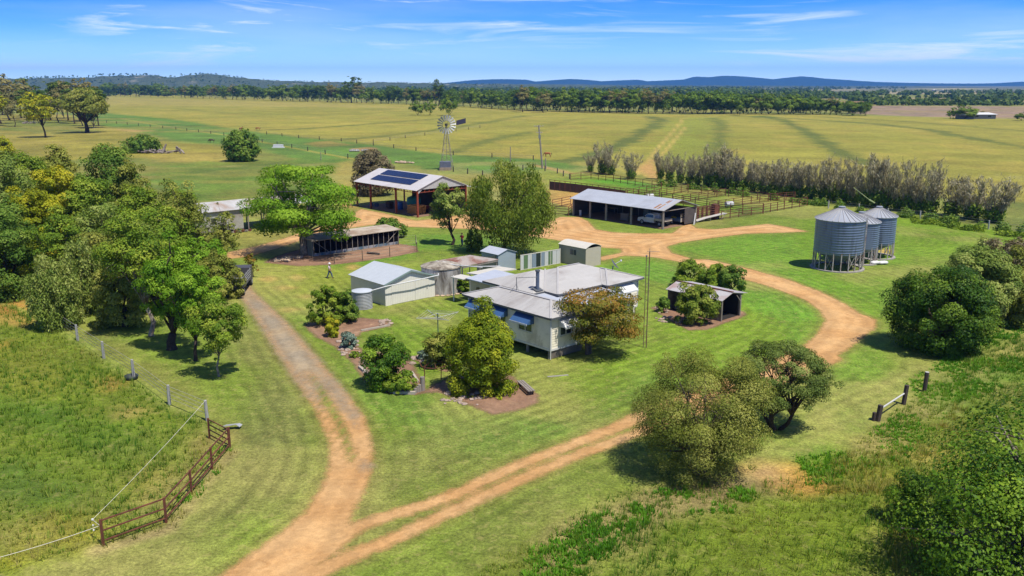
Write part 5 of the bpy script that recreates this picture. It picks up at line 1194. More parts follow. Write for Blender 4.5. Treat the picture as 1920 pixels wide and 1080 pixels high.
for lay in range(6):
    b = MB()
    for i in range(6): b.box(-1.1+i*.36+rn2.uniform(-.03, .03), -.8+i*.36, -1.2+rn2.uniform(-.2, .2), 1.2+rn2.uniform(-.2, .2), .05+lay*.24, .05+lay*.24+.17)
    b.build('timber_layer', mat('yellow_timber', C(222,160,84), .8, .2, 4), a)
a = thing('tractor', 'small dark red tractor parked in shade beside the timber stack', 'tractor', sp_(4.3, 2.2), ROT+.3)
b = MB(); b.box(-.35, .35, -.2, 1.5, .7, 1.25); b.box(-.55, .55, -1.1, -.2, .7, .9); b.build('body', mat('dull_red', C(130,44,40), .5, .15), a)
for x_, y_, r_ in ((-.75, -.7, .65), (.75, -.7, .65), (-.6, 1.1, .38), (.6, 1.1, .38)): MB().tube([(x_-.16, y_, r_), (x_+.16, y_, r_)], r_, 16).build('wheel', M_DARK, a)
b = MB(); b.tube([(0, .1, 1.2), (0, -.15, 1.6)], .03, 5); b.lathe([(.2, 1.6), (.23, 1.63)], 12, (0, -.15, 0)); b.box(-.25, .25, -.75, -.4, .95, 1.1); b.box(-.25, .25, -.85, -.75, .95, 1.5); b.build('seat', M_DARK, a)
for i, (x_, y_, s_, lb, c) in enumerate([(2.5, 11.5, .8, 'dark crate by the middle posts of the solar-roofed shed', (90,60,50)), (3.4, 12.9, 1.0, 'brown crate at the far bays of the solar-roofed shed', (110,76,54)), (2.2, 15.2, .6, 'low grey crate in the left bay of the solar-roofed shed', (96,104,128)), (2.0, 16.6, .5, 'blue crate nearest the left end post of the solar-roofed shed', (50,84,160))]):
    a = thing('crate', lb, 'crate', sp_(x_, y_), ROT+.2*i); b = MB(); mt = mat('crate%d' % i, C(*c))
    for k in range(4): b.box(-s_/2, s_/2, -s_/2, -s_/2+.03, k*s_/4+.02, (k+1)*s_/4-.02); b.box(-s_/2, s_/2, s_/2-.03, s_/2, k*s_/4+.02, (k+1)*s_/4-.02); b.box(-s_/2, -s_/2+.03, -s_/2+.04, s_/2-.04, k*s_/4+.02, (k+1)*s_/4-.02); b.box(s_/2-.03, s_/2, -s_/2+.04, s_/2-.04, k*s_/4+.02, (k+1)*s_/4-.02)
    b.box(-s_/2+.04, s_/2-.04, -s_/2+.04, s_/2-.04, .02, s_*.75); b.build('crate_body', mt, a)
# ---------- long open vehicle shed
t = Ecat('vehicle_shed', 'long open-fronted vehicle shed with grey iron gable roof and grey timber posts', 'shed', 78.7, 101.5)
EW, RZ, L_, RX, X2 = 2.85, 4.0, 18.6, 4.0, 8.0; sl = (RZ-EW)/RX
def R2(x, y): return (x, y, EW+(x if x <= RX else X2-x)*sl+.06)
r = MB(); r.slab([R2(-.35, -.35), R2(RX, -.35), R2(RX, L_+.3), R2(-.35, L_+.3)], .05); r.slab([R2(RX, -.35), R2(X2+.4, -.35), R2(X2+.4, L_+.3), R2(RX, L_+.3)], .05)
sr = r.build('roof', mat('shed_roof_grey', C(198,202,210), .45, .06, .7, spec=.5, streak=(0, 1.33, .025, .86), dirt=C(182,184,188), dscale=.3, damt=.4), t)
rs = MB()
for x0_, x1_, y0_, y1_ in ((.0, 1.9, 1.0, 1.3), (.1, 1.8, 1.6, 2.0), (2.2, 3.4, .95, 1.15), (2.3, 3.3, 1.25, 1.5)): rs.slab([tuple(Vector(R2(x0_, y0_))+Vector((0, 0, .006))), tuple(Vector(R2(x1_, y0_))+Vector((0, 0, .006))), tuple(Vector(R2(x1_, y1_))+Vector((0, 0, .006))), tuple(Vector(R2(x0_, y1_))+Vector((0, 0, .006)))], .004)
rs.build('rusted_sheet', mat('rusted_sheet', C(202,160,118), .8, .25, 3, dirt=C(150,90,60)), sr)
MB().slab([tuple(Vector(R2(-.36, -.36))+Vector((0, 0, .01))), tuple(Vector(R2(RX, -.36))+Vector((0, 0, .01))), tuple(Vector(R2(RX, .45))+Vector((0, 0, .01))), tuple(Vector(R2(-.36, .45))+Vector((0, 0, .01)))], .006).build('end_sheet', M_CAP, sr)
for y_ in (0, 6.1, 11.2, 14.6, 18.3):
    MB().tube([(0, y_, 0), (0, y_, EW)], [.19, .16], 8).build('post', M_TIMBER, t); MB().tube([(X2, y_, 0), (X2, y_, EW)], .13, 8).build('post', M_TIMBER, t)
b = MB(); b.beam((0, 0, EW-.06), (0, 18.3, EW-.06), .12, .16)
for y_ in (0.0, 6.1, 11.2, 18.3): b.beam((.1, y_, EW-.1), (RX, y_, RZ-.1), .08); b.beam((RX, y_, RZ-.1), (X2, y_, EW-.1), .08); b.beam((.1, y_, EW-.2), (X2, y_, EW-.2), .08, .1)
b.build('rafter', M_TIMBER, t)
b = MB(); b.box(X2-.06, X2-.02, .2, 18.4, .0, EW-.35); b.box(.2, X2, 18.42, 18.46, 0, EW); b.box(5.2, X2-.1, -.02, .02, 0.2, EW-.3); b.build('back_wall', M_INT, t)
MB().box(.05, X2-.1, .1, 18.4, 0, .03).build('floor', M_EARTH, t)
VM = Matrix.Translation(t.location) @ Matrix.Rotation(ROT, 4, 'Z')
def vp(x, y, z=.03): return VM @ Vector((x, y, z))
a = thing('crate', 'pale plywood box standing in the middle bay of the vehicle shed', 'crate', vp(2.4, 9.3), ROT); b = MB(); b.box(-.3, .3, -.75, .75, .05, 1.1); b.build('crate_body', mat('plywood', C(150,136,120), .8, .1), a); b = MB(); b.box(-.34, -.31, -.8, .8, 1.0, 1.12); b.box(-.34, -.31, -.8, .8, .05, .15); b.build('batten', M_TIMBER, a)
a = thing('oil_drum', 'white drum against the left end post of the vehicle shed', 'drum', vp(.9, 17.6), 0); MB().lathe([(.2, 0), (.22, .05), (.2, .45), (.22, .85), (.2, .9), (0, .9)], 14).build('drum_body', M_WHITE, a, True)
a = thing('workbench', 'cluttered dark workbench deep in the left bay of the vehicle shed', 'bench', vp(6.6, 16.), ROT); b = MB(); b.box(-.5, .5, -1.2, 1.2, .85, .92); b.build('bench_top', M_TIMBER, a)
for x_, y_ in ((-.4, -1.1), (.4, -1.1), (-.4, 1.1), (.4, 1.1)): MB().box(x_-.04, x_+.04, y_-.04, y_+.04, 0, .85).build('leg', M_TIMBER, a)
a = thing('cabinet', 'bluish cabinet near the third post inside the vehicle shed', 'cabinet', vp(4.8, 6.9), ROT); b = MB(); b.box(-.3, .3, -.5, .5, .05, 1.7); b.build('cabinet_body', mat('cab_blue', C(110,140,156), .5, .1), a); MB().box(-.33, -.305, -.47, -.02, .1, 1.65).build('door', mat('cab_blue', C(110,140,156)), a); MB().box(-.33, -.305, .02, .47, .1, 1.65).build('door', mat('cab_blue', C(110,140,156)), a)
# ---------- long raised iron shed on the left
t = Ecat('iron_shed', 'long old iron shed on stumps with patchy grey roof, open bays at its right end', 'shed', 118.6, 45.0)
XW, XL, DP, FZ2, EW = 9.7, 20.6, 6.0, .55, 3.35
r = MB(); r.slab([(-.3, -.35, EW), (XL+.3, -.35, EW), (XL+.3, DP/2, EW+1.0), (-.3, DP/2, EW+1.0)], .05); r.slab([(-.3, DP/2, EW+1.0), (XL+.3, DP/2, EW+1.0), (XL+.3, DP+.35, EW), (-.3, DP+.35, EW)], .05)
r.build('roof', mat('patchy_roof', C(206,204,200), .6, .12, .35, dirt=C(176,146,122), dscale=.28, damt=.45, streak=(0, .8, .05, .85)), t)
b = MB(); b.box(0, XW, 0, .05, FZ2, EW-.02); b.box(0, .05, .05, DP, FZ2, EW-.02); b.box(XW-.05, XW, .05, DP, FZ2, EW-.02); b.box(0, XW, DP-.05, DP, FZ2, EW-.02); b.build('wall', mat('shed_wall_pale', C(204,204,192), .7, .1, .8, streak=(0, .8, .04, .8), dirt=C(170,160,146), dscale=.5), t)
MB().box(4.9, 5.5, -.04, -.005, 1.6, 2.4).build('window', M_GLASS, t)
b = MB(); b.box(0, XW, .0, DP, FZ2-.12, FZ2-.01); b.build('floor', M_TIMBER, t)
for i in range(8):
    for y_ in (.15, DP-.15): MB().box(.1+i*1.35-.1, .1+i*1.35+.1, y_-.1, y_+.1, 0, FZ2-.13).build('stump', M_BATTEN, t)
for i in range(5):
    for y_ in (.1, DP-.1): x_ = 10.5+i*2.45; MB().box(x_-.07, x_+.07, y_-.07, y_+.07, 0, EW-.05).build('post', M_TIMBER, t)
rn3 = random.Random(5)
for i in range(11):
    x_ = 5+i*.55; a = Ecat('timber_offcut' if i % 2 else 'old_drum', ('rusty drum under the iron shed floor edge' if i % 2 == 0 else 'bundle of boards stored under the iron shed edge'), 'drum' if i % 2 == 0 else 'boards', 118.25, 45+x_, 0, ROT+.1*i, 'junk along the foot of the iron shed')
    if i % 2 == 0: MB().tube([(-.25, 0, .2), (.25, 0, .2)], .2, 10).build('drum_body', M_RUST, a)
    else: b = MB(); [b.box(-.3, .3, -.15+k*.08, -.09+k*.08, .02+.05*(k % 3), .07+.05*(k % 3)+.1) for k in range(5)]; b.build('boards', M_TIMBER, a)
# ---------- poultry shed
t = Ecat('poultry_shed', 'low black open-fronted poultry shed with pale skillion roof and slender posts', 'shed', 95.05, 52.6)
XL, DP = 13.0, 3.2
r = MB(); r.slab([(-.2, -.35, 2.0), (XL+.3, -.35, 2.0), (XL+.3, DP+.2, 2.25), (-.2, DP+.2, 2.25)], .06); r.build('roof', mat('sandy_roof', C(206,192,172), .8, .12, .8, dirt=C(170,146,122), dscale=.5), t)
b = MB(); b.box(0, .05, 0, DP, .0, 1.95); b.build('end_wall', mat('bluish_iron', C(158,168,170), .6, .12, streak=(1, .3, .08, .8)), t)
b = MB(); b.box(.05, XL, DP-.05, DP, 0, 2.1); b.box(XL-.05, XL, 0, DP-.05, 0, 2.0); b.box(.1, XL-.1, .05, DP-.1, .0, .04); b.build('back_wall', mat('near_black_board', C(22,20,22), .98, .1, spec=.05), t)  # back wall, right end wall and floor, all near-black
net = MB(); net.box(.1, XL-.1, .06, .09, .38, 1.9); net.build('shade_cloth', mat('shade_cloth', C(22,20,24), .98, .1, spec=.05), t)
b = MB(); b.box(.1, XL-.1, -.04, .04, 0, .36); b.build('kick_board', mat('kick_grey', C(176,172,176), .7, .1, dirt=C(90,120,140)), t)
for i in range(17): MB().box(.15+i*.8-.035, .15+i*.8+.035, -.09, -.045, 0, 1.95).build('post', M_TIMBER, t)
b = MB(); b.beam((.2, -.12, 1.9), (2.2, -.12, .4), .06); b.beam((XL-.3, -.12, 1.8), (XL-2.0, -.12, .4), .06); b.build('brace', M_TIMBER, t)
# ---------- old shelter
t = Ecat('shelter', 'old iron shelter with dark gable opening and rust-edged roof', 'shed', 43.25, 64.8)
XL, DP, EW = 3.0, 6.0, 1.95
r = MB(); r.slab([(-.2, -.15, EW), (XL/2, -.15, EW+.55), (XL/2, DP+.2, EW+.55), (-.2, DP+.2, EW)], .05); r.slab([(XL/2, -.15, EW+.55), (XL+.9, -.15, EW+.12), (XL+.9, DP+.2, EW+.12), (XL/2, DP+.2, EW+.55)], .05)
r.build('roof', mat('shelter_roof', C(204,200,200), .6, .1, .8, dirt=C(176,130,112), dscale=.5, damt=.45), t)
b = MB(); b.box(XL/2-.12, XL/2+.12, -.16, DP+.2, EW+.56, EW+.6); b.build('ridge_cap', M_RUST, t)
b = MB(); b.box(0, .05, 0, DP*.62, 0, EW-.02); b.box(XL-.05, XL, 0, DP, 0, EW+.1); b.box(.05, XL-.05, DP-.05, DP, 0, EW); b.build('wall', M_OLD, t)
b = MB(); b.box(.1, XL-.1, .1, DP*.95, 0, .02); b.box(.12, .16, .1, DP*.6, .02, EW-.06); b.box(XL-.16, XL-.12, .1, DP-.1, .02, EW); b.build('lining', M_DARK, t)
for x_, y_ in ((.02, -.03), (XL-.02, -.03), (.02, DP), (.02, DP*.63)): MB().tube([(x_, y_, 0), (x_, y_, EW)], .08, 7).build('post', M_TIMBER, t)
b = MB(); b.beam((XL-.1, -.05, EW-.5), (XL-.7, -.05, EW+.1), .06); b.beam((0, -.05, EW-.02), (XL/2, -.05, EW+.48), .06); b.beam((XL/2, -.05, EW+.48), (XL+.3, -.05, EW+.1), .06); b.build('brace', M_TIMBER, t)
# ---------- silos
M_SILO = mat('galvanised', C(134,152,184), .45, .08, 1.0, metal=.15, spec=.5, dirt=C(112,124,148), dscale=.9, damt=.42, stretch=(2.2, 2.2, .3))
M_CONE = mat('galvanised_cone', C(196,200,206), .42, .05, 1.0, metal=.25, spec=.5)
M_LEG = mat('silo_leg', C(196,192,188), .6, .1, 2, dirt=C(150,110,90), dscale=1.5, damt=.45)
def silo(px, py, rad, zb, zt, label, nleg, ladder=False):
    p = G(px, py); t = thing('grain_silo', label, 'silo', p, 0, 'grain silos')
    pr = []; n_ = 13; h = (zt-zb)/n_
    for i in range(n_): z = zb+i*h; pr += [(rad, z), (rad, z+h*.72), (rad+.05, z+h*.84), (rad, z+h*.97)]
    pr.append((rad, zt)); MB().lathe(pr, 56).build('barrel', M_SILO, t, True)
    n_ = 28; ap = zt+rad*.43; rf_ = MB()
    rf_.lathe([(rad+.16, zt-.06), (rad+.16, zt-.02), (.32, ap)], n_*2); top_ = rf_.build('cone_roof', M_CONE, t)
    rb = MB()
    for i in range(n_): a = 2*math.pi*i/n_; rb.beam((math.cos(a)*(rad+.15), math.sin(a)*(rad+.15), zt+.02), (math.cos(a)*.33, math.sin(a)*.33, ap+.03), .05, .07)
    rb.build('roof_rib', M_CAP, top_)
    MB().lathe([(.34, ap-.05), (.34, ap+.14), (.4, ap+.14), (.4, ap+.2), (0, ap+.26)], 20).build('hatch', M_CONE, t)
    MB().lathe([(rad-.05, zb+.02), (.25, zb-min(1.35, rad*.5)), (.25, zb-min(1.35, rad*.5)-.2)], 32).build('hopper', M_SILO, t, True)
    for i in range(nleg):
        a = 2*math.pi*(i+.3)/nleg; x_, y_ = math.cos(a)*(rad-.02), math.sin(a)*(rad-.02); MB().beam((x_, y_, .05), (x_, y_, zb+.25), .1).build('leg', M_LEG, t)
    b = MB()
    for i in range(0, nleg, 3):
        a = 2*math.pi*(i+.3)/nleg; c = 2*math.pi*(i+1.3)/nleg; b.beam((math.cos(a)*(rad-.1), math.sin(a)*(rad-.1), .15), (math.cos(c)*(rad-.1), math.sin(c)*(rad-.1), zb-.1), .05); b.beam((math.cos(c)*(rad-.1), math.sin(c)*(rad-.1), .15), (math.cos(a)*(rad-.1), math.sin(a)*(rad-.1), zb-.1), .05)
    b.build('brace', M_LEG, t)
    MB().lathe([(rad+.28, 0), (rad+.28, .12), (rad-.15, .12), (rad-.15, .03)], 48).build('footing_ring', M_SLAB, t)
    if ladder:
        a = -.62; c_, s_ = math.cos(a), math.sin(a); b = MB(); tx, ty = -s_*.2, c_*.2; R_2 = rad+.14
        for sg in (-1, 1): b.beam((c_*R_2+tx*sg, s_*R_2+ty*sg, .5), (c_*R_2+tx*sg, s_*R_2+ty*sg, zt+.4), .04)
        for i in range(18): z = .6+i*(zt-.3)/18; b.beam((c_*R_2+tx, s_*R_2+ty, z), (c_*R_2-tx, s_*R_2-ty, z), .03)
        b.build('ladder', M_LEG, t)
    return t
silo(1569, 502, 2.75, 1.95, 5.85, 'large grain silo at the front left of the three, with a ladder down its side', 20, True)
silo(1608, 491, 2.1, 1.85, 5.0, 'middle smaller grain silo half hidden behind the large one', 14)
silo(1640, 481, 2.1, 1.8, 5.2, 'rear right grain silo standing furthest from the large one', 14)
a0_ = G(1603, 472); b = MB(); pa, pb = G(1594, 380+115), G(1618, 398+110)
q0 = G(1597, 468); b.tube([q0+Vector((-.2, .8, 8.0)), q0+Vector((1.4, -.6, 6.6))], .04, 6)
t = thing('auger_pipe', 'thin sloping auger pipe rising above the middle silo', 'pipe', (0, 0, 0))
b.tube([q0+Vector((1.4, -.6, 6.6)), q0+Vector((2.0, -1.0, 6.2))], .1, 6); b.build('pipe', mat('pale_green_pipe', C(170,184,120)), t)
t = thing('feed_bag', 'heap of white sacks at the foot of the rear silos', 'sacks', G(1645, 496)); b = MB(); [b.blob((-.5+.45*i, .1*(i % 2), .22), .5, (1, .8, .45), i) for i in range(4)]; b.build('sacks', M_WHITE, t, True)
# tiny far farmhouse
t = thing('far_farmhouse', 'tiny white-roofed farmhouse at the far edge of the yellow paddock on the right', 'house', G(1846, 223), .05)
b = MB(); b.box(-7, 7, 0, 6, 0, 2.6); b.build('wall', mat('far_wall', C(160,160,158)), t); r = MB(); hiproof(r, -8, 8, -1, 7, 2.7, .28); r.build('roof', [M_WHITE, M_TRIM], t); b = MB(); b.box(-6, -4, -.05, -.02, 1, 2); b.box(2, 4, -.05, -.02, 1, 2); b.build('window', M_GLASS, t)
t = thing('far_shed', 'low white-roofed shed under the trees by the far farmhouse', 'shed', G(1814, 223), .05)
b = MB(); b.box(-5, 5, 0, 5, 0, 2.2); b.build('wall', mat('far_wall', C(160,160,158)), t); r = MB(); r.slab([(-5.5, -.5, 2.3), (5.5, -.5, 2.3), (5.5, 2.5, 3.2), (-5.5, 2.5, 3.2)], .1); r.slab([(-5.5, 2.5, 3.2), (5.5, 2.5, 3.2), (5.5, 5.5, 2.3), (-5.5, 5.5, 2.3)], .1); r.build('roof', M_WHITE, t)
VILL = [(1400,176.5),(1412,177.5),(1425,176),(1436,178),(1448,177),(1395,178.5),(1462,176.5),(1528,175.5),(1535,176),(1382,175.5),(1752,170.5),(1768,171.5),(1340,169.5),(1322,168.5),(1355,170.5)]
v0_ = thing('distant_house', 'tiny white-roofed house in the scattered village on the plain below the blue hills', 'house', G(*VILL[0]), .3, 'houses of the distant village')
b = MB(); b.box(-8, 8, -6, 6, 0, 4); b.build('wall', mat('far_wall', C(160,160,158)), v0_); r = MB(); hiproof(r, -9, 9, -7, 7, 4, .35); r.build('roof', [M_WHITE, M_TRIM], v0_); v0_.scale = (.7, .7, .7)
for i, (x_, y_) in enumerate(VILL[1:]): dup(v0_, G(x_, y_), i*.7, rn3.uniform(.45, .8))
# ================================================================== FENCES, POLES, VEHICLES, PEOPLE, ANIMALS
M_WIRE = mat('wire', C(196,190,176), .6, .1)
M_ROPE = mat('white_rope', C(236,230,214), .6, .05)
M_PCONC = mat('pale_post', C(206,204,198), .85, .12, 6)
M_DPOST = mat('dark_post', C(84,72,66), .9, .25, 5, stretch=(1, 1, .3))
def rel(pts): o = Vector(pts[0]); return o, [Vector(p)-o for p in pts]
def wirefence(label, pix, h, mpost, n_wire, group=None, pw=.12, extra=None, wr=.012, name='wire_fence', step=None):
    pts = [G(*p) for p in pix]
    if step:
        new = [pts[0]]
        for a, b_ in zip(pts[:-1], pts[1:]):
            k = max(1, round((b_-a).length/step)); new += [a.lerp(b_, i/k) for i in range(1, k+1)]
        pts = new
    o, L = rel(pts); t = thing(name, label, 'fence', o, 0, group); proto = None
    for i, p in enumerate(L):
        if proto is None: proto = MB().tube([(0, 0, 0), (.0, 0, h)], [pw*.62, pw*.5], 7).build('post', mpost, t); proto.location = p
        else: c = proto.copy(); COL.objects.link(c); c.parent = t; c.location = p; c.rotation_euler = (rn.uniform(-.03, .03), rn.uniform(-.03, .03), 0)
    b = MB(); ls = L if not extra else L+[Vector(e)-o for e in extra]
    for k in range(n_wire):
        z = h*(.95-.8*k/max(1, n_wire))
        for a, c in zip(ls[:-1], ls[1:]): b.beam(a+Vector((0, 0, z)), c+Vector((0, 0, z)), wr*2)
    b.build('wire', M_WIRE, t); return t
wirefence('wire fence on whitish posts along the left paddock', [(64.5,584),(103,610),(146,639),(195,672),(251,708),(318,759),(389,789)], 1.4, mat('post_weathered', C(186,184,176), .85, .15, 6), 4, pw=.19, wr=.009)
def railfence(label, pix, h=1.5, rails=5, pw=.1, rw=.06, m=None, step=2.6, group='rust-brown rail fences of the cattle yards', name='rail_fence', world=None):
    pts = [G(*p) for p in pix]; new = [pts[0]]
    for a, b_ in zip(pts[:-1], pts[1:]):
        k = max(1, round((b_-a).length/step)); new += [a.lerp(b_, i/k) for i in range(1, k+1)]
    m = m or M_RUST; o, L = rel(new); t = thing(name, label, 'fence', o, 0, group); proto = None
    for i, p in enumerate(L):
        if proto is None: proto = MB().beam((0, 0, 0), (0, 0, h+.06), pw).build('post', m, t); proto.location = p
        else: c = proto.copy(); COL.objects.link(c); c.parent = t; c.location = p
    for k in range(rails):
        b = MB(); z = h-(h-.25)*k/max(1, rails-1)
        for a, c in zip(L[:-1], L[1:]): b.beam(a+Vector((0, 0, z)), c+Vector((0, 0, z)), rw)
        b.build('rail', m, t)
    return t
railfence('rust-red pipe rail fence beside the driveway mouth, white caps on its posts', [(194,1023),(312,980),(359.5,926),(398,880),(431.5,840.5)], 1.28, 3, .1, .06, M_RUST, step=50, group=None, name='pipe_rail_fence')
t = railfence('short rust-red gate panel at the back corner of the pipe rail fence', [(393,822),(430,842)], 1.25, 4, .09, .05, M_RUST, step=50, group=None, name='pipe_gate')
a = thing('roofing_sheet', 'bent grey iron sheet leaning behind the rust-red gate panel', 'sheet', G(432, 808)); b = MB(); b.slab([(-.5, 0, .3), (.3, .2, .35), (.4, .6, .28), (-.4, .5, .22)], .02); b.slab([(.3, .2, .35), (.55, .15, .2), (.6, .55, .2), (.4, .6, .28)], .02); b.build('sheet', M_ZINC, a)
t = thing('electric_rope', 'single white electric rope strung across the left paddock corner', 'rope', (0, 0, 0))
tp = [G(389, 789)+Vector((0, 0, 1.4)), G(178, 1010)+Vector((0, 0, 1.0)), G(192, 1020)+Vector((0, 0, .95)), G(0, 1085)+Vector((0, 0, 1.0)), G(-140, 1130)+Vector((0, 0, 1.0))]; b = MB()
for a_, c_ in zip(tp[:-1], tp[1:]):
    n_ = 8; sag = .12*min(1, (c_-a_).length/8); b.tube([a_.lerp(c_, i/n_)-Vector((0, 0, sag*4*(i/n_)*(1-i/n_))) for i in range(n_+1)], .012, 4, cap=False)
b.build('rope', M_ROPE, t); b = MB(); b.blob(tp[1], .06); b.blob(tp[1]-Vector((0, 0, .3)), .05); b.blob(tp[1]-Vector((0, 0, .55)), .05); b.build('insulator', M_WHITE, t)
a = thing('feed_tub', 'black rubber feed tub lying by the fourth whitish post', 'tub', G(247, 711)); MB().lathe([(0, .04), (.36, .04), (.46, .3), (.5, .3), (.4, 0), (0, 0)], 20).build('tub', mat('black_rubber', C(52,62,60), .6, .1), a, True)
a = railfence('dark brown yard rails cut by the left frame edge', [(-30,520),(0,540),(30,556)], 1.3, 4, .12, .08, M_RUST, step=2.4, group=None, name='yard_rails')
a = thing('feed_tub', 'dark tub beside the brown yard rails at the left frame edge', 'tub', G(14, 546)); MB().lathe([(0, .04), (.36, .04), (.46, .3), (.5, .3), (.4, 0), (0, 0)], 20).build('tub', mat('black_rubber', C(52,62,60)), a, True)
# post and rail on the right
pa, pb, pc = G(1645.5, 789), G(1694, 758), G(1733, 734)
t = thing('post_and_rail', 'two weathered posts joined by one pale fallen pipe rail near the right frame edge', 'fence', pa)
MB().tube([(0, 0, 0), (.12, .03, 1.05)], .17, 7).build('post', M_DPOST, t); MB().tube([(-.25, .05, 0), (-.22, .05, .55)], .13, 7).build('post', M_DPOST, t); q1 = pb-pa; MB().tube([q1, q1+Vector((.1, 0, 1.35))], .15, 7).build('post', M_DPOST, t)
MB().tube([Vector((.18, .03, .85)), q1+Vector((-.02, 0, .78))], .055, 7).build('rail', mat('pale_pipe', C(222,220,214), .6, .05), t)
t = thing('gate_post', 'lone dark post with a pale top, highest of the three at the right', 'post', pc); MB().tube([(0, 0, 0), (.05, 0, 1.4)], .15, 8).build('post', M_DPOST, t); MB().tube([(.05, 0, 1.41), (.05, 0, 1.44)], .14, 8).build('post_top', M_PCONC, t)
# ---------- cattle yards
YR = [
 ('long yard fence running behind the vehicle shed roof', [(1175,370),(1240,378),(1303,389),(1347,396)], 1.7, 5),
 ('yard fence continuing right from the shed to the curved post', [(1347,397),(1392,402),(1430,400)], 1.7, 5),
 ('outermost yard fence reaching to the undergrowth by the windbreak', [(1431,400),(1470,393),(1513,386)], 1.5, 4),
 ('back fence of the yards along the left shrubs', [(1070,338),(1108,335),(1150,341),(1205,350),(1240,356)], 1.5, 3),
 ('dark yard fence below the long windbreak row', [(1290,362),(1340,366),(1420,374),(1470,380)], 1.4, 3),
 ('crossing yard fence nearest the dark screen', [(1208,374),(1250,366),(1290,359)], 1.4, 4),
 ('crossing yard fence in the middle of the yards', [(1262,383),(1310,375),(1360,367)], 1.4, 4),
 ('crossing yard fence third from the dark screen', [(1330,394),(1375,387),(1440,378),(1490,374)], 1.4, 4),
 ('low front yard fence right of the loading ramp', [(1352,412),(1385,407),(1431,401)], 1.3, 3),
 ('yard fence at the left end of the vehicle shed', [(1032,402),(1066,405),(1076,396)], 1.5, 4),
 ('double-height yard fence left behind the vehicle shed', [(1036,391),(1070,384)], 1.5, 4),
 ('yard fence on the far side of the sand arena', [(1176,371),(1198,364),(1240,357)], 1.4, 3)]
for lb, pix, h, r_ in YR: railfence(lb, pix, h, r_, .11, .07)
# brown screened side of the sand arena
pts = [G(1030, 356), G(1075, 361), G(1125, 368), G(1172, 375)]; o, L = rel(pts); t = thing('screen_fence', 'dark brown screened fence along the sand arena', 'fence', o)
b = MB()
for a_, c_ in zip(L[:-1], L[1:]): d = (c_-a_).normalized(); nn_ = Vector((-d.y, d.x, 0))*.02; b.slab([a_+Vector((0, 0, .05)), c_+Vector((0, 0, .05)), c_+Vector((0, 0, 1.75)), a_+Vector((0, 0, 1.75))], .03)
b.build('screen', mat('brown_screen', C(104,80,70), .9, .15), t)
b = MB(); [b.beam(a_+Vector((0, 0, 2.05)), c_+Vector((0, 0, 2.05)), .08) for a_, c_ in zip(L[:-1], L[1:])]; b.build('rail', M_RUST, t)
nP = 14; b = MB()
for i in range(nP+1): s = i/nP*3; k = min(2, int(s)); p = L[k].lerp(L[k+1], s-k)+Vector((.05, -.06, 0)); b.beam(p, p+Vector((0, 0, 2.1)), .09)
b.build('post', M_RUST, t)
# loading ramp
A_, B_ = G(1303, 417), G(1352, 411); t = thing('loading_ramp', 'tall rusty cattle loading ramp with a pale sloping deck beside the vehicle shed', 'ramp', A_, math.atan2((B_-A_).y, (B_-A_).x)); Lr = (B_-A_).length
b = MB(); b.slab([(0, -.45, .25), (Lr*.35, -.45, .55), (Lr*.35, .45, .55), (0, .45, .25)], .06); b.slab([(Lr*.35, -.45, .55), (Lr*1.15, -.45, .95), (Lr*1.15, .45, .95), (Lr*.35, .45, .55)], .06); b.build('deck', mat('ramp_deck', C(212,206,196), .7, .1), t)
b = MB()
for y_ in (.5, 1.2):
    for i in range(7): b.beam((i*Lr/6, y_, 0), (i*Lr/6, y_, 2.2), .12)
    for k in range(6): b.beam((0, y_, .35+k*.36), (Lr, y_, .35+k*.36), .09)
b.build('side_rails', M_RUST, t)
b = MB(); b.beam((Lr*.9, -.4, 0), (Lr*1.1, -.4, .9), .07); b.beam((Lr*.9, .4, 0), (Lr*1.1, .4, .9), .07); b.beam((Lr*.5, -.4, 0), (Lr*.5, -.4, .6), .07); b.beam((Lr*.5, .4, 0), (Lr*.5, .4, .6), .07); b.build('deck_leg', M_TIMBER, t)
b = MB(); b.box(Lr*.82, Lr*.98, .45, 1.25, 0, 2.35); b.build('gate_end', M_RUST, t)
for (px_, py_, lb) in ((1367, 389, 'small white tank lying in the yards right of the vehicle shed'), (1218, 374, 'small white tank lying in the yards behind the shed roof')):
    a = thing('poly_tank', lb, 'tank', G(px_, py_), .4); b = MB(); b.tube([(-.75, 0, .62), (-.7, 0, .62), (.7, 0, .62), (.75, 0, .62)], [.3, .42, .42, .3], 16); b.build('tank_body', M_WHITE, a, True); b = MB(); b.beam((-.45, -.3, .1), (-.45, .3, .1), .14); b.beam((.45, -.3, .1), (.45, .3, .1), .14); b.build('skid', M_DARK, a)
# boundary and paddock fences
wirefence('boundary wire fence on pale posts below the grey windbreak row, towards the right frame edge', [(1553,391),(1610,397),(1664,406),(1725,411),(1788,420),(1853,430),(1960,448)], 1.35, M_PCONC, 3, pw=.2, wr=.01)
wirefence('dark-posted wire fence between the yellow paddock and the green flat', [(500,252),(560,259),(640,265),(700,273),(780,283),(850,291),(1000,300)], 1.3, M_DPOST, 2, pw=.25, wr=.02, step=16)
wirefence('dark-posted wire fence across the far green flat', [(200,230),(330,243),(420,254),(520,272),(610,289),(700,306)], 1.3, M_DPOST, 2, pw=.25, wr=.02, step=17)
wirefence('thin wire fence climbing the yellow paddock towards the windmill wheel', [(700,268),(760,259),(830,250),(900,240)], 1.3, M_DPOST, 2, pw=.22, wr=.02, step=18)
wirefence('timber-posted fence behind the solar-roofed shed and willow', [(850,322),(905,330),(960,322),(1000,316),(1045,325),(1068,336)], 1.3, M_DPOST, 3, pw=.24, wr=.015, step=6)
wirefence('thin wire netting fence round the bare poultry run', [(627,494),(680,488),(731,481),(782,472),(780,458),(747,459)], 1.25, mat('star_post', C(110,94,80)), 3, pw=.09, wr=.008)
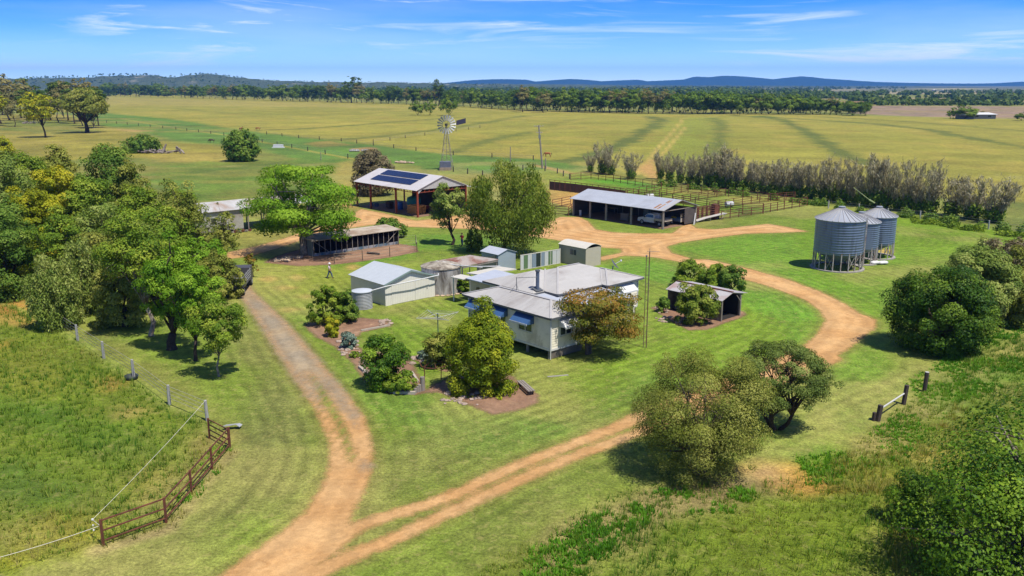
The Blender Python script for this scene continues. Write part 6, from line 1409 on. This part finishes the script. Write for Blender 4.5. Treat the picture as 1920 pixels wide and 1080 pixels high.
# ---------- poles
def pole(name, label, b_, t_, r_, arms, lean=(0, 0)):
    p = G(*b_); h = ztop(p, t_); t = thing(name, label, 'pole', p); MB().tube([(0, 0, 0), (lean[0], lean[1], h)], [r_, r_*.7], 8).build('pole', M_TIMBER, t)
    for z, w_ in arms: b = MB(); f = z; c = Vector((lean[0]*f, lean[1]*f, h*f)); d = Vector((.9, .35, 0))*w_/2; b.beam(c-d, c+d, .12); b.build('crossarm', M_TIMBER, t); b = MB(); [b.tube([c+d*k, c+d*k+Vector((0, 0, .22))], .06, 5) for k in (-.9, -.3, .3, .9)]; b.build('insulator', M_WHITE, t)
    return t, h
pl, ph_ = pole('power_pole', 'leaning timber power pole with crossarms in front of the yellow paddock', (1017,316), 235, .24, [(.98, 2.6), (.83, 1.6)], (-1.0, 0))
b = MB(); b.box(-1.05, -.5, -.3, .3, ph_*.7, ph_*.7+.9); b.build('transformer', mat('transformer', C(140,144,140)), pl)
b = MB(); b.tube([(.9, .1, 0), (.75, .1, 2.6)], .15, 6); b.build('stub_post', M_TIMBER, pl)
pole('power_pole', 'short dark upright pole left of the leaning power pole', (957,304), 275, .17, [])
pole('marker_post', 'thin post standing on the green flat below the round tree', (602,300), 285, .12, [])
p = G(1209, 652); h = 8.0; t = thing('antenna_mast', 'slim tall lattice mast with rusty leg beside the house', 'mast', p)
b = MB(); b.tube([(-.13, 0, 0), (-.13, 0, h*.955)], .03, 6); b.tube([(.12, .05, 0), (.12, .05, h)], .045, 6)
for i in range(11): b.beam((-.13, 0, .4+i*.7), (.12, .05, .5+i*.7), .025)
b.build('mast', mat('mast_steel', C(126,118,104), .6, .2, 2, dirt=C(140,90,60)), t); b = MB(); b.tube([(.12, .05, h), (.12, .05, h+.25)], .02, 5); b.tube([(-.1, .05, h), (.9, .0, h-.02)], .018, 5); b.blob((-.13, 0, h*.955), .08); b.build('aerial', M_TRIM, t)
# ---------- windmill with tank
p = G(838, 318); t = thing('windmill', 'tall farm windmill with a many-bladed white wheel and dark tail vane', 'windmill', p, .2); hh_ = ztop(p, 233.5)
b = MB(); wb = 1.5
for sx_, sy_ in ((-1, -1), (1, -1), (1, 1), (-1, 1)): b.beam((sx_*wb, sy_*wb, 0), (sx_*.12, sy_*.12, hh_-.2), .09)
for k in range(7):
    z = hh_*(.08+.125*k); w0 = wb*(1-z/hh_)+.12; z2 = hh_*(.08+.125*(k+1)); w1 = wb*(1-z2/hh_)+.12; c4 = [(-1, -1), (1, -1), (1, 1), (-1, 1)]
    for i in range(4): a_, c_ = c4[i], c4[(i+1) % 4]; b.beam((a_[0]*w0, a_[1]*w0, z), (c_[0]*w0, c_[1]*w0, z), .05); b.beam((a_[0]*w0, a_[1]*w0, z), (c_[0]*w1, c_[1]*w1, z2), .03)
b.tube([(0, 0, 0), (0, 0, hh_)], .06, 5); b.build('tower', mat('mill_steel', C(186,180,172), .6, .15, 2, dirt=C(130,96,76)), t)
hub = Vector((0, -.55, hh_)); whl = thing('wheel', None, None, (0, 0, 0)); COL.objects.unlink(whl); bpy.data.objects.remove(whl)
rg = MB(); Rw = 2.35
for rr_ in (1.05, 2.0): rg.tube([hub+Vector((rr_*math.cos(a_*math.pi/12), 0, rr_*math.sin(a_*math.pi/12))) for a_ in range(25)], .03, 4, cap=False)
for i in range(6): a_ = i*math.pi/3; rg.beam(hub, hub+Vector((Rw*.9*math.cos(a_), .05, Rw*.9*math.sin(a_))), .04)
wh = rg.build('wheel', M_TRIM, t); MBl = mat('mill_blade', C(204,204,200), .4, .1, spec=.5); MBd = mat('mill_blade_dark', C(120,116,124), .5, .1)
for i in range(18):
    a_ = i*math.pi/9+.08; e = Vector((math.cos(a_), 0, math.sin(a_))); tn = Vector((-math.sin(a_), 0, math.cos(a_))); wv = tn*.85+Vector((0, .5, 0)); b = MB()
    b.slab([hub+e*.95-wv*.13, hub+e*Rw-wv*.27, hub+e*Rw+wv*.27, hub+e*.95+wv*.13], .02); b.build('blade', MBl, wh)
b = MB(); b.box(-.28, .28, -.45, .35, hh_-.28, hh_+.22); b.build('gearbox', M_DARK, t)
d = Vector((.93, .35, .1)).normalized(); b = MB(); b.beam((0, 0, hh_), d*3.0+Vector((0, 0, hh_)), .06); b.beam((0, 0, hh_+.3), d*3.0+Vector((0, 0, hh_+.25)), .04); tb = b.build('tail_boom', M_TRIM, t)
b = MB(); c1_ = d*2.9+Vector((0, 0, hh_-.55)); c2_ = d*5.6+Vector((0, 0, hh_-.35)); b.slab([c1_, c2_, c2_+Vector((0, 0, 1.25)), c1_+Vector((0, 0, 1.15))], .03); b.build('tail_vane', mat('tail_dark', C(66,64,84), .6, .15), tb)
a = thing('stock_tank', 'square dark tank on a stone base under the windmill', 'tank', G(835, 319), .15); b = MB(); b.box(-1.5, 1.5, -1.0, 1.0, 0, .75); b.build('base', mat('tank_base', C(170,150,128), .9, .2), a); b = MB()
for k in range(6): b.box(-1.35, 1.35, -.9, .9, .76+k*.24, .76+k*.24+.2)
b.box(-1.3, 1.3, -.85, .85, .76, 2.15); b.build('tank_body', mat('tank_blue_grey', C(120,124,142), .6, .2, 1.5), a)
# ---------- clothes hoist
p = G(821.5, 632); t = thing('clothes_hoist', 'rotary clothes hoist with thin spreading arms on the back lawn', 'clothes hoist', p, .35); h = 1.85
MB().tube([(0, 0, 0), (0, 0, h+.25)], .05, 7).build('pole', mat('hoist_green', C(96,124,104), .6, .1), t)
ends = [Vector((2.0*math.cos(a_), 2.0*math.sin(a_), h+.1)) for a_ in (0.2, 1.77, 3.34, 4.91)]
for e in ends: b = MB(); b.tube([(0, 0, h-.15), e], .03, 5); b.tube([(0, 0, h+.25), e*.55+Vector((0, 0, h*.45))], .015, 4); b.build('arm', mat('hoist_steel', C(190,196,190), .5, .05), t)
b = MB()
for f_ in (.45, .63, .81, .98):
    for i in range(4): A2 = ends[i]*f_; B2 = ends[(i+1) % 4]*f_; A2.z = B2.z = h-.12+.22*f_; b.beam(A2, B2, .018)
b.build('line', M_WIRE, t)
MB().tube([(-2.9, .6, h), (-3.0, .6, h+.02)], .02, 5)
# ---------- vehicles
def wheel(mb_parent, x, y, r_, w_, tyre, rim):
    ty = MB().tube([(x-w_/2, y, r_), (x-w_/2*.8, y, r_), (x+w_/2*.8, y, r_), (x+w_/2, y, r_)], [r_*.9, r_, r_, r_*.9], 18).build('wheel', tyre, mb_parent)
    s = 1 if x > 0 else -1; MB().tube([(x+s*w_/2*.96, y, r_), (x+s*(w_/2+.012), y, r_)], r_*.58, 12).build('rim', rim, ty)
M_TYRE = mat('tyre', C(58,56,54), .85, .1); M_RIM = mat('rim', C(190,190,190), .4, .05, spec=.5)
def ute(name, label, loc, rz, paint, tray, trayh=.25):
    """x across, +y forward"""
    t = thing(name, label, 'ute', loc, rz); b = MB()
    prof = [(2.55, .45), (2.6, .8), (2.5, 1.0), (1.45, 1.14), (.8, 1.72), (-.35, 1.76), (-.5, 1.7), (-.55, 1.05), (-.55, .45)]
    def wdt(z): return .86 if z < 1.15 else .86-.14*(z-1.15)/.6
    vs = [(-wdt(z), y, z) for y, z in prof]+[(wdt(z), y, z) for y, z in prof]; n = len(prof)
    b.add(vs, [tuple(range(n))[::-1], tuple(range(n, 2*n))]+[(i, (i+1) % n, n+(i+1) % n, n+i) for i in range(n)]); b.build('body', paint, t)
    g_ = MB(); g_.add([(-.74, 1.40, 1.19), (.74, 1.40, 1.19), (.70, .86, 1.68), (-.70, .86, 1.68)], [(0, 1, 2, 3)])
    g_.v = [(x, y+.015, z+.015) for x, y, z in g_.v]; g_.build('windscreen', M_GLASS, t)
    for s in (-1, 1): w_ = MB(); w_.add([(s*.868, 1.25, 1.2), (s*.868, -.4, 1.2), (s*.80, -.34, 1.62), (s*.80, .78, 1.62)], [(0, 1, 2, 3)]); w_.build('side_window', M_GLASS, t); MB().box(min(s*.5, s*.8), max(s*.5, s*.8), 2.54, 2.63, .68, .84).build('headlight', M_WHITE, t); MB().box(min(s*.88, s*1.05), max(s*.88, s*1.05), 1.12, 1.2, 1.12, 1.3).build('mirror', M_DARK, t)
    MB().box(-.88, .88, 2.6, 2.7, .42, .64).build('bumper', M_TRIM, t)
    f = MB(); f.box(-.45, .45, -2.6, -.56, .5, .72); f.build('chassis', M_DARK, t)
    tr_ = MB(); tr_.box(-.92, .92, -2.65, -.65, .82, .9)
    for x0_, x1_, y0_, y1_ in ((-.92, -.89, -2.65, -.65), (.89, .92, -2.65, -.65), (-.89, .89, -2.65, -2.62), (-.89, .89, -.68, -.65)): tr_.box(x0_, x1_, y0_, y1_, .9, .9+trayh)
    tr_.build('tray', tray, t)
    hb = MB(); [hb.box(x_-.025, x_+.025, -.72, -.67, .9, 1.72) for x_ in (-.8, -.3, .3, .8)]; hb.box(-.8, .8, -.72, -.67, 1.7, 1.75); hb.box(-.8, .8, -.72, -.67, 1.3, 1.34); hb.build('headboard', tray, t)
    for y_ in (1.75, -1.6):
        for s in (-1, 1): wheel(t, s*.76, y_, .38, .26, M_TYRE, M_RIM)
    return t
M_CARW = mat('car_white', C(238,240,242), .3, .03, spec=.6)
d_ = Wd(0, 1, 0)
u1 = ute('ute', 'white tray-back ute parked under the vehicle shed roof, dusty behind', vp(2.3, 3.4), ROT+.0, M_CARW, mat('dusty_tray', C(214,200,178), .7, .15))
# trailer with crate
t = thing('trailer', 'box trailer with a white mesh gate, parked behind the white ute in the shed', 'trailer', vp(5.7, 1.9), ROT); b = MB(); b.box(-.8, .8, -1.4, 1.4, .5, .58)
for x0_, x1_, y0_, y1_ in ((-.8, -.77, -1.4, 1.4), (.77, .8, -1.4, 1.4), (-.77, .77, 1.37, 1.4)): b.box(x0_, x1_, y0_, y1_, .58, .95)
b.beam((0, 1.4, .5), (0, 2.4, .5), .08); b.build('tray', mat('trailer_blue', C(104,130,160), .6, .1), t)
b = MB(); b.box(-.77, .77, -1.44, -1.40, .45, 1.0)
for x_ in (-.75, -.25, .25, .75): b.box(x_-.03, x_+.03, -1.44, -1.40, 1.0, 1.7)
for z_ in (1.0, 1.35, 1.66): b.box(-.77, .77, -1.46, -1.44, z_, z_+.06)
b.build('tailgate', mat('gate_cream', C(222,214,194), .6, .1), t)
for s in (-1, 1): wheel(t, s*.9, 0, .34, .22, M_TYRE, M_RIM)
a = thing('fuel_can', 'yellow container standing in the box trailer', 'container', vp(5.6, 2.3, .6), ROT); b = MB(); b.box(-.25, .25, -.35, .35, 0, .45); b.tube([(0, .1, .45), (0, .1, .55)], .07, 8); b.build('can', mat('yellow_can', C(232,190,40)), a)
a = thing('plank', 'white plank leaning on the back corner post of the vehicle shed', 'plank', vp(7.0, -.5, 0), ROT); MB().beam((0, 0, 0), (.7, .3, 1.7), .16, .03).build('plank', M_WHITE, a)
# stock-crate truck on the left
p1, p2 = G(447, 552), G(436, 530); t = thing('flatbed_truck', 'dark flatbed truck with open stock-crate sides, parked at the top of the gravel driveway', 'truck', G(446, 545), .12)
b = MB(); b.box(-1.15, 1.15, -3.0, 1.6, .95, 1.08); b.build('tray', mat('truck_tray', C(110,106,104), .7, .2), t)
b = MB()
for s in (-1, 1):
    for k in range(4): b.box(min(s*1.1, s*1.15), max(s*1.1, s*1.15), -3.0, 1.6, 1.2+k*.25, 1.28+k*.25)
    for i in range(5): b.box(min(s*1.06, s*1.1), max(s*1.06, s*1.1), -2.98+i*1.12, -2.9+i*1.12, 1.08, 2.1)
for k in range(4): b.box(-1.1, 1.1, -3.05, -3.0, 1.2+k*.25, 1.28+k*.25)
for i in range(4): b.box(-1.08+i*.7, -1.0+i*.7, -3.0, -2.95, 1.08, 2.1)
b.build('crate_rails', mat('rail_grey', C(170,168,166), .7, .2), t)
b = MB(); b.box(-1.1, 1.1, -3.1, -3.02, .72, .92); b.build('rear_bar', M_TRIM, t); b = MB(); b.box(-.9, -.6, -3.12, -3.1, .76, .88); b.build('tail_light', mat('tail_red', C(150,40,36)), t)
b = MB(); b.prism([(-1.0, 1.8), (1.0, 1.8), (1.0, 3.4), (-1.0, 3.4)], .7, 2.05); b.build('cab', mat('truck_cab', C(90,88,92), .5, .1), t); MB().box(-.85, .85, 3.4, 3.43, 1.3, 1.9).build('windscreen', M_GLASS, t)
for y_ in (-2.1, 2.5):
    for s in (-1, 1): wheel(t, s*.92, y_, .45, .32, M_TYRE, M_RIM)
# ---------- skinned figures
def skinfig(name, nodes, edges, m, parent, sub=1, root=0, loc=(0, 0, 0)):
    me = bpy.data.meshes.new(name); me.from_pydata([n_[:3] for n_ in nodes], edges, []); o = bpy.data.objects.new(name, me); COL.objects.link(o)
    md = o.modifiers.new('s', 'SKIN'); md.use_smooth_shade = True
    for i, n_ in enumerate(nodes): s = me.skin_vertices[0].data[i]; s.radius = (n_[3], n_[4] if len(n_) > 4 else n_[3]); s.use_root = (i == root)
    o.modifiers.new('u', 'SUBSURF').levels = sub
    dg = bpy.context.evaluated_depsgraph_get(); me2 = bpy.data.meshes.new_from_object(o.evaluated_get(dg)); bpy.data.objects.remove(o)
    me2.name = name; me2.materials.clear(); me2.materials.append(m); o2 = bpy.data.objects.new(name, me2); link(o2, parent); return o2
M_SKIN = mat('skin', C(206,150,120), .6, .04)
def person(label, loc, rz, top_c, hat=True, stride=.28, arms=((.05, .2), (.32, .35))):
    t = thing('person', label, 'person', loc, rz); s = stride
    N = [(0, 0, .93, .13, .1), (0, 0, 1.12, .13, .095), (0, .01, 1.32, .16, .1), (0, .0, 1.44, .07, .065), (0, .01, 1.52, .05), (0, .03, 1.60, .085, .095), (0, .03, 1.70, .07, .08)]
    E_ = [(0, 1), (1, 2), (2, 3), (3, 4), (4, 5), (5, 6)]
    def leg(sx_, fy):
        i = len(N); N.extend([(sx_*.1, 0, .86, .085), (sx_*.11, fy*.55+.03, .48, .06), (sx_*.11, fy-.02, .1, .04), (sx_*.12, fy+.12, .035, .035, .03)]); E_.extend([(0, i), (i, i+1), (i+1, i+2), (i+2, i+3)])
    leg(-1, s); leg(1, -s)
    def arm(sx_, el, hd):
        i = len(N); N.extend([(sx_*.19, 0, 1.40, .05), (sx_*.25, el[0], 1.14, .04), (sx_*.22, hd[0], hd[1], .03), (sx_*.22, hd[0]+.05, hd[1]-.06, .034, .018)]); E_.extend([(2, i), (i, i+1), (i+1, i+2), (i+2, i+3)])
        for f_ in range(5): j = len(N); N.extend([(sx_*.22+(f_-2)*.016, hd[0]+.08+(.012 if 0 < f_ < 4 else -.02), hd[1]-.12+(.03 if f_ in (0, 4) else 0), .009)]); E_.append((i+3, j))
    arm(-1, (-.06, 0), (.12, .93)); arm(1, (.1, 0), (.26, 1.15))
    skinfig('body', N, E_, M_SKIN, t)
    sh = [(0, 0, .9, .16, .13), (0, 0, 1.12, .155, .12), (0, .01, 1.33, .18, .12), (0, 0, 1.45, .09, .08)]; se = [(0, 1), (1, 2), (2, 3)]
    for sx_, el in ((-1, -.06), (1, .1)): i = len(sh); sh.extend([(sx_*.2, 0, 1.39, .068), (sx_*.255, el, 1.13, .055)]); se.extend([(2, i), (i, i+1)])
    skinfig('shirt', sh, se, top_c, t)
    je = [(0, 0, .93, .15, .125)]; ee = []
    for sx_, fy in ((-1, s), (1, -s)): i = len(je); je.extend([(sx_*.1, 0, .82, .105), (sx_*.11, fy*.55+.03, .48, .08), (sx_*.11, fy-.02, .09, .062)]); ee.extend([(0, i), (i, i+1), (i+1, i+2)])
    skinfig('jeans', je, ee, mat('denim', C(66,92,130), .8, .1), t)
    for sx_, fy in ((-1, s), (1, -s)): b = MB(); b.blob((sx_*.115, fy+.07, .05), .1, (.5, 1.35, .5), 1, 8, 0); b.build('boot', M_DARK, t, True)
    if hat: b = MB(); b.lathe([(.19, 1.66), (.2, 1.665), (.1, 1.69), (.095, 1.79), (.05, 1.81), (0, 1.8)], 16, (0, .03, 0)); b.build('hat', M_WHITE, t, True)
    else: b = MB(); b.blob((0, .0, 1.68), .11, (.95, 1, .95), 2, 10, .05); b.build('hair', mat('hair_brown', C(90,60,44)), t, True)
    f_ = MB(); f_.blob((0, .125, 1.605), .018); f_.build('nose', M_SKIN, t, True)
    e_ = MB(); [e_.blob((sx_*.033, .118, 1.635), .011) for sx_ in (-1, 1)]; e_.box(-.025, .025, .115, .122, 1.56, 1.566); e_.build('face_features', M_DARK, t)
    return t
person('man in white hat, pale pink shirt and blue jeans walking across the lawn', G(618.5, 522), math.radians(-100), mat('pink_shirt', C(236,214,222), .8, .05))
person('person in red shirt and blue jeans bending by the pale green bush near the willow', G(866.5, 461), math.radians(150), mat('red_shirt', C(206,40,70), .8, .05), hat=False, stride=.1)
# ---------- horses
def horse(label, px, py, rz, c, graze=True):
    t = thing('horse', label, 'horse', G(px, py), rz); m = mat('horse%d%d%d' % c, C(*c), .6, .12)
    N = [(0, 0, 1.12, .27, .3), (-.55, 0, 1.18, .26, .3), (-.85, 0, 1.15, .2, .24), (.5, 0, 1.12, .25, .32), (.75, 0, 1.22, .2, .26)]; E_ = [(0, 1), (1, 2), (0, 3), (3, 4)]
    if graze: hd = [(1.05, 0, 1.05, .13, .17), (1.3, 0, .65, .1, .13), (1.4, 0, .42, .09, .12), (1.45, 0, .16, .06, .08)]
    else: hd = [(1.0, 0, 1.5, .13, .17), (1.22, 0, 1.78, .1, .13), (1.36, 0, 1.78, .1, .11), (1.62, 0, 1.55, .06, .08)]
    i = len(N); N += hd; E_ += [(4, i), (i, i+1), (i+1, i+2), (i+2, i+3)]
    for y_ in (-.16, .16):
        i = len(N); o_ = .06 if y_ > 0 else -.1; N += [(.62, y_, .9, .11), (.62+o_, y_, .5, .065), (.6+o_, y_, .12, .045), (.65+o_, y_, .03, .055)]; E_ += [(3, i), (i, i+1), (i+1, i+2), (i+2, i+3)]
        i = len(N); o_ = -o_; N += [(-.72, y_, .9, .16), (-.58+o_, y_, .66, .09), (-.82+o_, y_, .48, .06), (-.78+o_, y_, .12, .045), (-.72+o_, y_, .03, .055)]; E_ += [(1, i), (i, i+1), (i+1, i+2), (i+2, i+3), (i+3, i+4)]
    b_ = skinfig('body', [(n_[0], n_[1], n_[2], n_[4] if len(n_) > 4 and False else n_[3]) for n_ in N], E_, m, t)
    MB().tube([(-1.0, 0, 1.28), (-1.15, 0, 1.1), (-1.18, 0, .55)], [.07, .08, .03], 6).build('tail', mat('mane', C(60,44,36)), t)
    h0_ = Vector(hd[0][:3]); h1_ = Vector(hd[1][:3]); b = MB(); b.tube([Vector((.75, 0, 1.42)), h0_+Vector((-.02, 0, .17)), h1_+Vector((-.03 if not graze else .06, 0, .12))], [.05, .06, .04], 5); b.build('mane', mat('mane', C(60,44,36)), t)
    b = MB(); p_ = Vector(hd[2][:3]); [b.tube([p_+Vector((-.06, s*.06, .06)), p_+Vector((-.1, s*.08, .2))], [.04, .01], 4) for s in (-1, 1)]; b.build('ear', m, t)
    return t
horse('dark brown horse grazing beyond the log pile', 397, 268, math.pi-.1, (84,58,44))
horse('chestnut horse standing end-on just behind the round dark tree', 452, 245, 1.2, (150,80,50), False)
horse('light chestnut horse grazing right of the round dark tree', 484, 244.5, math.pi, (170,104,64))
horse('chestnut horse grazing beside the leaning power pole', 1027, 294.5, math.pi-.15, (176,98,52))
# ---------- log pile and logs
t = thing('log_pile', 'pile of bleached dead logs and roots in the left pasture', 'log pile', G(310, 288)); rn5 = random.Random(12); M_LOG = mat('bleached_log', C(190,176,168), .9, .25, 3, dirt=C(110,92,88), dscale=1)
for i in range(26):
    x_ = rn5.uniform(-7.5, 5.5); y_ = rn5.uniform(-1.5, 2); a_ = rn5.uniform(-.9, .9)+(math.pi/2 if rn5.random() < .3 else 0); L_ = rn5.uniform(1.2, 3.6); z0 = rn5.uniform(.1, .8); z1 = z0+rn5.uniform(-.2, 1.0)*(1.4 if -2 < x_ < 4 else .6); r_ = rn5.uniform(.14, .36)
    b = MB(); b.tube([(x_-math.cos(a_)*L_/2, y_-math.sin(a_)*L_/2, z0), (x_, y_, (z0+z1)/2+rn5.uniform(-.1, .2)), (x_+math.cos(a_)*L_/2, y_+math.sin(a_)*L_/2, z1)], [r_, r_*.85, r_*.5], 6)
    if rn5.random() < .5: b.tube([(x_, y_, (z0+z1)/2), (x_+rn5.uniform(-.8, .8), y_, z1+rn5.uniform(.3, 1.1))], [r_*.6, r_*.15], 5)
    b.build('log', M_LOG, t)
b = MB(); b.tube([(-.9, 0, .2), (-.2, 0, 1.6), (.5, .1, 2.9)], [.5, .38, .22], 7); b.tube([(3.6, 0, 2.2), (5.0, -.2, 1.1), (6.0, -.4, .1)], [.2, .22, .25], 6); b.tube([(3.3, .3, 2.0), (4.2, 0, .9), (4.9, 0, .1)], [.16, .2, .2], 6); b.build('log', M_LOG, t)
t = thing('log_pile', 'low heap of grey dead branches among the upper left wood', 'log pile', G(58, 232)); b = MB()
for i in range(16): a_ = rn5.uniform(-.6, .6); x_ = rn5.uniform(-4.5, 4.5); b.tube([(x_-math.cos(a_), math.sin(a_), .2), (x_+math.cos(a_), -math.sin(a_), rn5.uniform(.4, 1.8))], [.25, .12], 5)
b.build('log', M_LOG, t)
t = thing('rubbish_heap', 'small heap of broken concrete beyond the solar-roofed shed', 'heap', G(676, 284)); [MB().blob((rn5.uniform(-3, 3), rn5.uniform(-1, 1), .3), rn5.uniform(.4, .8), (1.2, 1, .6), i, 6).build('concrete_lump', M_CONC, t) for i in range(10)]
t = thing('rubbish_heap', 'scatter of pale rocks on the green flat left of the windmill', 'heap', G(765, 306)); [MB().blob((rn5.uniform(-4, 4), rn5.uniform(-2, 2), .25), rn5.uniform(.3, .6), (1.2, 1, .6), i, 6).build('rock', mat('tank_stone', C(206,180,152)), t) for i in range(12)]
t = thing('water_trough', 'white concrete trough on the green flat beyond the round tree', 'trough', G(522, 277)); b = MB(); b.box(-2, 2, -.8, .8, 0, .25); b.box(-1.6, 1.6, -.6, .6, .25, 1.1); b.build('trough', M_WHITE, t)
# roots / logs under the shade tree
for i, (x_, y_, lb) in enumerate([(528, 489, 'pale stone heap in the deep shade left of the big shade tree trunk'), (548, 485, 'pale stones next to the trunk of the big shade tree')]):
    t = thing('stone_heap', lb, 'stones', G(x_, y_)); b = MB(); [b.blob((rn5.uniform(-1.1, 1.1), rn5.uniform(-.7, .7), .12), rn5.uniform(.15, .38), (1.2, 1, .6), k, 6) for k in range(14)]; b.build('stone', mat('tank_stone', C(206,180,152)), t)
t = thing('log', 'dark short log lying in the bare poultry run', 'log', G(700, 477), -.4); MB().tube([(-.9, 0, .15), (.9, 0, .15)], [.15, .12], 7).build('log', M_DPOST, t)
# ---------- garden edging and bits
M_SLEEP = mat('sleeper', C(196,184,168), .9, .2, 4, stretch=(.3, 1, 1))
def sleeper(a_, c_, lb, w_=.22, h_=.2, m_=None): 
    A2, B2 = G(*a_), G(*c_); t = thing('garden_sleeper', lb, 'sleeper', A2); MB().beam(Vector((0, 0, h_/2)), B2-A2+Vector((0, 0, h_/2)), w_, h_).build('sleeper', m_ or M_SLEEP, t); return t
sleeper((737,738), (779,739), 'pale sleeper lying level along the front of the left garden bed'); sleeper((722,726), (735,736), 'short sleeper angled at the left of the pale level one'); sleeper((674,690), (694,707), 'weathered sleeper edge below the dark rounded shrub'); sleeper((677,621), (731,611), 'long thin stone edging on the lawn side of the left bed', .12, .14); sleeper((772,700), (784,718), 'sleeper running up from the timber stumps', .16, .18)
t = thing('bench', 'low bench of two grey planks at the right end of the golden tree bed', 'bench', G(984, 734), .0); A2, B2 = G(975, 722), G(997, 742); dv = B2-A2; nn_ = Vector((-dv.y, dv.x, 0)).normalized()*.16; b = MB()
for s in (-1, 0, 1): b.beam(A2-t.location+nn_*s*1.1+Vector((0, 0, .34)), B2-t.location+nn_*s*1.1+Vector((0, 0, .34)), .14, .05)
b.build('seat', M_TIMBER, t)
for f_ in (.1, .9): p_ = A2.lerp(B2, f_)-t.location; MB().beam(p_+nn_*1.3+Vector((0, 0, .15)), p_-nn_*1.3+Vector((0, 0, .15)), .12, .3).build('leg', M_DPOST, t)
for (x_, y_, h_, r_, lb) in [(792.5,732,1.0,.17,'tallest grey timber stump of the garden gateway'), (787,734,.5,.13,'second grey timber stump beside the tallest'), (783,735,.42,.12,'third low timber stump of the gateway'), (779,737,.36,.12,'lowest timber stump at the end of the pale sleeper')]:
    t = thing('timber_stump', lb, 'post', G(x_, y_), 0, 'garden gateway stumps'); MB().tube([(0, 0, 0), (0, 0, h_)], [r_, r_*.95], 10).build('stump', M_TIMBER, t)
for (x_, y_, tt_, lb) in [(796,722,686,'thin rusty rod left of the garden path'), (827,712,692,'thin dark rod right of the garden path')]:
    p = G(x_, y_); t = thing('garden_stake', lb, 'stake', p, 0, 'rods beside the garden path'); MB().tube([(0, 0, 0), (.03, 0, ztop(p, tt_))], .035, 6).build('stake', M_RUST, t)
for k, (x0_, x1_, y0_, y1_, n_, sz) in enumerate([(630,672,640,668,26,.22),(672,690,664,700,14,.2),(712,734,600,612,12,.25),(1230,1290,574,606,34,.25),(772,800,668,684,12,.22),(830,900,735,760,26,.2),(905,960,720,745,20,.14)]):
    t = thing('stone_edging', ['rocks below the golden conifer', 'rocks beside the dark rounded shrub', 'rocks at the lawn tip of the left garden bed', 'grey rocks round the dwarf conifer by the shelter', 'stones by the silver-grey shrub', 'stones and bark along the front of the golden tree bed', 'scattered bark pieces on the golden tree bed'][k], 'stones', G((x0_+x1_)/2, (y0_+y1_)/2))
    for i in range(n_): p = G(rn5.uniform(x0_, x1_), rn5.uniform(y0_, y1_))-t.location; MB().blob(p+Vector((0, 0, sz*.2)), sz*rn5.uniform(.4, 1.1), (1.2, 1, .6), i, 6).build('rock', mat('garden_rock', C(190,168,150), .9, .25, 2), t)
t = thing('wire_hoop', 'rusty iron wheel-like hoop standing in the small garden bed', 'garden ornament', G(813, 690)); b = MB(); b.tube([(1.0*math.cos(k*math.pi/6), 1.0*math.sin(k*math.pi/6), .3) for k in range(13)], .035, 5, cap=False); [b.beam((0, 0, .75), (math.cos(k), math.sin(k), .3), .04) for k in range(6)]; b.build('hoop', M_RUST, t)
t = thing('stepping_slab', 'pale narrow slab lying on the lawn below the crepe myrtle shade', 'slab', G(1046, 705), .25); MB().box(-.8, .8, -.09, .09, .0, .03).build('slab', M_SLAB, t)
t = thing('gas_bottle', 'blue drum against the shaded house wall near the tank', 'drum', G(893, 572)); MB().tube([(0, 0, 0), (0, 0, .9)], .28, 12).build('drum', mat('blue_plastic', C(60,110,180)), t)
